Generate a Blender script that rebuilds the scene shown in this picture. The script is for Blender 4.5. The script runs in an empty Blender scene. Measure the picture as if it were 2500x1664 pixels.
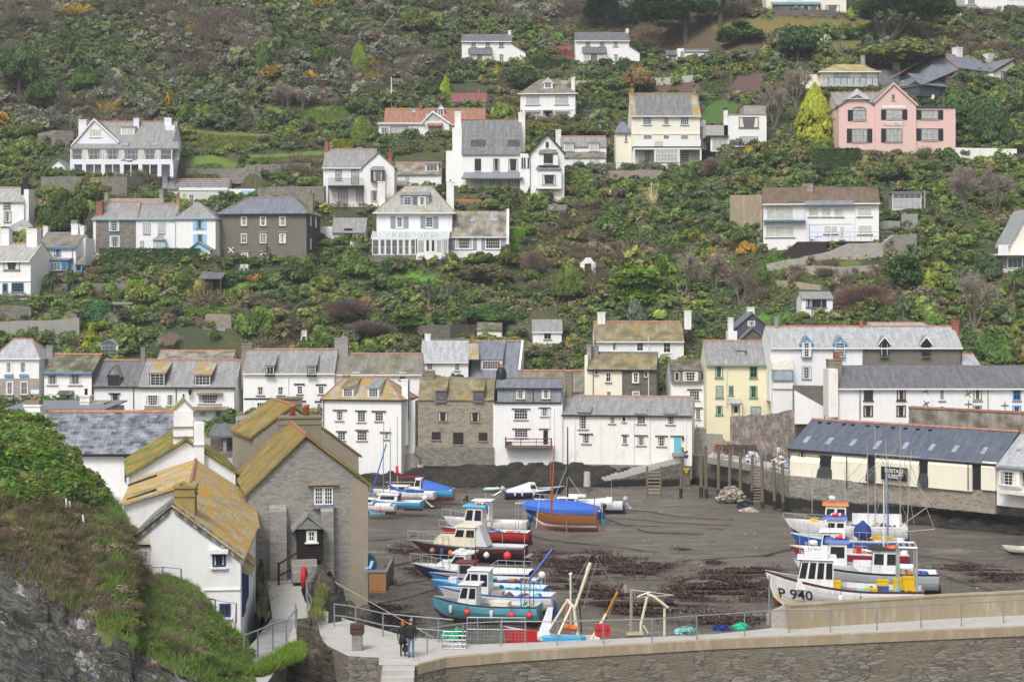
import bpy,math,random
import numpy as np
from mathutils import Vector,Matrix
R=math.radians
random.seed(7)
RS=np.random.RandomState(11)
C=bpy.context.scene.collection
SC=bpy.context.scene
# camera, sky, sun, exposure
F,CX,CY,H=4000.0,1250.0,760.0,21.0
cam=bpy.data.cameras.new('camera');camo=bpy.data.objects.new('camera',cam);C.objects.link(camo)
camo.location=(0,0,H);camo.rotation_euler=(R(90),0,0)
cam.sensor_fit='HORIZONTAL';cam.sensor_width=36.0;cam.lens=F/2500*36
cam.shift_y=-(832-CY)/2500;cam.clip_start=0.5;cam.clip_end=3000
SC.camera=camo
w=bpy.data.worlds.new('World');SC.world=w;w.use_nodes=True
nt=w.node_tree;bg=nt.nodes['Background']
sky=nt.nodes.new('ShaderNodeTexSky');sky.sky_type='NISHITA';sky.sun_disc=False
SUN_EL,SUN_AZ=R(52),R(205)
sky.sun_elevation=SUN_EL;sky.sun_rotation=SUN_AZ;sky.dust_density=6.0;sky.air_density=1.2
hs=nt.nodes.new('ShaderNodeHueSaturation');hs.inputs['Saturation'].default_value=0.28
nt.links.new(sky.outputs[0],hs.inputs['Color']);nt.links.new(hs.outputs[0],bg.inputs['Color'])
bg.inputs['Strength'].default_value=0.13
sl=bpy.data.lights.new('sun','SUN');sl.energy=1.5;sl.angle=R(16);sl.color=(1.0,0.97,0.93)
so=bpy.data.objects.new('sun',sl);C.objects.link(so)
sd=Vector((math.sin(SUN_AZ)*math.cos(SUN_EL),math.cos(SUN_AZ)*math.cos(SUN_EL),math.sin(SUN_EL)))
so.rotation_euler=sd.to_track_quat('Z','Y').to_euler();so.location=(-60,-40,120)
SC.view_settings.view_transform='Standard';SC.view_settings.look='None'
SC.view_settings.exposure=0.28;SC.view_settings.gamma=1.0
SC.cycles.max_bounces=5;SC.cycles.diffuse_bounces=3;SC.cycles.glossy_bounces=2;SC.cycles.transparent_max_bounces=8
# words used many times
aa,ab,ac,ai,ak,ag,ad,ae,af,aj,ah,aF,am,aG,ao,aQ,aq,aA,aN,al,aU,ap,au,av,be,aE,aB,ar,aD,aI,a7,bq,aR,aC,bx,aK,aO,aV,bC,aH,a3,bo,aW,aM,aw,aJ,bi,bG,aS,bJ,bK,bL,bT,bb,aP,aZ,bc,a5,aL,aX,bd,bQ,bn,bM,a4,aT,a6,by,b3,b4,bN,bO,bt,bA,bB,a8,bu,bj,bP,bv,b2,a9,bF,bl,aY,ba,bD,cJ,b5,cK,bf,cL,bR,cz,bE,bH,bU,bz,c3,cA,cB,cC,dA,bV,bW,bS,bX,bY,b6,cv,bZ,cO,b7,ci,de,dh,dB,di,dj,cj,b8,bI,dC,dK,cn,ce,cf,cP,cD,b9,cH,c5,dL,cE,cg,cQ,dM,dt,ea,ec,ee,du,ct,c6,cI,c7,cd,dU,eK,dD,c8,do,cR,dq,c9,da,cS,ef,eg,dV,cT,eh,cF,db,cU,dc,eL,cM,cN,eM,dE,ei,dr,ej,cV,cG,eN,dd,cW,eO,ek,dF,cX,cY,dv,em,dl,en,dN,eo,dW,dm,dX,eA,ep,dZ,eq,d0,dO,dG,er,dP,es,et,d1,d2,dH,d3,dQ,eB,cZ,dI,eC,eD,dw,eu,dR,d4,ev,dS,dJ,ew,dT,ex,d5,dn,eE,eF,eG,d6,eH,d7,d8,eI,d9,ey,eJ,ez='white_wall','white_paint','b_white','round','house','glass_mid','white_render','black_paint','slate_grey','concrete','glass_light','tree','brown_trim','ridge','dark_brown','wall','blue_trim','b_black','alloy','lightblue_trim','hedge','pale_concrete','slate_dark','glass_dark','palm','pale_wood','stone_wall','chimney_stone','slate_blue','structure','shrub','bare','b_royal','white_stain','cone','cream_wall','teal_trim','old_wood','lead','slate_brown','b_cream','b_red','b_ltgrey','metal_grey','chimney_lichen','stone_brown','b_navy','ball','slate_pale','roof','post','twig','rope','b_maroon','fishing_boat','dark_render','navy_trim','green_trim','grey_blue_trim','maroon_paint','red_brick','spiky','b_yellow','Object','lilac_render','palecream_wall','slate_olive','bay_roof','layer','b_sky','b_dark','b_rust','Base Color','Roughness','pink_wall','slate_yellow','stone_pale','glass_cream','foliage','brown_rock','lintel','balcony_rail','b_orange','cloth_black','Specular IOR Level','offwhite_paint','terracotta','turf','shutter','shed','string_course','sign','lifebuoy','b_hot','tan_concrete','orange_wood','rope_pale','balcony_floor','body','b_teal','b_grey','b_pink','Math','yellow_wall','slate_mossy','slate_mottle','stone_house','under_stone','glass_roof','skylight','ridge_tiles','fascia','porch_roof','lettering','chair','steps','seat','trunk','crown','tarp_blue','tarp_white','sailing_yacht','shoe','Color','grey_render','slate_streak','slate_lichen','red_tile','navy_slate','netloft_stone','weed_rock','chimney','ledge','porch_post','garden_chair','handrail','stuff','pampas','rail','mast','lamp','b_blue','orange_spar','varnish','b_pinkhot','railing','ShaderNodeTexCoord','Mapping','Scale','TexNoise','sage_board','teal_door','fore_lichen','fore_moss','hang_slate','stone_dark','loft_render','paving','gutter','parapet','side_window','plinth','balcony_panel','porch_wall','chimney_cap','lower_wall','table','wall_lantern','render_panel','frame','backrest','ladder','b_rustred','b_crim','rust_yellow','motor_cruiser','radar','sail_cover','a_frame_leg','brace','stones','net_heap','sign_yellow','cloth_brown','material_index','use_smooth','Principled BSDF','VectorMath','MULTIPLY_ADD','TexVoronoi','SeparateXYZ','Material Output','slate_multi','fore_grey','fore_green','maroon_tile','brown_tile','yellow_tile','museum_slate','harbour_stone','quay_stone','pink_plaster','cliff_rock','bargeboard','chimney_pot','dormer_roof','harbour_floor','garage_wall','render_strip','end_stack','conservatory_roof','parapet_gable','side_wing','side_wall','catslide_house','porch_base','terrace_rail','recess_wall','greenhouse','porch_canopy','porch_bracket','stone_base','balcony_post','roof_light','window_hood','window_surround','back_wall','pine_tree','bark_dark','summerhouse','tarp_navy','rowing_boat','gantry_beam','outrigger','derrick_tip','stone_heap','maroon_dk','cloth_blue'
# measuring: photo pixel + distance -> point in the place
def P(px,py,Y):return Vector(((px-CX)*Y/F,Y,H-(py-CY)*Y/F))
TILES={0:(0,0,1),1:(0,200,3.564),2:(600,200,3.564),3:(1100,40,3.564),4:(1860,0,3.564),5:(0,430,3.681),6:(760,420,3.564),7:(1340,420,3.564),8:(1780,440,3.272),9:(0,780,3.8),10:(560,760,3.681),11:(1000,740,3.272),12:(1640,740,2.7395),13:(0,960,2.227),14:(520,1000,2.6125),15:(880,1140,3.564),16:(1400,1100,3.409),17:(1860,1160,3.564),18:(1880,1160,4.9),19:(1000,1230,5.228),20:(880,1140,9.817),21:(1200,1150,7.3625),22:(1260,1330,5.1217),23:(1640,1000,6.031),24:(560,1380,4.207),25:(0,0,3.681),26:(580,0,3.57),27:(1380,0,4.062),28:(1960,380,3.135),29:(1460,200,4.363),30:(340,600,3.681)}
def S(t,x,y):ox,oy,s=TILES[t];return ox+x/s,oy+y/s
def sstep(a,b,x):t=min(1,max(0,(x-a)/(b-a)));return t*t*(3-2*t)
def e7(py):return H*F/(py-CY)
def yz(py,z):return(H-z)*F/(py-CY)
def shore(X):return 200-16*sstep(24,46,X)
_n=[(RS.uniform(.02,.12),RS.uniform(.02,.12),RS.uniform(0,6.3),RS.uniform(.2,.55))for _ in range(9)]
def hz(X,Y):
 b=3.6+max(0.0,0.55*(Y-shore(X)-1.0))
 if Y>shore(X)+6:
  k=min(1,(Y-shore(X)-6)/25)
  b+=k*sum(a*math.sin(fx*X*2+fy*Y*2+p)for fx,fy,p,a in _n)*0.55
 if Y>395:b-=0.25*(Y-395)
 return b
def Yh(px,py):
 y=186.0
 while y<460:
  p=P(px,py,y)
  if p.z<=hz(p.x,p.y):return y
  y+=0.5
 return 460.0
def HP(t,x,y):px,py=S(t,x,y);Y=Yh(px,py);return P(px,py,Y)
# objects
def tag(o,label=None,cat=None,group=None,kind=None):
 if label:o['label']=label
 if cat:o['category']=cat
 if group:o['group']=group
 if kind:o['kind']=kind
 return o
def empty(name,loc=(0,0,0),rz=0,label=None,cat=None,group=None):
 o=bpy.data.objects.new(name,None);C.objects.link(o);o.location=loc;o.rotation_euler=(0,0,rz)
 o.empty_display_size=0.5
 return tag(o,label,cat,group)
def copy_tree(o,parent=None):
 c=o.copy();C.objects.link(c)
 if parent:c.parent=parent
 for ch in list(o.children):copy_tree(ch,c)
 return c
class MB:
 def __init__(s):s.v=[];s.f=[];s.m=[]
 def poly(s,pts,mi=0):
  n=len(s.v);s.v+=[tuple(p)for p in pts];s.f.append(tuple(range(n,n+len(pts))));s.m.append(mi)
 def solid(s,a,b,mi=0,me=None):
  """two matching rings of points joined into a closed solid; a's outline is seen counter-clockwise from outside a"""
  n=len(s.v);k=len(a);s.v+=[tuple(p)for p in a]+[tuple(p)for p in b]
  s.f.append(tuple(range(n,n+k)));s.m.append(mi)
  s.f.append(tuple(range(n+2*k-1,n+k-1,-1)));s.m.append(mi)
  for i in range(k):
   j=(i+1)%k
   s.f.append((n+i,n+k+i,n+k+j,n+j));s.m.append(mi if me is None else me)
  return s
 def box(s,x0,x1,y0,y1,z0,z1,mi=0):
  return s.solid([(x0,y0,z0),(x1,y0,z0),(x1,y0,z1),(x0,y0,z1)],[(x0,y1,z0),(x1,y1,z0),(x1,y1,z1),(x0,y1,z1)],mi)
 def ext(s,prof,axis,a,b,mi=0,me=None):
  """extrude a 2-D profile: axis 'x' -> profile in (y,z); 'y' -> (x,z); 'z' -> (x,y)"""
  f={'x':lambda p,c:(c,p[0],p[1]),'y':lambda p,c:(p[0],c,p[1]),'z':lambda p,c:(p[0],p[1],c)}[axis]
  return s.solid([f(p,a)for p in prof],[f(p,b)for p in prof],mi,me)
 def tube(s,pts,r,n=6,mi=0,r1=None,cap=True):
  pts=[Vector(p)for p in pts];k=len(pts);base=len(s.v)
  for i,p in enumerate(pts):
   d=(pts[min(i+1,k-1)]-pts[max(i-1,0)]).normalized()
   u=d.cross(Vector((0,0,1))if abs(d.z)<.95 else Vector((1,0,0))).normalized();v=d.cross(u)
   rr=r if r1 is None else r+(r1-r)*i/max(1,k-1)
   for j in range(n):
    a=2*math.pi*j/n
    s.v.append(tuple(p+u*(rr*math.cos(a))+v*(rr*math.sin(a))))
  for i in range(k-1):
   for j in range(n):
    a=base+i*n+j;b=base+i*n+(j+1)%n
    s.f.append((a,b,b+n,a+n));s.m.append(mi)
  if cap:
   s.f.append(tuple(range(base+n-1,base-1,-1)));s.m.append(mi)
   s.f.append(tuple(range(base+(k-1)*n,base+k*n)));s.m.append(mi)
  return s
 def lathe(s,prof,c=(0,0,0),n=12,mi=0):
  base=len(s.v);k=len(prof)
  for r,z in prof:
   for j in range(n):
    a=2*math.pi*j/n;s.v.append((c[0]+r*math.cos(a),c[1]+r*math.sin(a),c[2]+z))
  for i in range(k-1):
   for j in range(n):
    a=base+i*n+j;b=base+i*n+(j+1)%n
    s.f.append((a,b,b+n,a+n));s.m.append(mi)
  s.f.append(tuple(range(base+n-1,base-1,-1)));s.m.append(mi)
  s.f.append(tuple(range(base+(k-1)*n,base+k*n)));s.m.append(mi)
  return s
 def ball(s,c,r,n=10,k=7,mi=0,sc=(1,1,1)):
  base=len(s.v)
  for i in range(k+1):
   t=math.pi*(0.02+0.96*i/k)
   for j in range(n):
    a=2*math.pi*j/n
    s.v.append((c[0]+r*sc[0]*math.sin(t)*math.cos(a),c[1]+r*sc[1]*math.sin(t)*math.sin(a),c[2]-r*sc[2]*math.cos(t)))
  for i in range(k):
   for j in range(n):
    a=base+i*n+j;b=base+i*n+(j+1)%n
    s.f.append((a,b,b+n,a+n));s.m.append(mi)
  s.f.append(tuple(range(base+n-1,base-1,-1)));s.m.append(mi)
  s.f.append(tuple(range(base+k*n,base+k*n+n)));s.m.append(mi)
  return s
 def torus(s,c,R_,r,axis='y',n=20,k=8,mi=0,mf=None):
  base=len(s.v)
  for i in range(n):
   a=2*math.pi*i/n
   for j in range(k):
    b=2*math.pi*j/k;q=R_+r*math.cos(b);x,y,z=q*math.cos(a),r*math.sin(b),q*math.sin(a)
    if axis=='z':x,y,z=x,z,y
    if axis=='x':x,y,z=y,x,z
    s.v.append((c[0]+x,c[1]+y,c[2]+z))
  for i in range(n):
   for j in range(k):
    s.f.append((base+i*k+j,base+i*k+(j+1)%k,base+((i+1)%n)*k+(j+1)%k,base+((i+1)%n)*k+j))
    s.m.append(mi if mf is None else mf(i/n))
  return s
 def build(s,name,mats,parent=None,loc=(0,0,0),rz=0,smooth=False,fix=True):
  me=bpy.data.meshes.new(name);me.from_pydata(s.v,[],s.f)
  if not isinstance(mats,(list,tuple)):mats=[mats]
  for m in mats:me.materials.append(m)
  if len(mats)>1:me.polygons.foreach_set(dv,s.m)
  if smooth:me.polygons.foreach_set(em,[True]*len(s.f))
  uv=me.uv_layers.new(name='UVMap').data
  for p in me.polygons:
   nx,ny,nz=p.normal;h=math.hypot(nx,ny)
   if h<1e-3:t=(1,0,0);b=(0,1,0)
   else:
    t=(-ny/h,nx/h,0)
    b=(-nx*nz/h,-ny*nz/h,h)
   for li in p.loop_indices:
    q=me.vertices[me.loops[li].vertex_index].co
    uv[li].uv=(q.x*t[0]+q.y*t[1],q.x*b[0]+q.y*b[1]+q.z*b[2])
  o=bpy.data.objects.new(name,me);C.objects.link(o);o.location=loc;o.rotation_euler=(0,0,rz)
  if parent:o.parent=parent
  return o
def npmesh(name,V,Fq,col,mats,smooth=False,k=4):
 """fast mesh from arrays: V (n,3), Fq (m,k) and one colour per vertex"""
 me=bpy.data.meshes.new(name);n,m=len(V),len(Fq)
 me.vertices.add(n);me.vertices.foreach_set('co',np.ascontiguousarray(V,dtype=np.float32).ravel())
 me.loops.add(m*k);me.loops.foreach_set('vertex_index',np.ascontiguousarray(Fq,dtype=np.int32).ravel())
 me.polygons.add(m);me.polygons.foreach_set('loop_start',np.arange(0,m*k,k,dtype=np.int32))
 me.update(calc_edges=True)
 if smooth:me.polygons.foreach_set(em,np.ones(m,dtype=bool))
 if col is not None:
  a=me.color_attributes.new('Col','FLOAT_COLOR','POINT');cc=np.ones((n,4),np.float32);cc[:,:3]=col
  a.data.foreach_set('color',cc.ravel())
 for mt in(mats if isinstance(mats,(list,tuple))else[mats]):me.materials.append(mt)
 me.validate()
 return me
def link(name,me,parent=None,loc=(0,0,0),rz=0,sc=None):
 o=bpy.data.objects.new(name,me);C.objects.link(o);o.location=loc;o.rotation_euler=(0,0,rz)
 if sc:o.scale=sc if isinstance(sc,(tuple,list))else(sc,sc,sc)
 if parent:o.parent=parent
 return o
def text(name,body,size,mat,parent,loc,rot,sx=1.0,ext=0.012,align='CENTER'):
 cu=bpy.data.curves.new(name,'FONT');cu.body=body;cu.size=size;cu.extrude=ext;cu.align_x=align;cu.align_y='CENTER'
 cu.resolution_u=3;cu.offset=size*0.006
 t=bpy.data.objects.new(name,cu);C.objects.link(t)
 me=bpy.data.meshes.new_from_object(t.evaluated_get(bpy.context.evaluated_depsgraph_get()))
 bpy.data.objects.remove(t);me.materials.clear();me.materials.append(mat)
 o=bpy.data.objects.new(name,me);C.objects.link(o);o.parent=parent;o.location=loc;o.rotation_euler=rot;o.scale=(sx,1,1)
 return o
 # materials (all procedural)
M={}
def nodes(name):
 m=bpy.data.materials.new(name);m.use_nodes=True;M[name]=m
 nt=m.node_tree;return m,nt,nt.nodes[dl]
def nn(nt,typ,**kw):
 n=nt.nodes.new('ShaderNode'+typ)
 for k,v in kw.items():
  if k in n.inputs:
   if hasattr(v,'is_linked')or hasattr(v,'links'):nt.links.new(v,n.inputs[k])
   else:n.inputs[k].default_value=v
  else:setattr(n,k,v)
 return n
def c4(c):return(c[0],c[1],c[2],1)
def ramp(nt,fac,stops):
 r=nt.nodes.new('ShaderNodeValToRGB');e=r.color_ramp.elements
 while len(e)<len(stops):e.new(0.5)
 for i,(p,c)in enumerate(stops):e[i].position=p;e[i].color=c4(c)if not isinstance(c,(int,float))else(c,c,c,1)
 nt.links.new(fac,r.inputs[0]);return r.outputs[0]
def mix(nt,fac,a,b,mode='MIX'):
 n=nt.nodes.new('ShaderNodeMix');n.data_type='RGBA';n.blend_type=mode
 for sock,v in((n.inputs[0],fac),(n.inputs[6],a),(n.inputs[7],b)):
  if hasattr(v,'links'):nt.links.new(v,sock)
  elif isinstance(v,(int,float)):sock.default_value=v
  else:sock.default_value=c4(v)
 return n.outputs[2]
def coord(nt,kind=bM,scale=(1,1,1),rot=(0,0,0)):
 tc=nt.nodes.new(cd);mp=nn(nt,dU);mp.inputs[eK].default_value=scale;mp.inputs['Rotation'].default_value=rot
 nt.links.new(tc.outputs[kind],mp.inputs[0]);return mp.outputs[0]
def noise(nt,vec,scale,detail=4,rough=.6):return nn(nt,dD,Vector=vec,Scale=scale,Detail=float(detail),Roughness=rough).outputs[0]
def bump(nt,bs,h,st,dist=.05):
 b=nn(nt,'Bump',Height=h,Strength=st,Distance=dist);nt.links.new(b.outputs[0],bs.inputs['Normal'])
def paint(name,c,rough=.55,var=.12,sc=.8,bmp=.15,bsc=5,dirt=None,damt=.35,spec=.3,metal=0):
 m,nt,bs=nodes(name);v=coord(nt)
 n1=noise(nt,v,sc,5,.65)
 col=mix(nt,n1,[x*(1-var)for x in c],[min(.92,x*(1+var))for x in c])
 if dirt:
  v2=coord(nt,scale=(1.6,1.6,.35));n2=noise(nt,v2,1.1,6,.7)
  col=mix(nt,ramp(nt,n2,[(.5,0.0),(.72,damt)]),col,dirt)
 nt.links.new(col,bs.inputs[bt]);bs.inputs[bA].default_value=rough
 bs.inputs[aY].default_value=spec;bs.inputs['Metallic'].default_value=metal
 if bmp:bump(nt,bs,noise(nt,v,bsc,4),bmp,.04)
 return m
def slate(name,ca,cb,lich=None,lam=.3,lsc=.35,bw=.38,bh=.24,moss=None,mam=.2,rough=.62,nz=.5):
 m,nt,bs=nodes(name);v=coord(nt,'UV')
 br=nn(nt,'TexBrick',Vector=v,Color1=c4(ca),Color2=c4(cb),Mortar=c4([x*.35 for x in ca]),Scale=1.0)
 br.inputs['Mortar Size'].default_value=.012;br.inputs['Brick Width'].default_value=bw;br.inputs['Row Height'].default_value=bh
 br.offset=.5;br.inputs['Bias'].default_value=-.1
 n1=noise(nt,v,2.2,5,.7)
 col=mix(nt,nz,br.outputs[0],mix(nt,ramp(nt,n1,[(.3,0.0),(.7,1.0)]),[x*.6 for x in ca],[min(.8,x*1.45)for x in cb]),'MIX')
 vs=coord(nt,'UV',(2.2,.35,1)if nz>.4 else(1.4,1.1,1));n3=noise(nt,vs,1.0,5,.7)
 col=mix(nt,ramp(nt,n3,[(.42,0.0),(.7,.55)]),col,[min(.75,x*1.7)for x in cb])
 if moss:
  n4=noise(nt,v,.55,6,.7);col=mix(nt,ramp(nt,n4,[(.58-mam*.5,0.0),(.72-mam*.4,.9)]),col,moss)
 if lich:
  n2=noise(nt,v,lsc,7,.72);lc=mix(nt,mix(nt,.5,noise(nt,v,5,3),br.outputs[0]),[x*.5 for x in lich],[min(1,x*1.2)for x in lich])
  col=mix(nt,ramp(nt,n2,[(.62-lam*.45,0.0),(.70-lam*.4,.92)]),col,lc)
 nt.links.new(col,bs.inputs[bt]);bs.inputs[bA].default_value=rough;bs.inputs[aY].default_value=.35
 h=mix(nt,.5,br.outputs[1],noise(nt,v,7,3));nb=nn(nt,'Invert',Color=h).outputs[0]
 bump(nt,bs,nb,.5,.03)
 return m
def rubble(name,cols,mortar,sx=2.2,sy=7.0,bmp=.6,weed=None,edge=.06,rough=.85,wash=None,wsc=.6):
 """stone laid in rough courses; 'weed' darkens below a tide mark at local z"""
 m,nt,bs=nodes(name);v0=coord(nt,'UV')
 wob=nn(nt,dD,Vector=v0,Scale=1.3,Detail=3.0);va=nn(nt,en,operation=dN)
 nt.links.new(wob.outputs[1],va.inputs[0]);va.inputs[1].default_value=(.30,.07,0);nt.links.new(v0,va.inputs[2])
 mp=nn(nt,dU);mp.inputs[eK].default_value=(sx,sy,1);nt.links.new(va.outputs[0],mp.inputs[0]);v=mp.outputs[0]
 vo=nn(nt,eo,Vector=v,Scale=1.0);vo.feature='F1'
 ve=nn(nt,eo,Vector=v,Scale=1.0);ve.feature='DISTANCE_TO_EDGE'
 sep=nn(nt,'SeparateColor',Color=vo.outputs[dK])
 k=len(cols);col=ramp(nt,sep.outputs[0],[(.12+.76*i/(k-1),c)for i,c in enumerate(cols)])
 n1=noise(nt,v0,.7,6,.7);col=mix(nt,ramp(nt,n1,[(.3,.0),(.75,.6)]),col,[min(.8,x*1.3)for x in cols[-1]])
 n5=noise(nt,v0,9,4,.7);col=mix(nt,.35,col,mix(nt,n5,[x*.5 for x in cols[0]],cols[-1]))
 ed=ramp(nt,ve.outputs['Distance'],[(.0,1.0),(edge,.0)])
 col=mix(nt,ed,col,mortar)
 if wash:col=mix(nt,ramp(nt,noise(nt,v0,wsc,7,.78),[(.5,0.0),(.58,.75)]),col,wash)
 if weed:
  z0,z1,wc=weed;tc=nt.nodes.new(cd);sx_=nn(nt,dW,Vector=tc.outputs[bM])
  zz=nn(nt,'MapRange',Value=sx_.outputs[2]);zz.inputs[1].default_value=z0;zz.inputs[2].default_value=z1;zz.inputs[3].default_value=1.2;zz.inputs[4].default_value=-.2
  nz=nn(nt,dA,operation='ADD');nt.links.new(zz.outputs[0],nz.inputs[0]);nm=nn(nt,dA,operation='MULTIPLY');nm.inputs[1].default_value=.9
  ns=nn(nt,dA,operation='SUBTRACT');nt.links.new(noise(nt,coord(nt,scale=(1.2,1.2,.5)),.8,5,.7),ns.inputs[0]);ns.inputs[1].default_value=.5
  nt.links.new(ns.outputs[0],nm.inputs[0]);nt.links.new(nm.outputs[0],nz.inputs[1])
  col=mix(nt,ramp(nt,nz.outputs[0],[(.35,0.0),(.6,.95)]),col,wc)
 nt.links.new(col,bs.inputs[bt]);bs.inputs[bA].default_value=rough;bs.inputs[aY].default_value=.25
 hh=nn(nt,dA,operation='MINIMUM');nt.links.new(ve.outputs['Distance'],hh.inputs[0]);hh.inputs[1].default_value=.15
 h2=mix(nt,.4,hh.outputs[0],n5);bump(nt,bs,h2,bmp,.12)
 return m
def glass(name,c,rough=.06,spec=.6):
 m,nt,bs=nodes(name);v=coord(nt);n1=noise(nt,v,1.7,2)
 nt.links.new(mix(nt,n1,[x*.5 for x in c],[min(.8,x*1.5)for x in c]),bs.inputs[bt])
 bs.inputs[bA].default_value=rough;bs.inputs[aY].default_value=spec;return m
def attrmat(name,rough=.75,spec=.2,sc=1.5,var=.25,trans=0.0,gain=1.0):
 m,nt,bs=nodes(name);a=nn(nt,'Attribute');a.attribute_name='Col'
 n1=noise(nt,coord(nt),sc,4,.7);k=ramp(nt,n1,[(.25,gain*(1-var)),(.75,gain*(1+var))])
 c=mix(nt,1.0,a.outputs[0],k,'MULTIPLY');nt.links.new(c,bs.inputs[bt])
 bs.inputs[bA].default_value=rough;bs.inputs[aY].default_value=spec
 if trans:
  t=nn(nt,'BsdfTranslucent',Color=c);x=nn(nt,'MixShader');x.inputs[0].default_value=trans;nt.links.new(bs.outputs[0],x.inputs[1]);nt.links.new(t.outputs[0],x.inputs[2])
  nt.links.new(x.outputs[0],nt.nodes[dm].inputs[0])
 return m
WH=(.80,.80,.80)
paint(aa,WH,.75,.05,.7,.5,4.5,dirt=(.54,.52,.46),damt=.30)
paint(ad,(.80,.80,.80),.7,.03,.4,.08,9,dirt=(.55,.54,.50),damt=.32)
paint(aC,(.79,.78,.75),.8,.06,.6,.5,4,dirt=(.55,.44,.28),damt=.5)
paint(a4,(.74,.75,.82),.7,.03,.4,.08,9)
paint(aK,(.80,.76,.62),.75,.05,.6,.25,5,dirt=(.5,.46,.36),damt=.2)
paint(aT,(.80,.77,.66),.75,.04,.6,.12,7,dirt=(.6,.56,.46),damt=.15)
paint(bV,(.78,.72,.50),.75,.04,.6,.15,7,dirt=(.55,.5,.36),damt=.12)
paint(bB,(.72,.50,.46),.75,.05,.5,.1,8,dirt=(.62,.47,.42),damt=.3)
paint(cn,(.17,.16,.135),.85,.14,1.2,.3,14,dirt=(.10,.10,.08),damt=.5)
paint(aZ,(.06,.062,.066),.85,.15,1.2,.3,12)
paint(c8,(.56,.60,.55),.7,.03,.5,0)
paint(aj,(.30,.29,.27),.85,.14,.9,.2,6,dirt=(.18,.17,.15),damt=.5)
paint(ap,(.44,.43,.41),.85,.1,.7,.15,6,dirt=(.28,.27,.24),damt=.5)
paint(bE,(.33,.27,.185),.85,.14,.6,.2,5,dirt=(.52,.47,.40),damt=.75)
paint(ae,(.018,.019,.022),.45,.1,2,0)
paint(ab,(.80,.80,.79),.4,.03,2,0)
paint(ba,(.72,.68,.56),.5,.06,2,.1)
paint(aq,(.10,.30,.62),.5,.06,2,0)
paint(al,(.30,.56,.80),.5,.05,2,0)
paint(bc,(.03,.06,.19),.45,.1,2,0)
paint(do,(.13,.47,.56),.5,.05,1.5,0)
paint(aO,(.10,.22,.29),.5,.05,1.5,0)
paint(a5,(.16,.30,.17),.5,.05,1.5,0)
paint(aL,(.26,.31,.38),.6,.05,1.5,0)
paint(am,(.085,.05,.035),.5,.15,2,0)
paint(ao,(.028,.021,.019),.6,.2,2,.1)
paint(bH,(.33,.16,.07),.5,.12,2,0)
paint(aX,(.17,.03,.035),.5,.1,2,0)
paint(bD,(.44,.15,.08),.75,.2,2.5,.2,8,dirt=(.28,.2,.14),damt=.4)
paint(bd,(.30,.12,.08),.8,.3,4,.4,8)
paint(aV,(.16,.125,.095),.85,.3,3,.3,10,dirt=(.10,.12,.05),damt=.5)
paint(aE,(.36,.30,.22),.8,.2,3,.2,10)
paint(bC,(.20,.21,.24),.5,.15,1.5,0)
paint(aM,(.27,.29,.31),.45,.12,4,0,metal=.3)
paint(aN,(.48,.49,.49),.4,.1,4,0,metal=.4)
paint(bT,(.10,.085,.065),.9,.3,6,.3)
paint(bU,(.34,.32,.27),.9,.2,6,.2)
paint(aw,(.30,.24,.10),.9,.3,1.5,.5,6,dirt=(.45,.27,.04),damt=.8)
paint(ar,(.23,.20,.15),.9,.25,1.5,.6,6,dirt=(.30,.27,.17),damt=.5)
slate(af,(.17,.175,.18),(.25,.25,.245),lich=(.28,.27,.22),lam=.08,lsc=.5)
slate(aS,(.25,.265,.285),(.36,.37,.385),lich=(.34,.33,.27),lam=.05)
slate(aD,(.105,.12,.15),(.17,.185,.22))
slate(au,(.075,.08,.09),(.14,.145,.155),lich=(.22,.22,.21),lam=.12,lsc=.4)
slate(dX,(.03,.036,.05),(.25,.26,.30),bw=.62,bh=.34,nz=.1)
slate(ce,(.075,.08,.085),(.19,.195,.20),lich=(.26,.25,.21),lam=.12,lsc=.5)
slate(cf,(.24,.24,.22),(.33,.33,.31),lich=(.46,.31,.06),lam=.12,lsc=.3)
slate(a8,(.25,.24,.20),(.34,.32,.26),lich=(.48,.31,.05),lam=.36,lsc=.6,moss=(.17,.15,.05),mam=.15)
slate(a6,(.22,.19,.12),(.28,.245,.15),lich=(.40,.27,.06),lam=.2,lsc=.4,moss=(.12,.105,.055),mam=.35)
slate(aH,(.15,.14,.115),(.21,.195,.16),lich=(.26,.24,.15),lam=.15,moss=(.09,.085,.045),mam=.2)
slate(bW,(.17,.16,.13),(.25,.235,.19),moss=(.055,.055,.025),mam=.42,lich=(.3,.27,.16),lam=.15)
slate(bS,(.24,.22,.18),(.32,.30,.25),moss=(.10,.085,.06),mam=.32)
slate(eA,(.10,.095,.085),(.24,.235,.21),bw=.46,bh=.30,nz=.3,lich=(.33,.29,.2),lam=.1)
slate(cR,(.20,.19,.155),(.48,.45,.37),lich=(.74,.41,.015),lam=.37,lsc=1.0,moss=(.25,.22,.13),mam=.2,bw=.46,bh=.30,nz=.35)
slate(dq,(.14,.115,.06),(.36,.28,.13),lich=(.40,.215,.035),lam=.36,lsc=.8,moss=(.10,.135,.025),mam=.34,bw=.42,bh=.30,nz=.35)
slate(ep,(.11,.10,.06),(.30,.26,.14),lich=(.48,.33,.05),lam=.35,lsc=.6,moss=(.075,.115,.02),mam=.55,bw=.42,bh=.30)
slate(cP,(.22,.10,.075),(.30,.145,.105),lich=(.45,.26,.06),lam=.12,lsc=.22)
slate(dZ,(.17,.055,.06),(.21,.075,.08))
slate(eq,(.105,.075,.055),(.16,.115,.08),moss=(.07,.065,.035),mam=.15,bw=.3,bh=.3)
slate(d0,(.33,.28,.13),(.40,.33,.16),moss=(.22,.2,.08),mam=.3)
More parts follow.
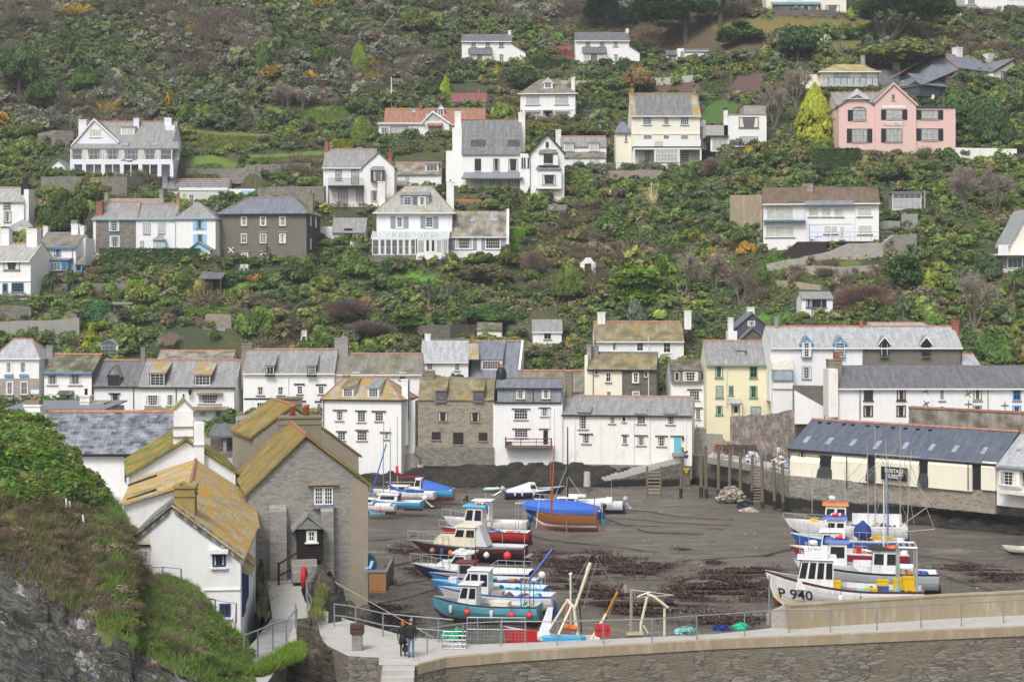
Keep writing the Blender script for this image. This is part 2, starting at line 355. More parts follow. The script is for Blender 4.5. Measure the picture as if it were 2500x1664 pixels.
slate(c9,(.21,.225,.25),(.26,.275,.30),bw=.5,bh=.3)
slate(cD,(.045,.052,.062),(.075,.085,.10),bw=.5,bh=.3)
slate(dO,(.06,.072,.10),(.10,.115,.15))
slate(aG,(.29,.125,.08),(.37,.165,.11),bw=.4,bh=.5,lich=(.36,.22,.09),lam=.08)
rubble(bX,[(.12,.095,.07),(.22,.185,.14),(.30,.26,.205),(.36,.32,.26)],(.33,.30,.25),2.4,6.5)
rubble(da,[(.06,.055,.05),(.13,.12,.105),(.20,.185,.16),(.27,.25,.22)],(.24,.22,.19),2.6,5.5,edge=.08)
rubble(aJ,[(.06,.055,.048),(.12,.108,.09),(.18,.165,.14)],(.13,.12,.10),2.6,6)
rubble(aB,[(.085,.08,.065),(.16,.15,.125),(.235,.22,.19),(.30,.285,.25)],(.10,.095,.075),2.4,7)
rubble(bu,[(.26,.24,.21),(.36,.335,.30),(.30,.22,.17),(.42,.40,.37)],(.33,.31,.28),1.8,3.2)
rubble(b9,[(.15,.145,.13),(.235,.225,.205),(.30,.29,.265),(.36,.35,.325)],(.28,.27,.245),2.6,9,bmp=.75,edge=.10)
rubble(cS,[(.30,.265,.21),(.33,.285,.225),(.35,.30,.235)],(.31,.275,.22),3,3,bmp=.2)
rubble(dG,[(.13,.12,.095),(.21,.195,.16),(.30,.28,.235),(.36,.34,.30)],(.085,.08,.065),1.7,5.0,bmp=.9,weed=(.9,2.2,(.012,.012,.010)))
rubble(bY,[(.05,.045,.035),(.10,.09,.075),(.16,.15,.125),(.20,.19,.16)],(.02,.018,.015),1.6,4.2,bmp=1.0,weed=(.4,1.7,(.010,.010,.008)))
rubble(er,[(.075,.065,.05),(.16,.14,.115),(.24,.215,.18),(.32,.295,.255)],(.075,.066,.053),1.9,8.0,bmp=1.0,edge=.09,wash=(.20,.175,.13),wsc=.35)
rubble(dP,[(.11,.10,.085),(.19,.175,.15),(.28,.26,.23)],(.10,.09,.075),1.6,5.5,wash=(.52,.37,.32),wsc=.8)
rubble(ef,[(.22,.22,.23),(.30,.30,.31),(.37,.37,.38)],(.20,.20,.20),1.8,3.0,bmp=.2,rough=.6)
glass(av,(.022,.025,.03));glass(ag,(.12,.13,.145),.08);glass(ah,(.40,.42,.42),.15);glass(bj,(.56,.55,.47),.2)
glass(b6,(.42,.47,.48),.12);glass(cv,(.28,.33,.40),.05,.8)
attrmat(bP,.75,.12,.9,.22,.4,2.15)
m,nt,bs=nodes('mud');v=coord(nt,bM)
vs=coord(nt,bM,(.3,1.0,1));n1=noise(nt,vs,.10,7,.66);n2=noise(nt,v,1.3,8,.78);n3=noise(nt,v,7,5,.75);n4=noise(nt,coord(nt,bM,(.4,1.2,1)),.55,6,.7)
col=ramp(nt,n1,[(.28,(.050,.042,.034)),(.45,(.092,.078,.062)),(.58,(.140,.122,.100)),(.74,(.070,.059,.047))])
col=mix(nt,ramp(nt,n4,[(.48,0.0),(.66,.75)]),col,(.058,.050,.042));col=mix(nt,ramp(nt,n2,[(.50,0.0),(.66,.6)]),col,(.19,.168,.142));col=mix(nt,ramp(nt,n3,[(.58,0.0),(.72,.6)]),col,(.045,.038,.031))
nt.links.new(col,bs.inputs[bt])
sx3=nn(nt,dW,Vector=v);nr_=nn(nt,'MapRange',Value=sx3.outputs[1]);nr_.inputs[1].default_value=150;nr_.inputs[2].default_value=85;nr_.inputs[3].default_value=-.10;nr_.inputs[4].default_value=.12
wt=nn(nt,dA,operation='ADD');nt.links.new(noise(nt,vs,.22,7,.7),wt.inputs[0]);nt.links.new(nr_.outputs[0],wt.inputs[1])
nt.links.new(ramp(nt,wt.outputs[0],[(.42,.62),(.52,.26),(.62,.10)]),bs.inputs[bA]);bs.inputs[aY].default_value=.5
bump(nt,bs,mix(nt,.5,n2,n3),.26,.07)
def rockmat(name,dark,mid,pale,th,sc=(2.2,2.2,.22),pam=.5,rough=.8,bm=1.0):
 m,nt,bs=nodes(name);tc=nt.nodes.new(cd);v0=tc.outputs[bM]
 wob=nn(nt,dD,Vector=v0,Scale=.35,Detail=4.0);va=nn(nt,en,operation=dN);nt.links.new(wob.outputs[1],va.inputs[0]);va.inputs[1].default_value=(1.6,1.6,1.6);nt.links.new(v0,va.inputs[2])
 mp=nn(nt,dU,vector_type='TEXTURE');mp.inputs[eK].default_value=sc;mp.inputs['Rotation'].default_value=(R(8),th,0);nt.links.new(va.outputs[0],mp.inputs[0]);v=mp.outputs[0]
 wv=noise(nt,v,1.0,10,.72);w2=noise(nt,v,3.1,8,.75);w3=noise(nt,v0,.5,7,.68)
 col=ramp(nt,wv,[(.34,[x*.25 for x in dark]),(.43,dark),(.50,mid),(.58,dark),(.68,[min(.7,x*1.7)for x in mid])])
 col=mix(nt,ramp(nt,w2,[(.47,0.0),(.53,.75)]),col,[x*.45 for x in dark])
 if pale:
  k=mix(nt,.55,w2,w3);col=mix(nt,ramp(nt,k,[(.58-.06*pam,0.0),(.62-.05*pam,.95)]),col,pale)
 nt.links.new(col,bs.inputs[bt]);bs.inputs[bA].default_value=rough;bs.inputs[aY].default_value=.3
 bump(nt,bs,mix(nt,.5,wv,w2),bm,.35);return m
rockmat(es,(.075,.073,.067),(.20,.195,.182),(.56,.55,.54),R(30),pam=.8)
rockmat(cH,(.024,.022,.017),(.065,.056,.042),None,R(8),(2.5,2.5,.4),0,.55)
rockmat(bv,(.085,.075,.058),(.19,.165,.13),(.28,.27,.25),R(25),(1.6,1.6,.25),.1)
attrmat(cJ,.9,.1,2.5,.35,0,1.4)
# house kit (a house is one Empty with its parts)
FOOT=[]
class House:
 def __init__(s,name,label,cat,t,x0,x1,yb,Y0=None,Y1=None,base=None,root=None,group=None,dY=0,foot=True,z=None,t1=0):
  s.t=t;px0,pyb=S(t,x0,yb);px1,_=S(t,x1,yb)
  if Y0 is None:Y0=Yh((px0+px1)/2,pyb)+dY
  if Y1 is None:Y1=Y0+t1
  A=P(px0,pyb,Y0);B=P(px1,pyb,Y1)
  s.A=A;s.w=math.hypot(B.x-A.x,B.y-A.y);s.rz=math.atan2(B.y-A.y,B.x-A.x);s.z0=A.z if z is None else z
  s.ux=(math.cos(s.rz),math.sin(s.rz));s.n=(-math.sin(s.rz),math.cos(s.rz))
  if root is None:
   s.root=empty(name,(A.x,A.y,s.z0),s.rz,label,cat,group);s.off=(0,0,0);s.rr=0;s.top=s
  else:
   q=root.top;s.root=q.root;s.top=q
   d=(A.x-q.A.x,A.y-q.A.y);s.off=(d[0]*q.ux[0]+d[1]*q.ux[1],d[0]*q.n[0]+d[1]*q.n[1],s.z0-q.z0);s.rr=s.rz-q.rz
  if foot:FOOT.append((A.x,A.y,s.ux,s.n,s.w,s.z0))
 def b(s,name,mb,mats,parent=None,smooth=False):
  if parent is not None:return mb.build(name,mats,parent,smooth=smooth)
  return mb.build(name,mats,s.root,s.off,s.rr,smooth)
 def ray(s,x,y,off=0.0):
  px,py=S(s.t,x,y);d=((px-CX)/F,1.0,-(py-CY)/F)
  a=(s.A.x+s.n[0]*off,s.A.y+s.n[1]*off)
  k=(a[0]*s.n[0]+a[1]*s.n[1])/(d[0]*s.n[0]+d[1]*s.n[1])
  p=(d[0]*k,d[1]*k);return(p[0]-s.A.x)*s.ux[0]+(p[1]-s.A.y)*s.ux[1],H+d[2]*k-s.z0
 def lx(s,x,off=0):return s.ray(x,0,off)[0]if abs(s.rz)<1e-6 else s.ray(x,s.ymid,off)[0]
 def rect(s,x0,y0,x1,y1,off=0):
  a,zt=s.ray((x0+x1)/2,y0,off)[0],s.ray((x0+x1)/2,y0,off)[1]
  zb=s.ray((x0+x1)/2,y1,off)[1];ym=(y0+y1)/2
  return s.ray(x0,ym,off)[0],s.ray(x1,ym,off)[0],zb,zt
  # body and roofs
 def gable(s,d,ye,yr,wall,roof,ext=2.0,oh=.28,ov=.12,x0=0.0,x1=None,ridge=aG,th=.14,ye_b=None,rf=.5,bargeboard=None,gut=None,xe=None,wname=aQ,fl=0.0,dback=None):
  """ridge parallel to the front; ye / yr are photo rows of eaves and ridge"""
  xm=xe if xe is not None else None
  px=s.ray
  e=s.zrow(ye,0);r=s.zrow(yr,d*rf)
  if x1 is None:x1=s.w
  eb=e if ye_b is None else ye_b
  s.e,s.r,s.d,s.rf,s.x0,s.x1=e,r,d,rf,x0,x1
  yk=d*rf
  m=MB();m.ext([(0,-ext),(d,-ext),(d,eb-.1),(yk,r-.16),(0,e-.1)],'x',x0,x1);s.b(wname,m,M[wall])
  m=MB();sl=(r-e)/yk;sb=(r-eb)/(d-yk)
  xa,xb=x0-ov,x1+ov
  m.ext([(-oh,e-oh*sl-th+.05),(yk,r-th),(yk,r),(-oh,e-oh*sl+.05)],'x',xa,xb)
  m.ext([(d+oh,eb-oh*sb-th+.05),(d+oh,eb-oh*sb+.05),(yk+.001,r),(yk+.001,r-th)],'x',xa,xb)
  s.roof=s.b(bJ,m,M[roof])
  if ridge:
   m=MB();m.ext([(yk-.2,r-.07),(yk+.2,r-.07),(yk+.06,r+.10),(yk-.06,r+.10)],'x',xa,xb);s.b(bZ,m,M[ridge],s.roof)
  if gut:
   m=MB();m.box(xa,xb,-oh-.1,-oh+.06,e-oh*sl-.16,e-oh*sl+.0);s.b(eg,m,M[gut])
  return s
 def zrow(s,y,off,x=None):
  if isinstance(y,tuple):return y[1]-s.z0
  px0,py0=S(s.t,0,y);Y=s.A.y+s.n[1]*off+(s.ux[1]*s.w*.5)
  return H-(py0-CY)*Y/F-s.z0
 def hip(s,d,ye,yr,wall,roof,hl=None,hr=None,ext=2.0,oh=.35,ridge=aG,gut=None,x0=0.0,x1=None,hipt=None):
  e=s.zrow(ye,0);r=s.zrow(yr,d*.5);x1=s.w if x1 is None else x1;yk=d*.5
  s.e,s.r,s.d,s.rf,s.x0,s.x1=e,r,d,.5,x0,x1
  m=MB();m.box(x0,x1,0,d,-ext,e);s.b(aQ,m,M[wall])
  ra=x0+.05 if hl is None else(s.ray(hl,yr,yk)[0]);rb=x1-.05 if hr is None else s.ray(hr,yr,yk)[0]
  a0,a1,b0,b1=(x0-oh,-oh,e-.1),(x1+oh,-oh,e-.1),(x0-oh,d+oh,e-.1),(x1+oh,d+oh,e-.1)
  k0,k1=(ra,yk,r),(rb,yk,r);lo=lambda p:(p[0],p[1],p[2]-.16)
  m=MB()
  m.poly([a0,a1,k1,k0]);m.poly([b1,b0,k0,k1]);m.poly([b0,a0,k0]);m.poly([a1,b1,k1])
  for p,q in((a1,a0),(b1,a1),(b0,b1),(a0,b0)):m.poly([p,q,lo(q),lo(p)])
  m.poly([lo(a0),lo(b0),lo(b1),lo(a1)]);s.roof=s.b(bJ,m,M[roof])
  if ridge:
   m=MB();m.tube([(k0[0],k0[1],r),(k1[0],k1[1],r)],.13,6)
   for p,q in((a0,k0),(a1,k1),(b0,k0),(b1,k1)):m.tube([(p[0],p[1],p[2]+.02),(q[0],q[1],q[2]+.01)],.10 if hipt is None else hipt,5)
   s.b(bZ,m,M[ridge],s.roof)
  if gut:
   m=MB();m.box(x0-oh-.06,x1+oh+.06,-oh-.12,-oh+.02,e-.24,e-.08);m.box(x1+oh,x1+oh+.1,-oh,d+oh,e-.24,e-.08);s.b(eg,m,M[gut])
  return s
 def eR(s,xl,xr,yb,ye,xa,ya,off,depth,wall,roof,ext=1.5,oh=.25,th=.14,barge=None,ridge=aG,ye_r=None,name='gable_wall',roof2=None):
  """gable facing the viewer: eaves at (xl,ye) and (xr,ye_r), apex (xa,ya)"""
  ye_r=ye if ye_r is None else ye_r
  x0=s.ray(xl,ye,off)[0];x1=s.ray(xr,ye_r,off)[0];zl=s.ray(xl,ye,off)[1];zr=s.ray(xr,ye_r,off)[1]
  ax,az=s.ray(xa,ya,off);zb=s.ray((xl+xr)/2,yb,off)[1]
  m=MB();m.ext([(x0,zb-ext),(x1,zb-ext),(x1,zr-.05),(ax,az-.12),(x0,zl-.05)],'y',off,off+depth);g=s.b(name,m,M[wall])
  m=MB();f=off-oh
  ll=(x0-.22,zl-.22*(az-zl)/(ax-x0));rr=(x1+.22,zr-.22*(az-zr)/(x1-ax))
  m.ext([(ll[0],ll[1]-.02),(ax,az-.02),(ax,az+th),(ll[0],ll[1]+th)],'y',f,off+depth,1)
  m.ext([(ax+.001,az-.02),(rr[0],rr[1]-.02),(rr[0],rr[1]+th),(ax+.001,az+th)],'y',f,off+depth)
  rf=s.b('gable_roof',m,[M[roof],M[roof2 or roof]])
  if ridge:
   m=MB();m.tube([(ax,f,az+th),(ax,off+depth,az+th)],.1,6);s.b(bZ,m,M[ridge],rf)
  if barge:
   m=MB();g2=f-.04
   m.ext([(ll[0],ll[1]-.2),(ax,az-.2),(ax,az+th-.03),(ll[0],ll[1]+th-.03)],'y',g2,g2+.05)
   m.ext([(ax+.001,az-.2),(rr[0],rr[1]-.2),(rr[0],rr[1]+th-.03),(ax+.001,az+th-.03)],'y',g2,g2+.05)
   s.b(et,m,M[barge])
  return g
 def on_roof(s,x,y):
  lo,hi=-0.4,s.d*s.rf;sl=(s.r-s.e)/(s.d*s.rf)
  for _ in range(30):
   mid=(lo+hi)/2
   z=s.ray(x,y,mid)[1]
   if z>s.e+sl*mid:lo=mid
   else:hi=mid
  return s.ray(x,y,lo)[0],lo,s.e+sl*lo
 def box(s,name,x0,y0,x1,y1,off0,off1,mat,parent=None,bev=0):
  a,b,zb,zt=s.rect(x0,y0,x1,y1,off0);m=MB();m.box(a,b,off0,off1,zb,zt);return s.b(name,m,M[mat],parent)
 def slope(s,name,x0,x1,yt,yb,off_t,off_b,mat,th=.1,inset=0.0,parent=None):
  """lean-to slab: high edge at row yt on plane off_t, low edge at row yb on plane off_b"""
  xm=(x0+x1)/2;zt=s.ray(xm,yt,off_t)[1];zb=s.ray(xm,yb,off_b)[1]
  a0,a1=s.ray(x0,yb,off_b)[0],s.ray(x1,yb,off_b)[0];t0,t1=a0+inset,a1-inset
  m=MB();m.solid([(a0,off_b,zb-th),(a1,off_b,zb-th),(a1,off_b,zb),(a0,off_b,zb)],[(t0,off_t,zt-th),(t1,off_t,zt-th),(t1,off_t,zt),(t0,off_t,zt)])
  return s.b(name,m,M[mat],parent)
  # openings
 def win(s,x0,y0,x1,y1,nx=2,ny=2,fr=ab,gl=av,off=0.0,sill=ar,lint=None,fw=.07,bw=.035,parent=None,name='window',arch=False,surround=None):
  a,b,zb,zt=s.rect(x0,y0,x1,y1,off);nested=parent is not None
  fw=min(fw,(b-a)*.16);m=MB();y=off-.05
  def bar(xa,xb,za,zc,d=.045):m.box(xa,xb,y-(d-.045),y+.045,za,zc)
  bar(a,a+fw,zb,zt);bar(b-fw,b,zb,zt);bar(a+fw,b-fw,zt-fw,zt);bar(a+fw,b-fw,zb,zb+fw)
  for i in range(1,nx):q=a+fw+(b-a-2*fw)*i/nx;bar(q-bw/2,q+bw/2,zb+fw,zt-fw,.03)
  for i in range(1,ny):q=zb+fw+(zt-zb-2*fw)*i/ny;bar(a+fw,b-fw,q-bw/2,q+bw/2,.025)
  n=len(m.f);m.poly([(a+fw,y+.03,zb+fw),(b-fw,y+.03,zb+fw),(b-fw,y+.03,zt-fw),(a+fw,y+.03,zt-fw)],1)
  if nested:
   return s.b(name,m,[M[fr],M[gl]],parent)
  m.f.pop();m.m.pop();pv=m.v[-4:];m.v=m.v[:-4]
  wd=s.b(name,m,M[fr]);p=MB();p.poly(pv);s.b('pane',p,M[gl],wd)
  if gl in(av,ag)and b-a>.6 and random.random()<.5:
   cw=(b-a)*random.uniform(.12,.26)
   for c0 in(a+fw,b-fw-cw):q=MB();q.ext([(c0,zb+fw),(c0+cw,zb+fw),(c0+cw*(.6 if c0<(a+b)/2 else 1),zt-fw),(c0+cw*(0 if c0<(a+b)/2 else.4),zt-fw)],'y',y+.018,y+.028);s.b('curtain',q,M[random.choice((bj,ba,ah))],wd)
  if sill:
   q=MB();q.box(a-.09,b+.09,off-.15,off+.02,zb-.09,zb-.003);s.b('sill',q,M[sill],wd)
  if lint:
   q=MB();q.box(a-.35,b+.35,off-.12,off+.02,zt+.06,zt+.17);s.b(b2,q,M[lint],wd)
  if surround:
   q=MB();g=.1
   for r_ in((a-g,a-.002,zb-g,zt+g),(b+.002,b+g,zb-g,zt+g),(a,b,zt+.002,zt+g)):q.box(r_[0],r_[1],off-.03,off+.02,r_[2],r_[3])
   s.b('surround',q,M[surround],wd)
  return wd
 def wins(s,lst,**k):
  for r in lst:
   kk=dict(k);q=r[:4]
   if len(r)>4:kk['nx']=r[4]
   if len(r)>5:kk['ny']=r[5]
   s.win(*q,**kk)
 def eZ(s,x0,y0,x1,y1,wd,mat):
  for a,b in((x0-wd,x0-2),(x1+2,x1+wd)):
   p,q,zb,zt=s.rect(a,y0,b,y1,0);m=MB();m.box(p,q,-.06,-.005,zb,zt)
   k=7
   for i in range(k):z=zb+.1+(zt-zb-.2)*i/k;m.box(p+.06,q-.06,-.075,-.06,z,z+(zt-zb)*.07)
   s.b(b5,m,M[mat])
 def door(s,x0,y0,x1,y1,mat=am,fr=ab,gl=None,off=0.0,glass=av):
  a,b,zb,zt=s.rect(x0,y0,x1,y1,off);m=MB();f=.08
  m.box(a+f,b-f,off-.045,off+.01,zb,zt-f)
  for z0,z1 in((.08,.42),(.5,.92)):
   h=zt-zb-f;m.box(a+f+(b-a)*.12,b-f-(b-a)*.12,off-.06,off-.045,zb+h*z0,zb+h*z1)
  d=s.b('door',m,M[mat]);m=MB()
  m.box(a,a+f-.002,off-.07,off+.01,zb,zt);m.box(b-f+.002,b,off-.07,off+.01,zb,zt);m.box(a+f,b-f,off-.07,off+.01,zt-f+.002,zt);s.b('door_frame',m,M[fr],d)
  m=MB();m.ball((b-f-.12,off-.09,zb+(zt-zb)*.48),.04,6,4);s.b('handle',m,M[aN],d)
  if gl:
   m=MB();h=zt-zb;m.box(a+f+.12,b-f-.12,off-.066,off-.05,zb+h*gl[0],zb+h*gl[1]);s.b('pane',m,M[glass],d)
  return d
 def eV(s,x0,x1,yt,yb,off,dp,mat,pots=1,pot=bD,cap=True,drop=1.0,name=c5,potr=.13,poth=.45):
  a,b=s.ray(x0,(yt+yb)/2,off)[0],s.ray(x1,(yt+yb)/2,off)[0];zt=s.ray((x0+x1)/2,yt,off)[1];zb=s.ray((x0+x1)/2,yb,off)[1]
  m=MB();m.box(a,b,off,off+dp,zb-drop,zt-(.14 if cap else 0))
  if cap:m.box(a-.07,b+.07,off-.07,off+dp+.07,zt-.139,zt);m.box(a-.05,b+.05,off-.05,off+dp+.05,zt-.55,zt-.48)
  c=s.b(name,m,M[mat])
  for i in range(pots):
   p=MB();x=a+(b-a)*(i+1)/(pots+1);p.lathe([(potr,0),(potr*.85,poth*.75),(potr*1.1,poth*.8),(potr*1.1,poth),(potr*.7,poth)],(x,off+dp/2,zt+.002),9);s.b(d1,p,M[pot],c,True)
  return c
 def eW(s,x0,x1,yt,yb,yr,roof,cheek=au,fr=ab,gl=av,nx=3,ny=3,over=.15,gabled=None,trim=None,winr=None,sill=True,front=None):
  xm=(x0+x1)/2;_,df,zb=s.on_roof(xm,yb)
  a,b,_,zt=s.rect(x0,yt,x1,yb,df);zb=s.ray(xm,yb,df)[1]
  if gabled is None:
   _,yk,zk=s.on_roof(xm,yr)
   yk=max(yk,df+.8)
  else:
   sl=(s.r-s.e)/(s.d*s.rf);yk=df+(zt-zb)/sl+.2;zk=zt
  m=MB();m.ext([(df,zb-.15),(df,zt),(yk,zk-.02),(yk,zb-.15)],'x',a,b)
  if gabled is not None:
   za=s.ray(xm,gabled,df)[1];ax=(a+b)/2;m.ext([(a,zt),(b,zt),(ax,za)],'y',df,df+.4)
  d=s.b('dormer',m,M[front or cheek])
  m=MB()
  if gabled is None:
   g=(zk-zt)/(yk-df)
   m.ext([(df-over,zt-over*g+.02),(yk+.1,zk+.1*g+.02),(yk+.1,zk+.1*g+.13),(df-over,zt-over*g+.13)],'x',a-over*.8,b+over*.8)
   s.b(d2,m,M[roof],d)
  else:
   o2=.25;yk2=df+(za-zb)/sl+.3;l=(a-o2,zt-o2*(za-zt)/(ax-a));rr=(b+o2,l[1])
   m.ext([(l[0],l[1]),(ax,za),(ax,za+.1),(l[0],l[1]+.1)],'y',df-over,yk2)
   m.ext([(ax+.001,za),(rr[0],rr[1]),(rr[0],rr[1]+.1),(ax+.001,za+.1)],'y',df-over,yk2)
   s.b(d2,m,M[roof],d)
   if trim:
    m=MB();f=df-over-.05
    m.ext([(l[0],l[1]-.16),(ax,za-.16),(ax,za+.07),(l[0],l[1]+.07)],'y',f,f+.045)
    m.ext([(ax+.001,za-.16),(rr[0],rr[1]-.16),(rr[0],rr[1]+.07),(ax+.001,za+.07)],'y',f,f+.045)
    s.b(et,m,M[trim],d)
  wr=winr or(x0+(x1-x0)*.07,yt+(yb-yt)*.05,x1-(x1-x0)*.07,yb)
  s.win(*wr,nx=nx,ny=ny,fr=fr,gl=gl,off=df,parent=d)
  if trim and gabled is None:
   q=MB();q.box(a-.1,b+.1,df-.2,df+.02,zb-.1,zb);s.b('sill',q,M[trim],d)
  return d
 def sky(s,x0,y0,x1,y1,mat=cv):
  xm=(x0+x1)/2;_,ya,za=s.on_roof(xm,y1);_,yb_,zb=s.on_roof(xm,y0)
  a,b=s.ray(x0,(y0+y1)/2,(ya+yb_)/2)[0],s.ray(x1,(y0+y1)/2,(ya+yb_)/2)[0]
  m=MB();f=.07
  def q(xa,xb,k0,k1,up,mi):
   p=lambda x,k:(x,ya+(yb_-ya)*k,za+(zb-za)*k+up)
   m.solid([p(xa,k0),p(xb,k0),p(xb,k1),p(xa,k1)],[(c[0],c[1],c[2]-.12)for c in(p(xa,k0),p(xb,k0),p(xb,k1),p(xa,k1))],mi)
  q(a,b,0,1,.12,0);q(a+f,b-f,.06,.94,.13,1)
  return s.b(cv,m,[M[bC],M[mat]])
 def pipe(s,x,y0,y1,mat=ab,off=0.0,r=.05):
  a,zt=s.ray(x,y0,off);a2,zb=s.ray(x,y1,off);m=MB();m.tube([(a,off-.09,zt),(a,off-.09,zb)],r,6);s.b('downpipe',m,M[mat])
 def band(s,name,x0,x1,y0,y1,mat,d=.05,off=0.0):return s.box(name,x0,y0,x1,y1,off-d,off+.01,mat)
 def rail(s,name,x0,x1,yt,yb,off,mat,n=20,mid=0,r=.025,post=None,ret=0):
  a,zt=s.ray(x0,yt,off);b=s.ray(x1,yt,off)[0];zb=s.ray((x0+x1)/2,yb,off)[1];m=MB();k=r
  m.box(a,b,off-k,off+k,zt-2*k,zt)
  for i in range(mid):z=zb+(zt-zb)*(i+1)/(mid+1);m.box(a,b,off-k*.8,off+k*.8,z-k*.8,z+k*.8)
  for i in range(n+1):x=a+(b-a)*i/n;m.box(x-k*.8,x+k*.8,off-k*.7,off+k*.7,zb,zt-2*k)
  if ret:
   for x in(a,b):
    m.box(x-k,x+k,off,off+ret,zt-2*k,zt)
    for i in range(1,4):m.box(x-k*.8,x+k*.8,off+ret*i/4-k,off+ret*i/4+k,zb,zt-2*k)
  return s.b(name,m,M[mat])
  # the setting: harbour floor, hill, quay, headland
LAWNS=[((c[0]*1.0,c[1]*.78,c[2]),[S(t,x,y)for x,y in pts])for c,t,pts in(((.085,.155,.028),2,[(150,205),(640,215),(930,205),(900,300),(840,360),(680,385),(560,330),(380,300),(200,290)]),((.095,.145,.035),1,[(1500,375),(1640,400),(1900,440),(2281,445),(2281,590),(2100,590),(1980,560),(1800,545),(1520,440)]),((.085,.165,.03),1,[(1680,650),(1880,640),(2080,735),(1700,760)]),((.09,.155,.035),2,[(0,630),(300,625),(680,590),(690,690),(200,715),(0,710)]),((.095,.15,.035),2,[(0,445),(400,455),(240,480),(0,500)]),((.07,.20,.02),6,[(590,910),(860,888),(1120,886),(1090,935),(960,990),(860,985),(700,940)]),((.075,.19,.02),5,[(1890,1080),(1960,1045),(2150,955),(2230,950),(2230,1030),(2356,1020),(2330,1090)]),((.08,.20,.02),5,[(1490,1235),(1700,1190),(2120,1165),(2110,1235)]),((.115,.125,.035),4,[(-420,160),(640,165),(960,165),(990,250),(700,280),(-420,280)]),((.105,.12,.035),4,[(480,400),(800,350),(1010,345),(980,390),(760,440),(480,470)]),((.07,.21,.02),8,[(225,1065),(490,1065),(490,1135),(235,1130)]),((.09,.16,.035),26,[(1290,55),(1800,85),(1790,190),(1640,150),(1500,100),(1300,80)]),((.075,.07,.035),27,[(640,210),(1400,215),(2050,300),(2060,560),(1400,520),(900,480),(660,400)]),((.085,.068,.05),27,[(880,860),(1400,800),(2000,720),(2010,900),(1500,930),(1330,930),(880,920)]),((.14,.075,.045),3,[(830,255),(1086,250),(1086,370),(1000,380),(860,330)]),((.10,.14,.04),1,[(800,280),(1060,290),(1080,335),(820,320)]),((.10,.145,.03),4,[(60,1540),(480,1480),(500,1500),(400,1568),(60,1568)]),((.05,.12,.025),29,[(1080,205),(1550,190),(1560,330),(1330,460),(1150,450),(1085,390)]),((.09,.15,.03),8,[(370,730),(600,640),(800,650),(1180,650),(1160,690),(920,720),(600,710),(400,760)]),)]
def inpoly(x,y,poly):
 c=False;j=len(poly)-1
 for i in range(len(poly)):
  xi,yi=poly[i];xj,yj=poly[j]
  if(yi>y)!=(yj>y)and x<(xj-xi)*(y-yi)/(yj-yi)+xi:c=not c
  j=i
 return c
LB=[(min(p[0]for p in q),max(p[0]for p in q),min(p[1]for p in q),max(p[1]for p in q))for _,q in LAWNS]
def e3(px,py):
 for(c,q),b in zip(LAWNS,LB):
  if b[0]<=px<=b[1]and b[2]<=py<=b[3]and inpoly(px,py,q):return c
 return None
def mudfloor():
 xs=np.arange(-70,130.1,.7);ys=np.concatenate([np.arange(58,215,.55)])
 X,Y=np.meshgrid(xs,ys);Z=np.zeros_like(X)
 for a,fx,fy,ph in((.05,.21,.9,0),(.035,.5,1.9,2),(.06,.07,.31,1),(.02,1.3,3.1,4),(.03,.9,.7,3)):
  Z+=a*np.sin(fx*X+fy*Y+ph+1.3*np.sin(.11*X+.2*Y+ph))
 Z+=np.clip((Y-186)/12,0,1)*.35-np.clip((105-Y)/30,0,1)*.1
 n,k=X.shape;a=(np.arange(n-1)[:,None]*k+np.arange(k-1)[None,:]).ravel()
 me=npmesh(dH,np.stack([X.ravel(),Y.ravel(),Z.ravel()-.04],1),np.stack([a,a+1,a+k+1,a+k],1),None,M['mud'],True)
 tag(link(dH,me),kind=aI)
mudfloor()
m=MB();m.box(-900,900,-200,1500,-3.0,-2.2);tag(m.build('sea_bed',M['mud']),kind=aI)
def eU(name,pts,z0,z1,mats,kind=None,**k):
 """pts are world (x,y); a solid from z0 up to z1"""
 m=MB();a=sum(pts[i][0]*pts[(i+1)%len(pts)][1]-pts[(i+1)%len(pts)][0]*pts[i][1]for i in range(len(pts)))
 if a<0:pts=pts[::-1]
 m.solid([(x,y,z1)for x,y in pts],[(x,y,z0)for x,y in pts],0,1);o=m.build(name,mats)
 if kind:o['kind']=kind
 return o
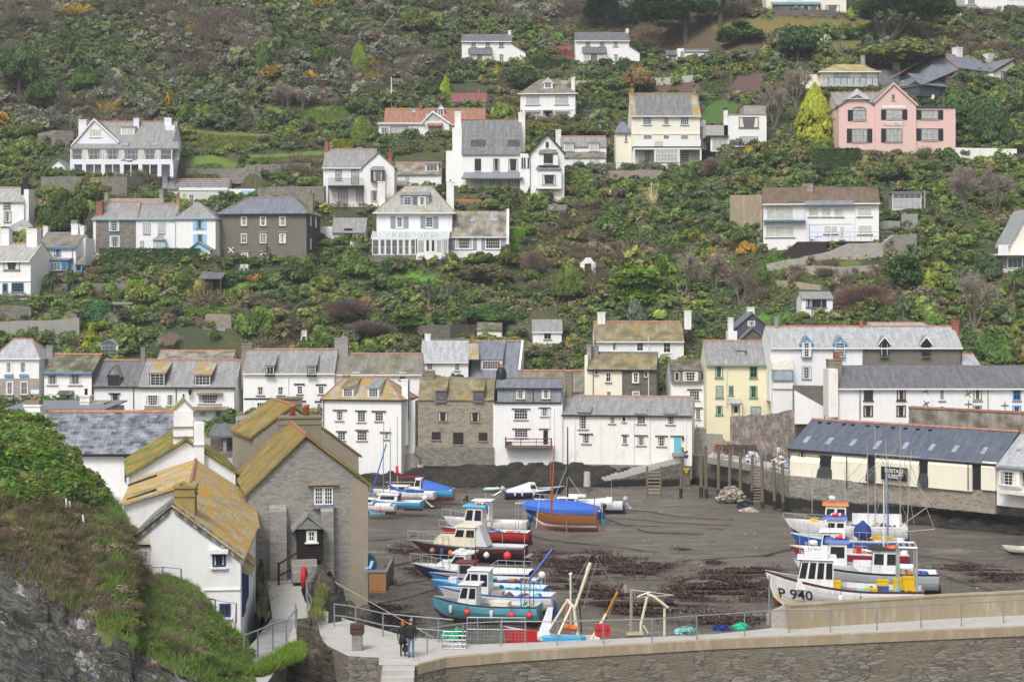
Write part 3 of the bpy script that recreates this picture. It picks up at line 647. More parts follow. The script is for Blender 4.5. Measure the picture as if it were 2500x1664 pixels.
def eT(name,pts,th,ztop,zbot,mat,label=None,cat=aQ,jag=0.0,cap=None,rng=None,kind=None):
 """a free-standing wall along world points; ztop may be a list"""
 m=MB();k=len(pts);zt=ztop if isinstance(ztop,(list,tuple))else[ztop]*k
 zb=zbot if isinstance(zbot,(list,tuple))else[zbot]*k
 P_,Z_,B_=[pts[0]],[zt[0]],[zb[0]]
 for i in range(1,k):
  n=max(1,int(math.hypot(pts[i][0]-pts[i-1][0],pts[i][1]-pts[i-1][1])/1.2))if jag else 1
  for j in range(1,n+1):
   f=j/n;P_.append((pts[i-1][0]+(pts[i][0]-pts[i-1][0])*f,pts[i-1][1]+(pts[i][1]-pts[i-1][1])*f))
   Z_.append(zt[i-1]+(zt[i]-zt[i-1])*f+random.uniform(-jag,jag));B_.append(zb[i-1]+(zb[i]-zb[i-1])*f)
 base=0
 nrm=[]
 for i in range(len(P_)):
  a=P_[max(0,i-1)];b=P_[min(len(P_)-1,i+1)];d=math.hypot(b[0]-a[0],b[1]-a[1])or 1;nrm.append((-(b[1]-a[1])/d*th/2,(b[0]-a[0])/d*th/2))
 for i,p in enumerate(P_):
  n=nrm[i];m.v+=[(p[0]-n[0],p[1]-n[1],B_[i]),(p[0]-n[0],p[1]-n[1],Z_[i]),(p[0]+n[0],p[1]+n[1],Z_[i]),(p[0]+n[0],p[1]+n[1],B_[i])]
 for i in range(len(P_)-1):
  a=i*4;b=a+4
  for q in((a,b,b+1,a+1),(a+1,b+1,b+2,a+2),(a+2,b+2,b+3,a+3)):m.f.append(q);m.m.append(0)
 m.f.append((0,1,2,3));e=(len(P_)-1)*4;m.f.append((e+3,e+2,e+1,e));m.m+=[0,0]
 o=m.build(name,M[mat]);tag(o,label,cat if not kind else None,kind=kind)
 if cap:
  c=MB();cm,ch=cap
  for i in range(len(P_)-1):
   n=nrm[i];n2=nrm[i+1];p,q=P_[i],P_[i+1];s_=1.15
   c.solid([(p[0]-n[0]*s_,p[1]-n[1]*s_,Z_[i]+.004),(q[0]-n2[0]*s_,q[1]-n2[1]*s_,Z_[i+1]+.004),(q[0]-n2[0]*s_,q[1]-n2[1]*s_,Z_[i+1]+ch),(p[0]-n[0]*s_,p[1]-n[1]*s_,Z_[i]+ch)],[(p[0]+n[0]*s_,p[1]+n[1]*s_,Z_[i]+.004),(q[0]+n2[0]*s_,q[1]+n2[1]*s_,Z_[i+1]+.004),(q[0]+n2[0]*s_,q[1]+n2[1]*s_,Z_[i+1]+ch),(p[0]+n[0]*s_,p[1]+n[1]*s_,Z_[i]+ch)])
  c.build('coping',M[cm],o)
 return o
def at(t,x,y,z):px,py=S(t,x,y);Y=yz(py,z);return P(px,py,Y)
def xy(t,x,y,z):p=at(t,x,y,z);return(p.x,p.y)
# rocky bank under the waterfront cottages (row of weed-covered rock between the house walls and the mud)
def eS(name,line,mat,seed,ztop,wid,amp=.5,label=None,cat=None,kind=None,nseg=90,prof=None):
 """a craggy ridge swept along world points; wid = half-width towards and away, ztop per point"""
 rs=np.random.RandomState(seed);pts=np.array(line,float);L=np.concatenate([[0],np.cumsum(np.hypot(*(pts[1:]-pts[:-1]).T))])
 s=np.linspace(0,L[-1],nseg);px=np.interp(s,L,pts[:,0]);py=np.interp(s,L,pts[:,1]);zt=np.interp(s,L,np.array(ztop,float));wd=np.interp(s,L,np.array(wid,float)if not np.isscalar(wid)else[wid]*len(L))
 dx,dy=np.gradient(px),np.gradient(py);d=np.hypot(dx,dy);nx_,ny_=dy/d,-dx/d
 k=22;u=np.linspace(-1,1,k);V=[]
 ph=rs.uniform(0,6.3,12);fr=rs.uniform(.4,3.2,(12,2))
 for i in range(nseg):
  for uu in u:
   h=(1-abs(uu)**2.2)
   z=zt[i]*h;nsum=sum(math.sin(fr[j,0]*s[i]*(1+j*.15)+fr[j,1]*uu*wd[i]*2+ph[j])/(1+j*.35)for j in range(12))/3.0
   step=(math.floor(z/.35+nsum)*.35-z)*.6 if prof==dL else 0
   z2=z+(nsum*amp+step)*(h**.35)-(.5 if abs(uu)==1 else 0)
   o=uu*wd[i]+nsum*amp*.5
   V.append((px[i]+nx_[i]*o,py[i]+ny_[i]*o,z2))
 a=(np.arange(nseg-1)[:,None]*k+np.arange(k-1)[None,:]).ravel()
 o=link(name,npmesh(name,np.array(V),np.stack([a,a+1,a+k+1,a+k],1),None,M[mat],False));return tag(o,label,cat,kind=kind)
eS('foreshore_rock',[(-22,197.2),(-14,196.8),(-5,196.4),(3,196.3),(10,196.6),(16,197.6),(20,198.6)],cH,3,[1.5,1.6,2.6,2.8,2.6,1.7,.9],[1.9,2.1,2.4,2.4,2.2,2.0,1.4],.35,kind=aI,nseg=170,prof=dL)
# houses on the hill
h=House('veranda_house','large white house with long glazed balcony alone on the left slope',ak,1,640,1500,822)
h.gable(8,515,345,a4,af,x0=1.2)
h.eR(630,1030,822,545,820,325,-.9,5,a4,af,barge=ab,ridge=None,ye_r=515)
h.win(778,410,882,480,4,1,gl=bj,off=-.9,sill=ab)
h.slope('veranda_roof',615,1560,517,576,0,-2.6,af,inset=.7)
for a,b in((1048,1118),(1310,1380)):
 q=h.rect(a,535,b,556,-1.3);m=MB();m.solid([(q[0],-1.75,q[2]+.0),(q[1],-1.75,q[2]),(q[1],-1.75,q[2]+.12),(q[0],-1.75,q[2]+.12)],[(q[0],-1.0,q[3]+.05),(q[1],-1.0,q[3]+.05),(q[1],-1.0,q[3]+.17),(q[0],-1.0,q[3]+.17)]);h.b(cv,m,M[cv])
h.box(bz,608,680,1503,718,-2.5,0,a4)
for a,b in((610,645),(715,748),(880,913),(1042,1076),(1204,1237),(1370,1404),(1478,1508)):h.box('column',a,718,b,824,-2.5,-2.1,a4)
for x in(818,980,1138,1304):h.box(bK,x-4,718,x+4,824,-2.45,-2.3,ab)
xs=(610,733,900,1062,1220,1388,1500)
for a,b in zip(xs,xs[1:]):h.win(a+2,582,b-2,680,4 if b-a>130 else 1,2,gl=ag,off=-2.42,sill=None,fw=.14)
h.win(1506,585,1560,678,3,2,gl=ah,off=-1.2,sill=None)
for r in((790,722,880,790),(1080,722,1150,788),(1320,722,1372,790)):h.win(*r,nx=3,ny=3,fr=aO,gl=av)
h.box('inner_wall',640,722,1480,822,-.03,-.004,c8)
h.eW(1050,1170,395,458,388,af,ad,nx=4,ny=1,gl=bj)
for x0,x1,yt,yb,o in((683,752,328,450,2.5),(1162,1208,315,440,2.6),(1430,1490,310,380,3.2)):h.eV(x0,x1,yt,yb,o,.9,a4,1)
h.box('gable_stack',1440,380,1520,540,2.2,5.5,a4)
h=House('garden_shed','small white gabled shed with two narrow dark doors beside the veranda house',cK,1,400,580,822)
h.eR(400,606,822,770,505,675,0,5,ad,af,ridge=None)
for a,b in((472,500),(516,548)):h.door(a,736,b,822,ae)
h=House('weatherboard_house','pale green weatherboarded house with two sash windows and a flat parapet',ak,1,1565,1975,1090,dY=3)
h.box(aQ,1560,940,1976,1092,0,4,c8)
m=MB()
for i in range(14):z=i*.33;m.box(0,h.w,-.02,-.001,z,z+.02)
h.b('board_line',m,M[ad]);h.box(dV,1556,920,1980,944,-.12,4,ad)
h.wins([(1638,975,1692,1055,2,2),(1840,975,1894,1055,2,2)],gl=ag,fw=.1,sill=ab)
h2=House('','','',1,1450,1978,1000,h.A.y+4,root=h);h2.gable(6,925,845,ad,ce,ridge=aG,x0=0)
h2.win(1495,1012,1520,1040,1,1);h2.eV(1460,1482,800,860,3,.5,bd,1);h.pipe(1948,925,1090)
h2=House('','','',1,1978,2220,1005,h.A.y+1,root=h);h2.box(d3,1978,930,2222,1090,0,4,aa);h2.box('garage_door',2096,944,2194,1005,-.06,-.01,al)
h=House('stone_cottage','grey slatestone end cottage with pale blue window frames and red hip tiles',ak,5,835,1220,745,dY=1)
h.hip(7,383,232,da,af,hl=1000,ridge=aG,oh=.25)
h.wins([(985,400,1067,493,4,4),(990,540,1073,635,4,4),(995,695,1080,745,4,2)],fr=ab,surround=al);h.band(cO,830,1222,381,389,al,.3)
h.box(dQ,835,690,1220,760,-.04,-.005,aa);h.box(b5,955,695,992,745,-.08,-.045,al);h.box(b5,1082,695,1120,745,-.08,-.045,al);h.box(dQ,837,385,862,700,-.04,-.005,aa)
h.eV(862,918,225,350,.5,1.0,bd,0);YT=h.A.y
h=House('terrace_cottage','white middle cottage of the hill terrace with a small slate-roofed bay',ak,5,1222,1573,745,YT)
h.gable(7,380,247,aa,af,ov=0);h.band(cO,1222,1573,378,386,al,.3)
h.wins([(1290,430,1347,517,3,4),(1425,428,1480,514,3,4),(1265,588,1287,635,1,2)],gl=ah,surround=aO)
h.box('bay',1376,570,1486,662,-.8,0,al);h.win(1398,575,1462,655,2,2,gl=ah,off=-.82);h.slope(by,1366,1492,522,572,0,-1.0,af,inset=.9)
h.eV(1585,1618,195,290,3,.8,aw,1,poth=.9);h.door(1262,690,1312,745,aO)
h=House('shuttered_cottage','white cottage with sky blue shutters and a blue gabled porch',ak,5,1575,1937,745,YT-.2,YT-.8)
h.hip(7,378,232,aa,af,hl=1765,hr=1790,ridge=None,oh=.25);h.band(cO,1572,1940,374,382,al,.3);h.pipe(1577,385,745,al)
h.wins([(1768,388,1822,472,3,4),(1770,524,1824,588,3,3)],fr=aO,surround=al);h.eZ(1768,398,1822,485,34,al);h.eZ(1770,522,1824,620,34,al)
h.eR(1695,1890,775,660,1785,595,-2.2,2.2,al,af,ridge=None);h.box('porch_front',1722,685,1890,778,-2.3,-2.18,ab);h.win(1728,690,1830,778,4,1,off=-2.32,fw=.12)
h.box('porch_side',1888,655,1978,780,-2.1,0,cn);h.door(1605,685,1665,770,al,al,gl=(.5,.9));h.slope('door_hood',1590,1672,665,680,0,-.5,bC)
h=House('back_roof_cottage','low cottage roof with two grey stacks showing behind the terrace',ak,5,905,1440,300,YT+9)
h.gable(6,250,205,aa,af,ridge=aG);h.eV(940,972,148,220,2.5,.7,aj,1);h.eV(1432,1467,115,215,2.5,.8,aj,1)
h=House('grey_villa','square grey rendered villa with blue slate hip roof and a white X on its wall',ak,2,-232,528,1565,t1=-1.5)
h.hip(9,1143,1005,cn,aD,hl=30,hr=415,ridge=ar,gut=ae,hipt=.13)
G=dict(fr=ab,fw=.12,bw=.06)
for x in(123,292):h.win(x,1170,x+55,1252,2,2,**G);h.win(x,1318,x+56,1402,3,4,**G)
for x,y0,y1,n in((-42,1170,1252,2),(-42,1318,1402,3)):h.win(x,y0,x+52,y1,n,2,**G)
h.win(-40,1483,22,1565,2,3,gl=ah,**G);h.door(130,1490,190,1565,ab,gl=(.2,.95))
for y,a,b in((1303,110,190),(1303,280,360),(1470,-60,40),(1470,110,205)):h.band('hood_mould',a,b,y,y+8,aj,.15)
m=MB()
for sgn in(1,-1):
 a,za=h.ray(-150,1440 if sgn>0 else 1488,0);b,zb=h.ray(-104,1488 if sgn>0 else 1440,0);m.tube([(a,-.1,za),(b,-.1-.01*sgn,zb)],.09,5)
h.b('wall_tie_cross',m,M[ab]);h.eV(540,585,970,1130,4,.8,ar,1)
m=MB();m.box(h.w+.005,h.w+.03,0,9,-2,h.e-.02);h.b('slate_hung_side',m,M[aZ])
for yy,z0,z1 in((2.2,5.5,7.3),(2.2,1.9,3.6),(5.5,5.4,7.6)):
 m=MB();m.box(h.w+.03,h.w+.09,yy,yy+.8,z0,z1);h.b(cT,m,M[ab])
h=House('black_stack_cottage','tall white cottage with a black chimney and lean-to conservatory at the left edge',ak,5,-70,215,520,dY=2)
h.gable(7,222,100,aa,cf,ov=0);h.wins([(35,230,92,290,3,2),(40,322,97,412,3,4),(50,455,102,520,3,3)],sill=ae,lint=None,surround=ae)
h.box(eB,215,118,258,420,.4,3.5,aa);h.eV(188,256,70,130,1.5,1.2,ae,0);h.eV(204,240,12,72,1.6,.9,ae,1)
q=MB();a,b,zb,zt=h.rect(105,445,295,530,-2.5);c=h.ray(200,390,-2.5)
q.box(a,b,-2.5,-.1,zb-1,zt);h.b('conservatory',q,M[ah]);q=MB();q.ext([(a-.1,zt),(b+.1,zt),(c[0],c[1])],'y',-2.6,-.1);h.b(cZ,q,M[b6])
h.win(105,448,295,530,6,2,gl=bj,off=-2.52,sill=None)
h=House('teal_window_cottage','white cottage with dark teal windows and two white stacks at the lower left edge',ak,5,-110,275,1105,t1=-1.5)
h.gable(7,752,600,aa,cf,ov=.05,gut=ab)
h.wins([(33,765,180,845,4,3),(103,955,215,1042,4,3)],fr=aO,fw=.14);h.door(22,960,72,1106,aO,aO,gl=(.5,.9));h.band(bf,-110,275,938,946,aa,.12)
h.eV(0,80,470,640,3.0,1.0,aa,0,drop=1.5);h.eV(238,332,470,690,2.6,1.3,aa,2,drop=2.0,poth=.3)
h=House('blue_bay_cottage','white cottage with bright blue bay window, blue door and stepped end chimney',ak,5,325,680,900,t1=-1)
h.gable(7,642,508,aa,aH,ov=.05,ridge=bC);h.band(cO,330,680,636,645,aq,.28)
h.win(493,632,543,712,2,3,fr=aq,surround=aq);h.box('bay',425,745,610,852,-1.1,0,aq);h.win(452,775,545,845,3,3,off=-1.12,gl=ag);h.win(560,775,600,845,1,2,fr=aq,off=-1.12,gl=ag);h.slope(by,400,625,735,745,0,-1.35,bC,th=.2)
h.eV(640,700,430,560,3,1.2,aa,0,drop=2);h.eV(640,690,395,440,3.1,.9,aj,0);h.box('gable_buttress',680,555,768,800,2.5,5.5,aa);h.eV(716,755,445,560,3,.8,aa,0);h.eV(388,428,448,510,4.0,.8,aa,0)
h.door(678,790,738,915,aq,aq,gl=(.55,.9),off=-.1);h.slope('side_roof',675,742,720,790,.9,-.3,aH);h.pipe(652,645,790,aq)
h=House('balcony_house','white double-fronted house with dark iron balcony left of its gable',ak,2,675,1290,1090)
h.gable(8,735,583,aa,af,x1=h.w*.72,oh=.3,gut=ab)
h.eR(1018,1292,1095,738,1155,615,-.9,7,ad,af,barge=None,ridge=None)
for r in((780,765,834,850,2,2),(918,762,986,895,2,2),(803,930,888,1060,3,2),(960,935,1015,1042,2,2)):h.win(*r,fr=am,gl=ah,sill=ab)
h.win(1088,945,1155,1035,2,2,fr=am,gl=ag,off=-.9,sill=ab)
h.box('bay',1086,765,1208,866,-1.6,-.9,am);h.win(1110,772,1190,862,1,1,fr=am,gl=ag,off=-1.62);h.slope(by,1082,1212,733,765,-.9,-1.75,bC,inset=.3)
h.box('balcony',715,900,1025,916,-1.6,0,ao);h.rail(a9,718,1022,838,902,-1.5,ao,34)
for x in(722,1022):h.box(bK,x-4,916,x+4,1085,-1.55,-1.4,ao)
h.eV(688,718,515,640,3.2,.9,bd,1);h.eV(1238,1270,618,740,3.2,.8,bd,1,poth=.7);h.eV(1150,1215,865,1060,-3.5,1.1,aC,1,drop=2.5,poth=.3)
h=House('low_white_cottage','low white cottage with wide flat dormer between balcony house and big gabled house',ak,2,1292,1700,935,dY=3)
h.gable(7,797,700,aa,bS,ov=0);h.eW(1562,1675,716,778,705,af,ad,nx=3,ny=1,gl=ag);h.win(1385,812,1427,872,2,2,gl=ah);h.win(1588,872,1660,910,2,1);h.pipe(1498,800,905,ab)
h.slope('lean_to_roof',1290,1400,850,930,.2,-1.5,af)
h=House('conservatory_house','white house with grey shutters and a long glazed conservatory, middle of the slope',ak,6,568,1225,778)
h.hip(10,350,122,aa,cf,hl=820,hr=1045,ridge=aw,oh=.5,gut=ab)
h.eW(776,1026,205,298,180,af,aL,nx=1,ny=1,winr=(885,214,922,290),fr=aL,gl=ag)
_,df,_=h.on_roof(900,298)
for a,b in((805,872),(928,998)):h.win(a,215,b,290,4,3,off=df-.1,sill=None,fw=.1)
for a,b in((735,800),(995,1060)):h.win(a,390,b,482,4,4,sill=ab,fw=.1);h.eZ(a,386,b,490,46,aL)
h.eV(585,642,85,260,3.6,1.0,aC,1,drop=4,poth=.3);h.eV(1176,1240,82,320,3.0,1.1,aa,1,drop=5,poth=.35)
o=-3.2
h.slope(cZ,522,1198,515,572,0,o,b6,th=.06)
for i in range(13):
 x=524+i*56;a,zt=h.ray(x+12,514,0);b,zb=h.ray(x,571,o);m=MB();m.tube([(a,0,zt+.05),(b,o,zb+.05)],.05,5);h.b('glazing_bar',m,M[ab])
h.box(eh,525,722,1195,785,o,o+.3,aB);h.box('eaves_beam',520,568,1200,582,o-.08,o+.1,ab)
xs=[530,590,645,698,752,805,858,912]
for a,b in zip(xs,xs[1:]):h.win(a,583,b,720,1,2,gl=ag,off=o,sill=None,fw=.11)
h.win(922,585,990,706,1,1,gl=ah,off=o,sill=None,fw=.16);h.door(990,585,1035,706,ab,off=o,gl=(.15,.93));h.door(1037,585,1082,706,ab,off=o,gl=(.15,.93));h.win(1084,585,1140,706,1,1,gl=ah,off=o,sill=None,fw=.16);h.win(1145,583,1192,720,1,2,gl=ah,off=o,sill=None,fw=.11)
h.box('conservatory_wall',912,706,1195,785,o-.02,o+.25,ad)
w2=House('','','',6,1205,1700,775,h.A.y-.5,root=h,foot=True)
w2.gable(8,548,340,aa,bS,ov=0,ridge=None,gut=ab);w2.sky(1380,405,1430,436);w2.sky(1545,400,1628,431)
w2.wins([(1255,572,1402,668,8,3),(1517,572,1643,668,6,3)],sill=ab,fw=.1)
for a,b in((1207,1250),(1408,1440),(1480,1512),(1648,1690)):w2.box(b5,a,570,b,676,-.06,-.01,aL)
m=MB();m.ext([(-.4,-2),(8.2,-2),(8.2,w2.e),(4,w2.r+.35),(-.4,w2.e-.1)],'x',w2.w,w2.w+.35);w2.b(dI,m,M[aa])
h=House('open_store','white garden store with slate roof and a dark open doorway',cK,6,185,470,610,dY=1)
h.gable(4.5,513,398,aa,af,ridge=None,ov=.1);h.box('doorway_shade_panel',287,490,358,600,-.02,.02,ae);h.box('yard_wall',72,472,188,605,1.5,1.9,aa)  # doorway is a solid black panel, its colour standing in for shade inside
h=House('black_window_house','big white house with black windows, steep slate roof and a lead veranda canopy',ak,3,100,605,1540)
e=h.zrow(1195,0);b1=h.zrow(1058,1.0);r=h.zrow(900,4.5);h.e,h.r,h.d,h.rf=e,b1,2.0,.5
m=MB();m.ext([(0,-2),(9,-2),(9,e),(4.5,r-.15),(1.0,b1-.1),(0,e)],'x',0,h.w);h.b(aQ,m,M[aa])
m=MB();m.ext([(-.25,e-.25),(1.0,b1-.15),(4.5,r-.15),(4.5,r),(1.0,b1+.06),(-.25,e-.1)],'x',-.1,h.w+.2);m.ext([(9.3,e-.3),(9.3,e-.1),(4.51,r),(4.51,r-.15)],'x',-.1,h.w+.2);h.roof=h.b(bJ,m,M[ce])
m=MB();m.box(-.1,h.w,4.4,4.6,r-.02,r+.1);h.b(bZ,m,M[aG],h.roof)
for a,b,fr in((178,298,0),(498,596,0)):h.box('dormer',a,1075,b,1152,.35,1.6,ad);h.win(a,1075,b,1150,4,3,fr=ae,gl=ag,off=.33,sill=ab)
for r_ in((210,1238,266,1345,2,4),(370,1238,425,1345,2,4),(502,1240,588,1345,2,2),(213,1412,271,1492,2,4),(372,1410,430,1492,2,4),(505,1415,595,1500,3,1)):h.win(*r_,fr=ae,gl=av,sill=ab)
h.slope('veranda_canopy',92,635,1355,1412,0,-2.2,bC,inset=.5);h.box('canopy_valance',100,1408,630,1414,-2.2,-2.1,ae)
for x in(143,352,432):h.box(bK,x-3,1412,x+3,1530,-2.1,-2.0,ae)
h.box('veranda_wall',110,1416,600,1540,-.03,-.006,aT)
h.eV(36,92,825,1000,4,1.2,aC,1,drop=6);h.box('chimney_breast',15,970,100,1545,2.5,6.5,aa);h.eV(590,648,835,970,4,1.2,aC,1,drop=4)
h.box(eC,-40,1170,100,1560,3.5,8,aa)
h.eR(690,990,1560,1185,842,1020,-3.5,8.5,aa,aH,barge=ae,ridge=aG,oh=.35)
for r_ in((828,1092,855,1143,1,2),(800,1378,915,1460,5,2)):h.win(*r_,fr=ae,gl=av,off=-3.5,sill=ab)
h.box('bay',768,1190,935,1296,-4.4,-3.5,aa);h.win(810,1190,890,1280,4,3,fr=ae,off=-4.42,sill=ab);h.slope(by,760,938,1158,1190,-3.5,-4.6,aH,inset=.4)
h.box('bay',755,1330,965,1500,-4.4,-3.5,aa);h.win(800,1378,915,1460,5,2,fr=ae,off=-4.42,sill=ab);h.slope(by,740,968,1294,1332,-3.5,-4.6,aD,inset=.4)
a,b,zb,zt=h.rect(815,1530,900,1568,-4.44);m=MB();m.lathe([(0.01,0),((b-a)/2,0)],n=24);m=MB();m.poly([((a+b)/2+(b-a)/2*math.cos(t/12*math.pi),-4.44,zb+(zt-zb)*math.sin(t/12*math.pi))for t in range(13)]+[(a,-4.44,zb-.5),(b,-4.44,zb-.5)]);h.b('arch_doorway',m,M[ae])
h.box(eD,605,1195,692,1560,-1.6,0,aa)
for a in(617,638,670):h.win(a,1230,a+14,1312,1,3,fr=ae,off=-1.62)
h.pipe(692,1190,1560,ae,-3.6)
h=House('hip_roof_house','white hip-roofed house with one small gabled dormer and striped window blinds',ak,3,607,1085,905,t1=-.7)
h.hip(9,668,548,ad,aH,hl=775,hr=930,ridge=None,gut=ab);h.eW(810,888,575,632,0,aH,ad,nx=2,ny=1,gabled=540,trim=ab,gl=ag,winr=(820,572,876,622))
for r in((655,688,778,770,4,2),(905,685,1028,768,4,2),(655,830,778,900,4,2),(912,826,1030,893,4,2)):h.win(*r,gl=ah,sill=aj,fw=.09)
for a,b in((648,790),(900,1045)):
 q=h.rect(a,822,b,832,-.4);m=MB();k=12
 for i in range(k):x=q[0]+(q[1]-q[0])*i/k;m.box(x,x+(q[1]-q[0])/k*.5,-.5,-.02,q[2],q[3])
 h.b('awning',m,M[aL])
h.door(822,832,866,905,ao,ab);h.band(bf,640,1085,808,815,ad,.1)
for x in(808,882):h.box(cE,x-3,826,x+3,862,-.7,-.6,ae)
h.box('porch_hood',803,822,888,829,-.8,0,ae);h.eV(1050,1082,532,660,3.5,.9,ad,1,drop=3,poth=.3)
for nm,lab,x0,x1,xc,yb,ye,yr,xl,bay in((dw,'white hill house with catslide end, the one left of the wooden rail fence',98,530,655,430,213,155,(178,302,420),(152,360,275,328,395)),(dw,'white hill house with catslide end and black garden bench, right of the wooden rail fence',1088,1555,1645,425,207,138,(1172,1295,1415),(1145,1357,265,318,390))):
 h=House(nm,lab,ak,3,x0,x1,yb,group=None);h.gable(8,ye,yr,ad,au,ridge=None,oh=.3,gut=ab)
 a=h.w;b,zl=h.ray(xc,320,0);m=MB();m.ext([(a-.01,-2),(b,-2),(b,zl),(a-.01,zl+(b-a)*.62)],'y',0.02,6);h.b('catslide_wall',m,M[ad])
 m=MB();m.ext([(a-.01,zl+(b-a)*.62),(b+.3,zl-.2),(b+.3,zl),(a-.01,zl+(b-a)*.62+.2)],'y',-.1,6.2);h.b('catslide_roof',m,M[au])
 for x in xl:h.win(x,ye+8,x+44,ye+55,2,2,gl=ag)
 h.win(xl[2],328,xl[2]+46,392,2,3,gl=ag)
 h.box('bay',bay[0]+12,bay[3]-4,bay[1]-5,bay[4]+22,-1.2,0,ad);h.slope(by,bay[0],bay[1],bay[2],bay[3],0,-1.5,au)
 w_=(bay[1]-bay[0]);h.win(bay[0]+15,bay[3]+6,bay[0]+w_*.32,bay[4],2,3,gl=ah,off=-1.22);h.win(bay[0]+w_*.33,bay[3]+6,bay[0]+w_*.64,bay[4],1,1,gl=ag,off=-1.22);h.win(bay[0]+w_*.65,bay[3]+6,bay[1]-12,bay[4],2,3,gl=ah,off=-1.22)
 h.eV(x1-30,x1-5,yr-32,yr+12,3.6,.8,aC,0);h.eV(xl[0]+45,xl[0]+62,yr-22 if x0<500 else yr-2,yr+6,3.8,.5,bd,0)
h=House('white_bungalow','long low white garden building with arched niche below the pine trees','bungalow',3,1885,2245,405)
h.box(aQ,1975,280,2030,405,-.3,5,ad);h.box(aQ,2030,300,2247,408,0,4,ad);h.slope(bJ,2030,2265,280,306,3.0,-.2,au)
h.box(aQ,1883,335,1975,395,0,4,ad);h.win(1893,338,1965,388,4,2,gl=ag);h.slope(bJ,1878,1975,295,335,3,-.3,au);h.box('brick_wall',1880,388,1975,412,-1.2,-1.0,bd)
a,b,zb,zt=h.rect(2000,300,2028,395,-.34);m=MB();m.poly([((a+b)/2+(b-a)/2*math.cos(t/10*math.pi),-.33,zt-.6+.6*math.sin(t/10*math.pi))for t in range(11)]+[(a,-.33,zb),(b,-.33,zb)]);h.b('niche',m,M[aj])
h=House('cream_house','three-storey pale cream house with white first-floor balcony and lichened slate roof',ak,3,1575,2170,1335)
h.gable(9,850,672,aT,ce,ov=.15,ridge=aw,oh=.4,gut=ab)
sl=(h.r-h.e)/4.5
for x0_,x1_ in((-.14,.9),(h.w-1.15,h.w+.14)):
 m=MB();m.solid([(x0_,-.38,h.e-.38*sl+.06),(x1_,-.38,h.e-.38*sl+.06),(x1_-.4,4.45,h.r+.0),(x0_,4.45,h.r+.0)],[(x0_,-.38,h.e-.38*sl+.075),(x1_,-.38,h.e-.38*sl+.075),(x1_-.4,4.45,h.r+.015),(x0_,4.45,h.r+.015)]);h.b('lichened_verge',m,M[a8],h.roof)
for x,wd in((1672,78),(1845,60),(1998,76)):h.win(x,876,x+wd,945,4 if wd>70 else 3,3,gl=ag,sill=aL,fw=.1)
for x,wd,y1 in((1675,78,1095),(1850,52,1130),(1998,76,1095)):h.win(x,1030,x+wd,y1,4 if wd>70 else 2,3,gl=ag,sill=None,fw=.1)
h.band(bf,1580,2170,1020,1026,aT,.1)
h.box(bz,1585,1132,2182,1145,-2.2,0,ae);h.box('balcony_fascia',1588,1145,2180,1158,-2.2,-2.0,ab);h.box(cF,1595,1068,1775,1132,-2.2,-2.12,ab);h.box(cF,1850,1068,2178,1132,-2.2,-2.12,ab);h.rail(a9,1775,1850,1092,1132,-2.15,ae,10)
for a in(1590,1772,1980,2170):h.box(bK,a,1158,a+14,1335,-2.15,-2.0,ab)
h.win(1792,1158,1976,1266,6,3,gl=ah,off=-2.1,fw=.1);h.box(eu,1788,1266,1980,1335,-2.1,-1.9,aT)
for a in(1677,2000):h.win(a,1170,a+78,1266,4,4,gl=ag,fw=.12)
h.eV(1563,1597,628,705,4,1.2,aw,1,pot=aw,potr=.3,poth=.8);h.eV(2100,2136,622,700,4,1.2,ar,1,pot=aw,potr=.3,poth=.8)
h.box(eC,1440,1015,1578,1330,1.0,6,aK);h.slope('wing_roof',1425,1585,915,1010,4.5,.6,aD,inset=1.2);h.win(1515,1028,1540,1090,1,2,gl=ag,off=1.0)
h.rail(dR,1365,2140,1272,1335,-3.6,aM,60)
h.box('side_glasshouse',2168,905,2218,962,1,3,ah);h.box('rear_block',2168,962,2228,1160,1.2,5,aj)
h=House('eyebrow_cottage','small white cottage with two eyebrow dormers between black-window and cream houses',ak,3,962,1355,1345,dY=4)
h.gable(7,1130,1043,aa,af,oh=.2)
for a,b in((985,1070),(1205,1290)):h.eW(a,b,1103,1168,1090,af,ad,nx=4,ny=2,gl=ah)
h.slope(b7,965,1350,1178,1228,0,-2.2,aH);h.box(db,975,1228,1350,1345,-2.0,0,aa)
for a,b in((1065,1088),(1095,1142),(1204,1235),(1245,1296)):h.win(a,1238,b,1302,2,3,gl=ah,off=-2.02)
h.eV(915,962,985,1100,3,1.2,aC,1,drop=3,poth=.3)
h=House('red_roof_bungalow','long bungalow with red tiled roof, white front gable and orange framed windows','bungalow',2,1155,2080,480)
h.gable(7,358,233,ad,cP,ov=.1,ridge=aw,gut=ab,x0=1.0)
h.eR(1530,1770,475,355,1625,258,-1.4,4,ad,cP,barge=ab,ridge=None)
h.win(1568,280,1695,342,5,1,gl=ah,off=-1.4,sill=None);h.win(1585,385,1710,432,6,2,gl=ag,off=-1.4);h.slope(by,1575,1715,358,378,-1.4,-2.0,cP)
h.slope(b7,1145,1560,352,366,0,-1.9,ap);h.win(1255,388,1415,450,4,1,fr=bH,gl=ah,off=-1.6,fw=.14);h.win(1165,395,1250,465,4,3,gl=ag,off=-1.6);h.win(1420,395,1470,450,4,3,gl=ag,off=-1.6);h.box(db,1158,366,1560,485,-1.55,-1.4,ad)
h.eW(1668,1726,232,292,0,aS,ad,nx=2,ny=2,gl=ag,gabled=195);h.sky(1445,245,1480,275);h.eV(1507,1533,190,235,3,.7,bd,1,poth=.3)
h=House('timbered_cabin','small half-timbered cabin with maroon tiled roof behind the red bungalow','cabin',2,1790,2090,235,dY=2)
h.gable(5,168,95,aa,dZ,ridge=None,ov=.15)
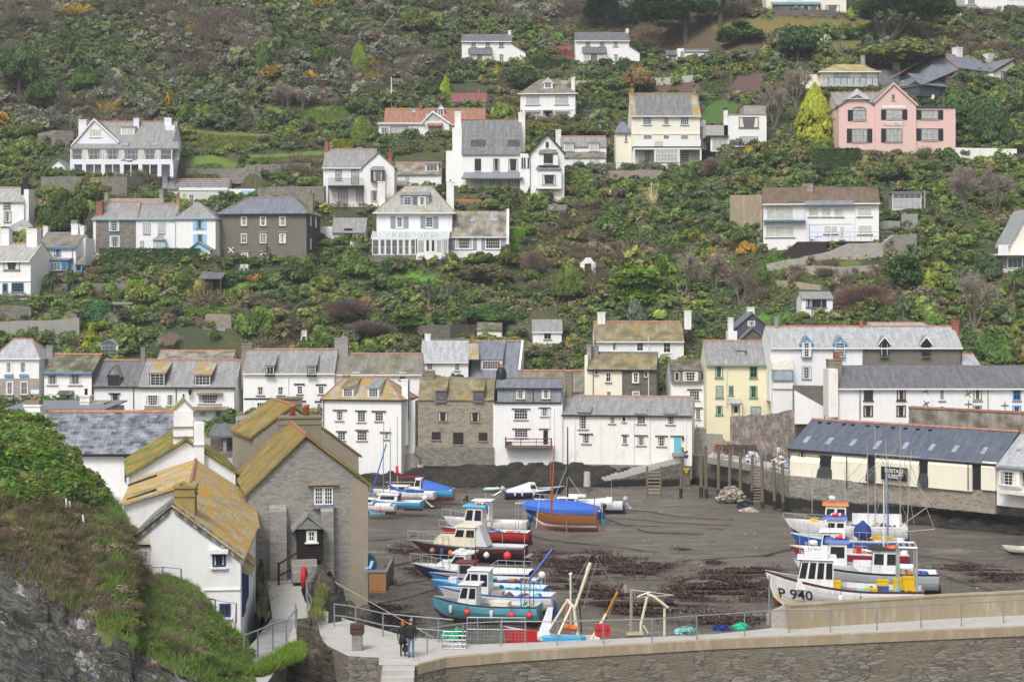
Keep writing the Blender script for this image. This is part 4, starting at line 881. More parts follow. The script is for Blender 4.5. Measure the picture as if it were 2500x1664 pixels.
for x in(1835,1895,1955,2025,2085):h.box('timber',x-4,175,x+4,260,-.05,.01,ae)
h.box('timber',1785,170,2095,178,-.06,.01,ae);h.win(1795,180,1832,222,1,1,gl=ah);h.win(1905,185,1945,222,2,1,gl=bj);h.eV(2022,2036,62,100,2.2,.4,bD,0)
h=House('flat_roof_house','white flat-roofed modern house with big dark window above a sliding glass door',ak,29,1390,1790,705)
h.box(aQ,1390,348,1795,720,0,7,ad);h.box(dV,1385,342,1800,352,-.1,7,aj)
h.win(1500,375,1712,490,2,1,fr=am,gl=ag,fw=.12);h.win(1498,572,1712,705,2,1,gl=ah,fw=.1);h.box(c5,1342,285,1383,570,.5,1.4,aC);h.box(cU,1342,272,1383,300,.45,1.45,aZ)
h.box('link_wall',1150,462,1392,578,.5,6,ap);h.box('link_front',1200,590,1392,740,.1,.4,ad);h.win(1212,598,1388,740,3,1,gl=ah,fw=.12,off=.1);h.box('link_fascia',1150,570,1392,584,-.3,.6,aZ)
h.box('upper_block',1552,252,1790,345,4,9,bu)
h=House('pink_house','pink rendered apartment house with black shutters, arched window and tall gable',ak,4,670,1682,1350)
m=MB();a,zt=h.ray(1340,935,0);b=h.ray(1685,935,0)[0];m.box(a,b,0,9,-2,zt);h.b(aQ,m,M[bB]);h.box(dV,1335,925,1688,938,-.2,9,aZ)
h.eR(672,985,1350,920,828,830,0,9,bB,af,ridge=None,name=aQ);h.eR(985,1342,1350,880,1145,725,-.4,9,bB,af,barge=bB,ridge=None,ye_r=905,name=aQ)
a=h.ray(735,865,-.4);b=h.ray(955,865,-.4);c=h.ray(835,765,1.5);m=MB();m.poly([(a[0],-.4,a[1]),(b[0],-.4,b[1]),(c[0],2.2,c[1])]);m.poly([(b[0],-.4,b[1]),(b[0],5,b[1]),(c[0],2.2,c[1])]);m.poly([(a[0],5,a[1]),(a[0],-.4,a[1]),(c[0],2.2,c[1])]);h.b('turret_roof',m,M[aS])
h2=House('','','',4,640,1300,1000,h.A.y+2.5,root=h,foot=False);h2.gable(7,905,805,bB,af,ridge=aG,ext=.5)
BK=dict(fr=ae,gl=ah,fw=.09,sill=bB)
h.win(788,960,908,1048,3,2,**BK)
a,b,zb,zt=h.rect(788,932,908,962,-.02);m=MB();cx=(a+b)/2;m.poly([(cx+(b-a)/2*math.cos(t/12*math.pi),-.06,zb+(zt-zb)*math.sin(t/12*math.pi))for t in range(13)]);h.b('arch_light',m,M[ah])
m=MB();m.tube([(cx+(b-a)/2*math.cos(t/12*math.pi),-.08,zb+(zt-zb)*math.sin(t/12*math.pi))for t in range(13)],.05,5);m.box(cx-.03,cx+.03,-.1,-.05,zb,zt);h.b('arch_frame',m,M[ae])
h.box(b5,748,957,788,1054,-.06,-.01,ae)
for x0,y0,x1,y1,nx,ny,o in((1078,955,1225,1040,2,1,-.4),(1385,960,1537,1038,3,1,0),(780,1122,920,1238,4,2,0),(1078,1120,1222,1236,4,2,-.4),(1385,1120,1538,1222,3,2,0)):
 h.win(x0,y0,x1,y1,nx,ny,off=o,**BK)
 h.box(b5,x0-40,y0-2,x0-1,y1+4,o-.06,o-.01,ae)
 if not(x0==1078 and y0>1100):h.box(b5,x1+2,y0-2,x1+41,y1+4,o-.06,o-.01,ae)
h.win(1130,822,1157,872,1,1,fr=aj,gl=ag,off=-.4,sill=bB);h.box('blank_panel',1045,920,1255,940,-.46,-.41,ad)
sg=h.box(cL,1072,1057,1228,1090,-.5,-.42,ab);a,z=h.ray(1150,1076,-.51);text(ci,'APARTMENTS',.52,M[aL],sg,(a,-.505,z),(R(90),0,0),1.0)
for r in((835,1295,893,1345,3,2),(1392,1290,1455,1332,2,1),(1575,1288,1635,1328,2,1),(1110,1292,1195,1335,2,1)):h.win(*r,gl=ah)
h=House('balcony_bungalow','cream bungalow with mossy yellow roof and wide glazed balcony above pink house',ak,4,515,1000,815)
h.hip(8,622,560,aK,d0,hl=640,hr=860,ridge=None,gut=ab,oh=.5)
h.win(622,628,775,735,2,1,fr=al,gl=ah,fw=.12);h.win(858,628,915,735,1,1,fr=al,gl=ah,fw=.12)
h.box(bz,520,738,1020,756,-2.2,0,ap);h.rail(a9,525,1015,672,738,-2.1,ao,9,r=.05);h.box('balcony_glass',530,682,1010,738,-2.06,-2.03,b6)
h.box('left_wing',345,650,515,860,1.5,6,aK);h.box('undercroft',540,756,985,860,-1.0,0,aK)
q=MB();a=h.ray(880,510,4)[0];z=h.ray(880,485,4)[1];q.lathe([(.75,-2.9),(.6,-1.6),(.62,-1.55),(.45,-1.5),(.4,-.2),(.45,0),(.3,0)],(a,4,z),12);h.b(c5,q,M[aj])
h=House('grey_roof_cottage','small white cottage with plain grey roof and stone chimney right of cream bungalow',ak,4,1000,1215,800,dY=2)
h.gable(6,722,610,aa,au,ridge=None,ov=0);h.eV(1150,1203,545,640,3,1.2,aj,1,drop=2);h.win(1005,725,1035,775,1,1,fr=ae,sill=None);h.box(d3,1222,705,1385,800,-1,4,aK)
h=House('blue_slate_house','dark house with large blue slate roof, red hip tiles and white chimneys, upper right',ak,4,1600,2010,690,Y0=286,Y1=293)
h.gable(9,590,475,aT,aD,ov=.4,oh=.6,x0=3.0)
m=MB();e,r=h.e,h.r;e2=h.ray(1385,745,-2)[1];a=h.ray(1380,745,-2)[0];m.poly([(a,-2,e2),(3.2,-.6,e-.5),(3.0,4.5,r+.06)]);m.poly([(a,-2,e2),(3.0,4.5,r+.06),(1.0,9,e),(a,9,e2)]);h.b('hip_roof',m,M[aD])
m=MB();m.tube([(3.2,-.6,e-.35),(3.0,4.5,r+.14)],.14,6);m.tube([(a+1.5,6.5,e2+2.2),(3.0,4.5,r+.14)],.14,6);h.b('hip_tiles',m,M[aG])
h.box(dc,1368,745,1650,850,-1.5,6,cD);h.slope('lower_roof',1370,1660,665,745,1.5,-1.9,aD,inset=.8);h.box('outshot',1705,675,1995,800,-3.0,0,cD);h.win(1875,718,1940,775,3,1,off=-3.02,fr=ae,gl=ag)
for x in(1770,1870,1968):h.win(x,592,x+45,668,2,2,fr=am,gl=ag)
h.eR(2015,2225,700,620,2185,520,-1.6,6,aT,aD,barge=ao);h.win(2080,625,2190,690,5,2,fr=am,gl=ag,off=-1.62)
h.eV(1700,1748,412,480,4,1.2,ad,1,drop=2);h.eV(1968,2048,470,540,4,1.2,ad,2,drop=2)
h=House('cream_villa','cream villa with dark stone bay cut off by the top edge',ak,4,40,735,130)
h.gable(8,-90,-170,aT,au,ridge=None);h.box('bay',98,35,510,135,-1.2,0,aJ);h.slope(by,88,518,18,38,0,-1.5,aO)
for r in((145,42,250,102,3,1),(282,45,355,104,2,1),(410,45,490,104,3,1)):h.win(*r,fr=am,gl=ag,off=-1.22)
h.door(358,45,408,128,am,off=-1.2,gl=(.1,.92));h.win(553,45,678,102,3,1,fr=am,gl=ag);h.win(225,-60,340,-8,3,1,fr=am)
eT('garden_wall',[xy(4,x,y,0)if 0 else(P(*S(4,x,y),h.A.y-3.5).x,h.A.y-3.5)for x,y in((110,130),(640,130))],.4,h.z0+.3,h.z0-1.8,aJ,'low grey stone garden wall in front of the cream villa')
h=House('white_villa','white house with thatch-like porch roof in the top right corner',ak,4,1765,2330,140)
h.gable(8,-80,-170,ad,au,ridge=None);h.wins([(1790,-10,1855,38,3,2),(1937,78,1978,130,2,2),(2033,52,2093,110,3,2)],gl=ag,surround=ab)
h.slope(b7,1705,1912,40,85,0,-2,aH,inset=.6);h.box(cE,1825,85,1842,140,-1.8,-1.6,ad);h.box(db,1735,85,1820,140,-.8,0,ad);h.rail(a9,2140,2300,5,55,-1.6,aM,8);h.slope('balcony_roof',2135,2320,50,82,0,-1.8,aH);h.box('arch_porch',1676,115,1735,165,-2,0,ad)
h=House('modern_house','modern white house with brown tiled roof and strips of picture windows',ak,8,275,1197,560,t1=-2.3)
h.gable(9,172,55,ad,eq,ridge=None,ov=.15,oh=.5,x1=None,gut=ab)
h.slope('solar_strip',605,998,160,195,-.2,-.75,aD,th=.06)
PW=dict(fr=ab,gl=bj,fw=.12,sill=aO)
h.win(297,203,515,315,3,1,**PW);h.rail(a9,282,610,258,320,-.8,aM,26,r=.015);h.box(bz,275,318,612,330,-.9,0,aO)
h.box('balcony_side',272,330,300,350,-.2,0,ad);h.win(290,365,523,455,3,1,**PW)
for a in(632,733,834):h.win(a,215,a+82,292,1,1,**PW)
h.win(1022,215,1143,290,1,1,**PW);h.win(1026,358,1143,432,1,1,**PW)
h.box('recess',638,350,992,488,-.02,.0,aL);h.box(d4,645,356,992,488,-.04,-.022,a4);h.win(755,362,868,428,2,1,off=-.05,**PW);h.win(882,366,922,475,1,1,off=-.05,**PW)
h.box('recess_post',812,352,818,488,-.6,-.5,ab);h.eV(622,670,28,118,3.2,1.0,bu,0,drop=2);h.pipe(600,205,350);h.pipe(1003,205,488)
h.rail(dR,620,1312,415,490,-2.0,aM,8,mid=1);DK=h.A.y
h.box('terrace',545,488,1312,500,-2.1,0,ao)
for nm,lab,a,b,c0,c1,o in(('garden_table','pale blue square table on the modern house terrace',686,742,442,486,-1.2),(cg,'pale blue chair at the left of the terrace table',642,675,440,486,-1.2),(cg,'pale blue chair at the right end of the modern house terrace',948,985,432,486,-1.2)):
 p,q,zb,zt=h.rect(a,c0,b,c1,o);m=MB()
 w_=q-p;zs=zt if eL in nm else zb+(zt-zb)*.45
 m.box(p,q,o,o+w_,zs-.06,zs)
 for x in(p+.03,q-.03):
  for y in(o+.04,o+w_-.04):m.box(x-.03,x+.03,y-.03,y+.03,zb,zs)
 if de in nm:
  xb=q if a>900 else p
  for yy in(o+.05,o+w_-.05):m.box(xb-.03,xb+.03,yy-.03,yy+.03,zb,zt)
  for zz in(.7,.95):m.box(xb-.025,xb+.025,o,o+w_,zs+(zt-zs)*zz-.06,zs+(zt-zs)*zz)
 ob=m.build(nm,M[al],None,(h.A.x,h.A.y,h.z0));tag(ob,lab,de if de in nm else eL)
h=House('lean_to_greenhouse','white framed lean-to greenhouse on a low wall beside the modern house',ev,8,1303,1535,272)
h.box('base',1303,232,1440,275,0,.3,ad);h.win(1303,148,1535,234,5,1,gl=ah,sill=None,fw=.1);h.win(1305,104,1537,150,5,1,gl=ag,sill=None,fw=.1);h.box(bJ,1300,90,1540,102,-.2,2.5,bC);h.box(aQ,1306,104,1532,234,.1,2.5,aj)
h=House('blue_white_cabin','white garden cabin with bright navy window frames and grey slate roof','cabin',8,580,828,1090)
h.gable(4,940,888,aa,af,ridge=None,ov=.1,oh=.2);h.wins([(615,948,655,1015,1,1),(738,946,778,1015,1,1),(660,946,735,1015,2,1)],fr=bc,fw=.12);h.win(658,1018,738,1088,2,2,fr=bc,gl=ag,fw=.12)
h=House('edge_house','grey slate-hung house with white balcony cut by the right edge',ak,8,2165,2420,745)
h.box(aQ,2170,600,2420,705,0,7,c9);h.box(eh,2170,705,2420,780,-.1,7,aa);h.win(2220,612,2345,705,3,1,gl=ag,fw=.14);h.box('balcony',2145,585,2420,600,-1.3,2,ad);h.box(cF,2150,515,2230,585,-1.3,-1.2,ad);h.rail(a9,2230,2420,515,585,-1.25,ab,6)
h.eR(2245,2560,600,510,2400,225,.5,7,aT,aS,barge=aL,ridge=aG)
# lower rows and waterfront
K=ae
h=House('hip_cottage','white hip-roofed house with shell-decorated lower wall at the left edge',ak,9,-60,362,765,dY=0)
h.hip(7,352,178,aa,aS,hl=128,hr=300,ridge=aG,gut=ab,oh=.2)
h.wins([(50,390,115,498,2,2),(183,388,247,496,2,2)],gl=ag,sill=aa,fw=.12)
h.box('shell_wall',-60,545,365,760,-.12,-.01,bu);h.wins([(56,572,124,697,2,2),(190,572,258,695,2,2)],off=-.12,gl=ag,fw=.12);h.box('canopy',35,515,120,530,-.25,0,aq);h.box('canopy',175,513,262,528,-.25,0,aq)
h.box(cL,285,648,362,690,-.2,-.13,ab);h.box('sign_frame',281,644,366,694,-.17,-.125,aq)
YL=h.A.y
h=House('mossy_cottage','white cottage with dark mossy roof, blue eaves line and blue porch canopy',ak,9,410,850,765,YL-.5,YL-1.3)
h.gable(7,490,318,aa,bW,ov=.1,oh=.35);h.band(cO,400,850,488,500,aq,.33)
h.wins([(437,502,537,606,2,1),(637,504,762,606,2,1),(473,695,533,762,1,2),(697,698,752,762,1,2)],gl=ag,fw=.12)
h.slope(dS,525,662,655,690,0,-.9,bW,th=.12);h.box(dJ,552,690,562,735,-.5,0,aq);h.box(dJ,650,690,660,735,-.5,0,aq);h.door(578,695,648,765,aq,aq,gl=(.5,.9));h.band(bf,430,850,685,692,aa,.08)
h.eV(430,486,245,345,3.2,.9,aj,0)
m=MB();m.ext([(0,-2),(7,-2),(7,h.e),(3.5,h.r-.1),(0,h.e)],'x',h.w+.005,h.w+.06);h.b('slate_hung_gable',m,M[aJ])
h=House('barn_dormer_cottage','long white cottage with one dark boarded gabled dormer',ak,9,862,1290,850,YL-1)
h.gable(7,603,372,aa,au,ov=.05,gut=K);h.eW(1000,1108,510,615,0,af,af,nx=1,ny=1,gabled=430,gl=av,fr=ao,winr=(1002,512,1106,612))
h.win(1030,690,1106,798,2,3,fr=ao,sill=K);h.box(b2,1005,680,1116,690,-.15,0,K);h.pipe(866,608,770,K);h.pipe(1240,608,830,K)
h=House('yellow_dormer_cottage','white cottage with two lichen-yellow dormer roofs and small-paned windows',ak,9,1292,2185,960,YL-1.2,YL-1.8)
h.gable(7,608,370,aa,af,ov=.05,gut=K)
h.eW(1385,1535,495,612,405,a8,aZ,nx=3,ny=4);h.eW(1800,1960,508,606,412,a8,aZ,nx=4,ny=3)
h.wins([(1345,695,1490,797,6,4),(1545,692,1617,797,3,4),(1690,685,1718,738,1,2),(1840,692,2052,780,8,3),(1775,850,1802,885,1,1),(1855,850,1910,882,2,1)],fr=ab,fw=.1)
h.slope('hood',1822,2060,675,690,0,-.6,a6);h.slope(dS,1755,2105,805,832,0,-1.2,a6);h.door(1992,845,2060,950,ab,aO,gl=(.45,.95));h.slope('sill_roof',1335,1650,815,832,0,-.5,a6)
h.pipe(1635,612,840,K);h.pipe(2180,612,900,K);h.eV(1305,1345,262,380,3.3,.8,ar,0)
a,z=h.ray(1762,722,-.6);m=MB();m.tube([(a,0,z-.2),(a,-.55,z)],.03,5);m.tube([(a,-.55,z-.5),(a,-.55,z+.3)],.035,5);m.lathe([(.12,0),(.26,.62),(.05,.85),(.03,1.0)],(a,-.55,z+.3),6);h.b(cM,m,M[K])
h=House('rear_roof_cottage','low slate roof with red ridge tiles behind the yellow-dormer cottage',ak,9,1455,2155,480,YL+8)
h.gable(5,370,285,aa,bS,ov=.05)
h=House('long_white_house','long white house with small slate dormers and a black band across its wall',ak,10,125,945,935,dY=-1)
h.gable(7,540,337,aa,af,ov=.05,gut=ab);YC=h.A.y
h.eW(325,405,485,575,395,af,aZ,nx=2,ny=1,trim=K,winr=(334,492,398,566));h.eW(700,780,485,575,392,af,aZ,nx=3,ny=3,trim=K,winr=(712,490,774,566))
h.wins([(244,670,314,753,2,2),(427,670,497,753,2,2),(606,665,661,745,2,3),(796,666,853,744,2,3),(244,812,319,888,3,2),(784,822,828,905,2,3)],sill=K,fw=.12)
for a,b,y in((580,676,648),(775,872,652),(595,688,800),(765,830,803)):h.box(b2,a,y,b,y+13,-.12,.01,K)
h.band('black_band',133,555,778,792,K,.06);h.door(440,820,470,930,ab,K);h.pipe(530,545,775);h.pipe(940,545,700)
h.eV(108,205,288,420,3.2,1.4,ar,0,drop=4);h.eV(945,1065,238,390,3.4,1.5,aj,0,drop=3);h.box('stack_cap',1005,222,1052,242,3.8,4.6,aj)
a,z=h.ray(420,800,-.5);m=MB();m.lathe([(.1,0),(.2,.45),(.04,.65)],(a,-.4,z-.3),6);m.tube([(a,0,z+.3),(a,-.4,z+.35)],.025,5);h.b(cM,m,M[K])
h=House('brown_roof_cottage','white cottage with weathered brown roof and tiny eaves windows behind yellow hip roof',ak,10,948,1725,905,YC+.5)
h.gable(7,552,377,aa,aH,ov=.05,gut=ab);h.wins([(1107,545,1172,588,4,2),(1297,553,1325,588,2,2),(1350,548,1387,588,2,2),(1523,545,1588,612,3,3)],fw=.1)
for x in(975,1470,1705):h.pipe(x,556,800)
h=House('yellow_hip_house','white harbourside house with yellow-lichened hip roof, two dormers and slate lintels',ak,10,837,1545,1372,199.5,197.8)
h.hip(7.5,785,597,aa,a8,hl=1030,hr=1410,ridge=aG,oh=.2,ext=1.2,gut=K)
h.eW(1016,1115,688,768,603,a6,aa,nx=4,ny=3,winr=(1024,692,1106,764));h.eW(1243,1345,690,770,612,af,aa,nx=4,ny=3,winr=(1252,694,1335,766))
h.wins([(952,892,1028,982,3,3),(1150,896,1225,993,3,4),(1308,900,1385,985,3,3),(972,1080,1045,1157,3,3),(1146,1070,1240,1160,4,3),(1386,1090,1440,1148,3,3)],fw=.09)
for a,b,y in((928,1055,882),(1128,1232,888),(1275,1406,892),(955,1053,1073),(1130,1248,1063),(1350,1452,1082)):h.box(b2,a,y,b,y+9,-.16,.01,K)
h.pipe(848,790,1060,K);h.eV(1548,1605,612,760,2,.9,aa,0,drop=6);m=MB();a,z=h.ray(1618,605,2.6);m.tube([(a,2.2,z),(a,2.2,z-5)],.08,6);h.b('flue_pipe',m,M[K]);h.eV(1020,1070,572,620,3.6,.6,ar,0)
m=MB();m.box(h.w+.01,h.w+1.0,3,7,-1,h.e-.3);h.b('side_block',m,M[aa])
h=House('stone_harbour_house','rubble stone harbourside house with mossy roof and dark brown windows',ak,11,66,672,1262,199,198.6)
h.gable(7,765,595,bX,a6,ov=0,ext=3.2,ridge=aH,oh=.15)
for a,b in((205,290),(503,590)):h.eW(a,b,698,780,602,a6,bC,fr=am,nx=1,ny=1,winr=(a+8,704,b-6,776),gl=ag)
h.wins([(230,867,302,941,4,3),(486,871,560,945,4,3),(177,1026,250,1090,4,2),(346,1030,431,1127,4,4),(550,1032,622,1098,4,3)],fr=am,sill=aj,fw=.09)
h.eV(112,195,540,610,3,1.1,ar,0);h.box(ew,40,1150,672,1300,-.5,-.01,aB)
h=House('slate_attic_house','tall white harbourside house with slate-hung attic and a red railed balcony',ak,11,668,1222,1268,198.4,198)
e=h.zrow(682,0);r=h.zrow(596,3);zb=h.zrow(795,0)
h.e,h.r,h.d,h.rf=e,r,6,.5
m=MB();m.box(0,h.w,0,7,-2.5,zb);h.b(aQ,m,M[aa]);m=MB();m.box(.5,h.w-.1,.15,6.5,zb,e);h.b('attic_wall',m,M[c9])
m=MB();m.ext([(-.15,e-.08),(3,r-.12),(3,r),(-.15,e+.06)],'x',.3,h.w);m.ext([(6.8,e-.1),(6.8,e+.05),(3.001,r),(3.001,r-.12)],'x',.3,h.w);h.roof=h.b(bJ,m,M[aD]);m=MB();m.box(.3,h.w,2.85,3.15,r,r+.12);h.b(bZ,m,M[aw],h.roof)
h.box('lead_skirt',672,790,1215,800,-.2,.2,K);h.box(eg,690,676,1232,684,-.2,.2,K);h.pipe(987,684,795,K,.15)
h.wins([(853,690,921,764,4,3),(1055,690,1122,762,4,3)],off=.15,fw=.1)
h.wins([(833,846,944,928,5,3),(1045,835,1111,902,4,3),(837,1005,946,1072,5,3)],fw=.09,sill=aj);h.door(1055,1005,1118,1140,ab,gl=(.1,.95))
for a,b,y in((815,965,840),(1028,1128,831),(818,966,999),(1030,1115,1000)):h.box(b2,a,y,b,y+6,-.15,.01,K)
h.box(bz,762,1140,1140,1155,-1.3,0,aV);h.rail(a9,765,1135,1078,1140,-1.2,aX,3,mid=1,r=.05);h.box(dT,762,1068,773,1150,-1.3,-1.2,aX);h.box(dT,1126,1075,1137,1150,-1.3,-1.2,aX);h.box('crate',773,1105,815,1142,-1.1,-.5,aV)
a,b,z0,z1=h.rect(686,515,772,640,2);q=MB();q.lathe([((b-a)/2,z0-3.2),((b-a)/2,z1-.7),((b-a)*.42,z1-.3),((b-a)*.25,z1),((b-a)*.1,z1)],((a+b)/2,3,0),14);c=h.b(c5,q,M[ae],None,True);q=MB();q.lathe([(.16,0),(.14,.4),(.2,.45)],((a+b)/2-.1,3,z1),8);h.b(d1,q,M[bD],c)
h.pipe(1155,838,1290);h.pipe(1118,835,1000)
h.box('cottage_return',1130,835,1215,1275,-.04,-.01,aa)
h=House('turquoise_door_house','long white harbourside cottage with turquoise door and low slate roof',ak,11,1216,2255,1292,198.3,195.8)
h.gable(7,884,741,aC,af,ov=.05,ext=.35,gut=K,oh=.25);h.box(ew,1216,1290,2255,1400,-.15,3,aB)
h.wins([(1348,868,1428,1005,4,6),(1592,905,1646,960,3,3),(1698,903,1727,947,1,1),(1815,880,1885,962,3,4),(2048,885,2122,968,3,4),(1376,1043,1448,1120,4,3),(1700,1054,1740,1122,2,3),(1812,1060,1887,1135,4,3),(1975,1062,2051,1141,4,3)],fw=.09)
for a,b,y in((1355,1465,1040),(1690,1750,1049),(1797,1903,1052),(1962,2063,1056),(2083,2190,1057)):h.box(b2,a,y,b,y+7,-.16,.01,K)
for a,b in((1335,1450),(1800,1895),(2030,2135)):h.slope('eyebrow_roof',a,b,835 if a>1400 else 812,878 if a>1400 else 865,.9,-.3,af,th=.12)
h.door(2106,1062,2176,1195,do,ab);h.box('doorstep',2095,1195,2190,1222,-.8,0,aj)
for x in(1318,1792,1918,2207):h.pipe(x,905,1290)
h.eV(1243,1296,545,770,3,1.0,ar,0,drop=3);m=MB();m.box(-.02,h.w*.0+.5,2.2,3,h.e,h.r+.2);a,z=h.ray(2183,1080,-.2);m=MB();m.lathe([(.08,0),(.15,.3),(.03,.45)],(a,-.2,z-.2),6);h.b(cM,m,M[K])
h=House('lichen_roof_cottage','white cottage with pale slate roof streaked orange, above the stone house',ak,11,92,468,600,dY=-2)
h.gable(6.5,455,288,aa,aS,ov=.05,ridge=au,gut=ab);YB=h.A.y
sl=(h.r-h.e)/3.25
for x0,x1,y0,y1 in((1.2,1.9,.4,2.9),(4.0,4.7,1.0,2.5),(5.6,7.6,.1,2.6)):
 m=MB();m.poly([(x0,y0,h.e+sl*y0+.012),(x1,y0,h.e+sl*y0+.012),(x1-.2,y1,h.e+sl*y1+.012),(x0+.3,y1,h.e+sl*y1+.012)]);h.b('lichen_streak',m,M[a8],h.roof)
h.wins([(137,462,188,533,3,4),(358,462,402,538,3,4)],fw=.11);h.eV(122,166,245,320,3,.8,aa,0);h.eV(492,512,248,300,3,.5,bD,0);m=MB();m.ext([(0,-2),(6.5,-2),(6.5,h.e),(3.25,h.r-.1),(0,h.e)],'x',h.w+.01,h.w+.07);h.b('dark_gable',m,M[aJ])
h=House('slate_dormer_cottage','cottage with long blue-grey slate roof and one wide many-paned dormer',ak,11,480,860,640,YB+1.0,YB+.2)
e=h.zrow(600,-1);r=h.zrow(298,4);h.gable(9,590,300,ad,aD,ov=.02,oh=.1,rf=.5);h.eW(568,738,450,535,305,aD,ad,nx=7,ny=3,winr=(583,462,724,525))
m=MB();m.ext([(0,-2),(9,-2),(9,h.e),(4.5,h.r+.12),(0,h.e+.1)],'x',h.w+.03,h.w+.3);h.b(dI,m,M[ad])
h=House('brown_shed_row','long low brown slate roof with red ridge and bright blue door in shade',ak,11,865,1420,760,YB-5)
h.gable(5,690,535,aa,aH,ov=.02);h.box('door',1302,697,1350,735,-.05,0,aq)
h=House('garden_hut','small white hut with mossy roof above the blue-slate dormer cottage',cK,11,540,735,296,dY=1)
h.gable(4,212,150,aK,bW,ridge=None,ov=.1,oh=.15);h.win(575,222,630,268,2,1,gl=ag,fr=a4,fw=.12);m=MB();m.box(h.w+.02,h.w+.05,0,4,-1,h.e);h.b(eD,m,M[aa])
h=House('garden_studio','small white garden studio with slate roof and dark double window beside yellow phormium',cK,11,985,1215,345,dY=1)
h.gable(4.5,222,128,aa,af,ridge=None,ov=.12,oh=.15,gut=ab);h.win(1072,235,1132,288,2,1,fr=ba)
h=House('cream_stone_cottage','semi-detached cottage, left half cream and right half bare stone, with two grey stacks',ak,11,1420,1970,830,207.5,206.3)
h.gable(7,520,392,aK,a6,ov=.05,ridge=au,gut=K);a=h.ray(1697,600,0)[0]
m=MB();m.box(a,h.w+.03,-.05,-.004,-1,h.e-.05);m.ext([(-.05,-1),(7,-1),(7,h.e),(3.5,h.r-.1),(-.05,h.e)],'x',h.w+.005,h.w+.06);h.b('stone_half',m,M[aJ])
h.wins([(1480,530,1504,570,1,1),(1565,548,1612,630,2,2),(1567,698,1616,740,2,1),(1778,550,1833,636,2,3),(1875,545,1903,590,1,1),(1778,702,1837,740,4,2)],off=-.05,fw=.12)
h.pipe(1467,520,740,am);h.pipe(1910,515,740,ab);h.eV(1455,1505,335,430,2.6,1.0,aj,1,poth=.7);h.eV(1415,1450,335,460,1.5,.9,aj,0);h.box('end_wall',1398,415,1424,830,.3,3,aK)
h=House('ochre_roof_cottage','white cottage with ochre lichened roof, red ridge and tall white end chimneys',ak,11,1480,2190,470,dY=-1)
h.gable(7,293,146,aa,a6,ov=.05,gut=ab);h.wins([(1608,307,1662,380,4,1),(1812,309,1868,383,2,2),(2025,310,2086,396,2,2)],fr=ab,sill=aa,fw=.1)
h.eV(1502,1563,70,185,3,1.2,aC,0);h.eV(2197,2250,58,150,3,1.0,aa,1,poth=.5);h.pipe(1908,275,385,ab,-.1)
h=House('narrow_white_house','narrow white house with wide mossy dormer squeezed between stone cottage and yellow house',ak,12,-5,230,835,205)
h.gable(7,515,382,aa,aD,ov=.02);h.eW(5,195,452,528,384,bW,da,nx=1,ny=1,winr=(20,460,50,518));_,df,_=h.on_roof(100,528);h.win(75,458,175,520,5,3,off=df-.06,sill=None)
h.wins([(118,583,185,648,4,3),(160,706,192,775,2,4)]);h.box(b2,103,573,200,581,-.15,.01,K);h.box(b2,155,697,207,704,-.15,.01,K)
h=House('yellow_house','pale yellow house with green sash windows facing the steps',ak,12,232,674,835,202)
h.gable(6.5,400,250,bV,af,ov=.05,ridge=aG,gut=a5);YY=h.A.y
h.eW(432,492,315,350,265,af,af,nx=1,ny=1,fr=a5,gl=ah,winr=(434,318,490,349))
for r in((290,415,343,498,2,2,av),(520,417,573,500,2,2,av),(293,550,346,632,2,2,ah),(381,551,413,614,2,1,ag),(520,550,573,632,2,2,av),(294,683,342,745,2,2,av),(525,688,596,745,2,1,ah)):h.win(*r[:6],fr=a5,gl=r[6],fw=.13,sill=a5)
h.door(405,688,452,755,aK,a5,gl=(.35,.95));h.slope(b7,382,472,636,668,0,-.9,aS);h.box(cE,386,668,396,755,-.8,-.7,bV);h.box(cE,458,668,468,755,-.8,-.7,bV);h.pipe(365,380,690,bV,0,.08)
h=House('slate_gable_house','dark slate-hung gable with one tiny window and white chimneys',ak,12,430,655,300,dY=0)
h.eR(420,660,300,170,537,68,0,6,cD,aD,ridge=aG);h.win(508,118,557,152,3,2,fw=.1,sill=None)
h.eR(440,650,300,262,540,165,-2.2,2.2,aJ,aD,ridge=aG);h.eV(508,553,25,90,3,1.2,aa,0);h.eV(380,412,95,215,-1,1.1,aa,0,drop=1.5);h.box('stack_base',376,185,438,300,-1.2,1,aa)
h=House('long_slate_row','long cottage row under one pale slate roof, white left end with blue gabled dormers',ak,12,690,1275,545,199)
h.gable(8,288,153,aa,aS,ov=0,gut=ab,x0=-.6,ridge=aG);YR_=h.A.y
for a,b in((872,932),(1095,1155)):h.eW(a-4,b+4,262,290,0,af,aa,gabled=222,trim=aq,fr=aq,nx=1,ny=1,winr=(a+4,262,b-4,288));h.win(a,262,b,358,4,5,off=-.28,surround=aq)
h.win(874,425,930,505,4,4,surround=aq)
h.box('porch_glass',678,440,812,515,-1.6,-.2,ag);h.win(680,442,810,515,3,1,fr=aq,gl=ah,off=-1.62,fw=.12);h.slope(b7,675,815,375,442,0,-1.7,bj);h.box(eu,676,515,814,572,-1.6,0,aa);h.box(dc,674,572,815,740,-1.4,0,aa)
h.eV(690,712,90,160,3.5,.7,aj,0);h.eV(1260,1277,118,160,3.6,.5,bD,0)
h=House('grey_row_end','grey rendered right end of the slate row with white scalloped dormers and red brick stack',ak,12,1275,1942,545,YR_)
h.gable(8,288,153,cn,aS,ov=0,gut=ab,ridge=aG)
for a,b in((1393,1452),(1672,1730)):h.eW(a-4,b+4,262,290,0,af,ae,gabled=222,trim=ab,fr=K,nx=1,ny=1,winr=(a+4,262,b-4,288));h.win(a,262,b,355,2,1,fr=K,gl=av,off=-.28,fw=.14)
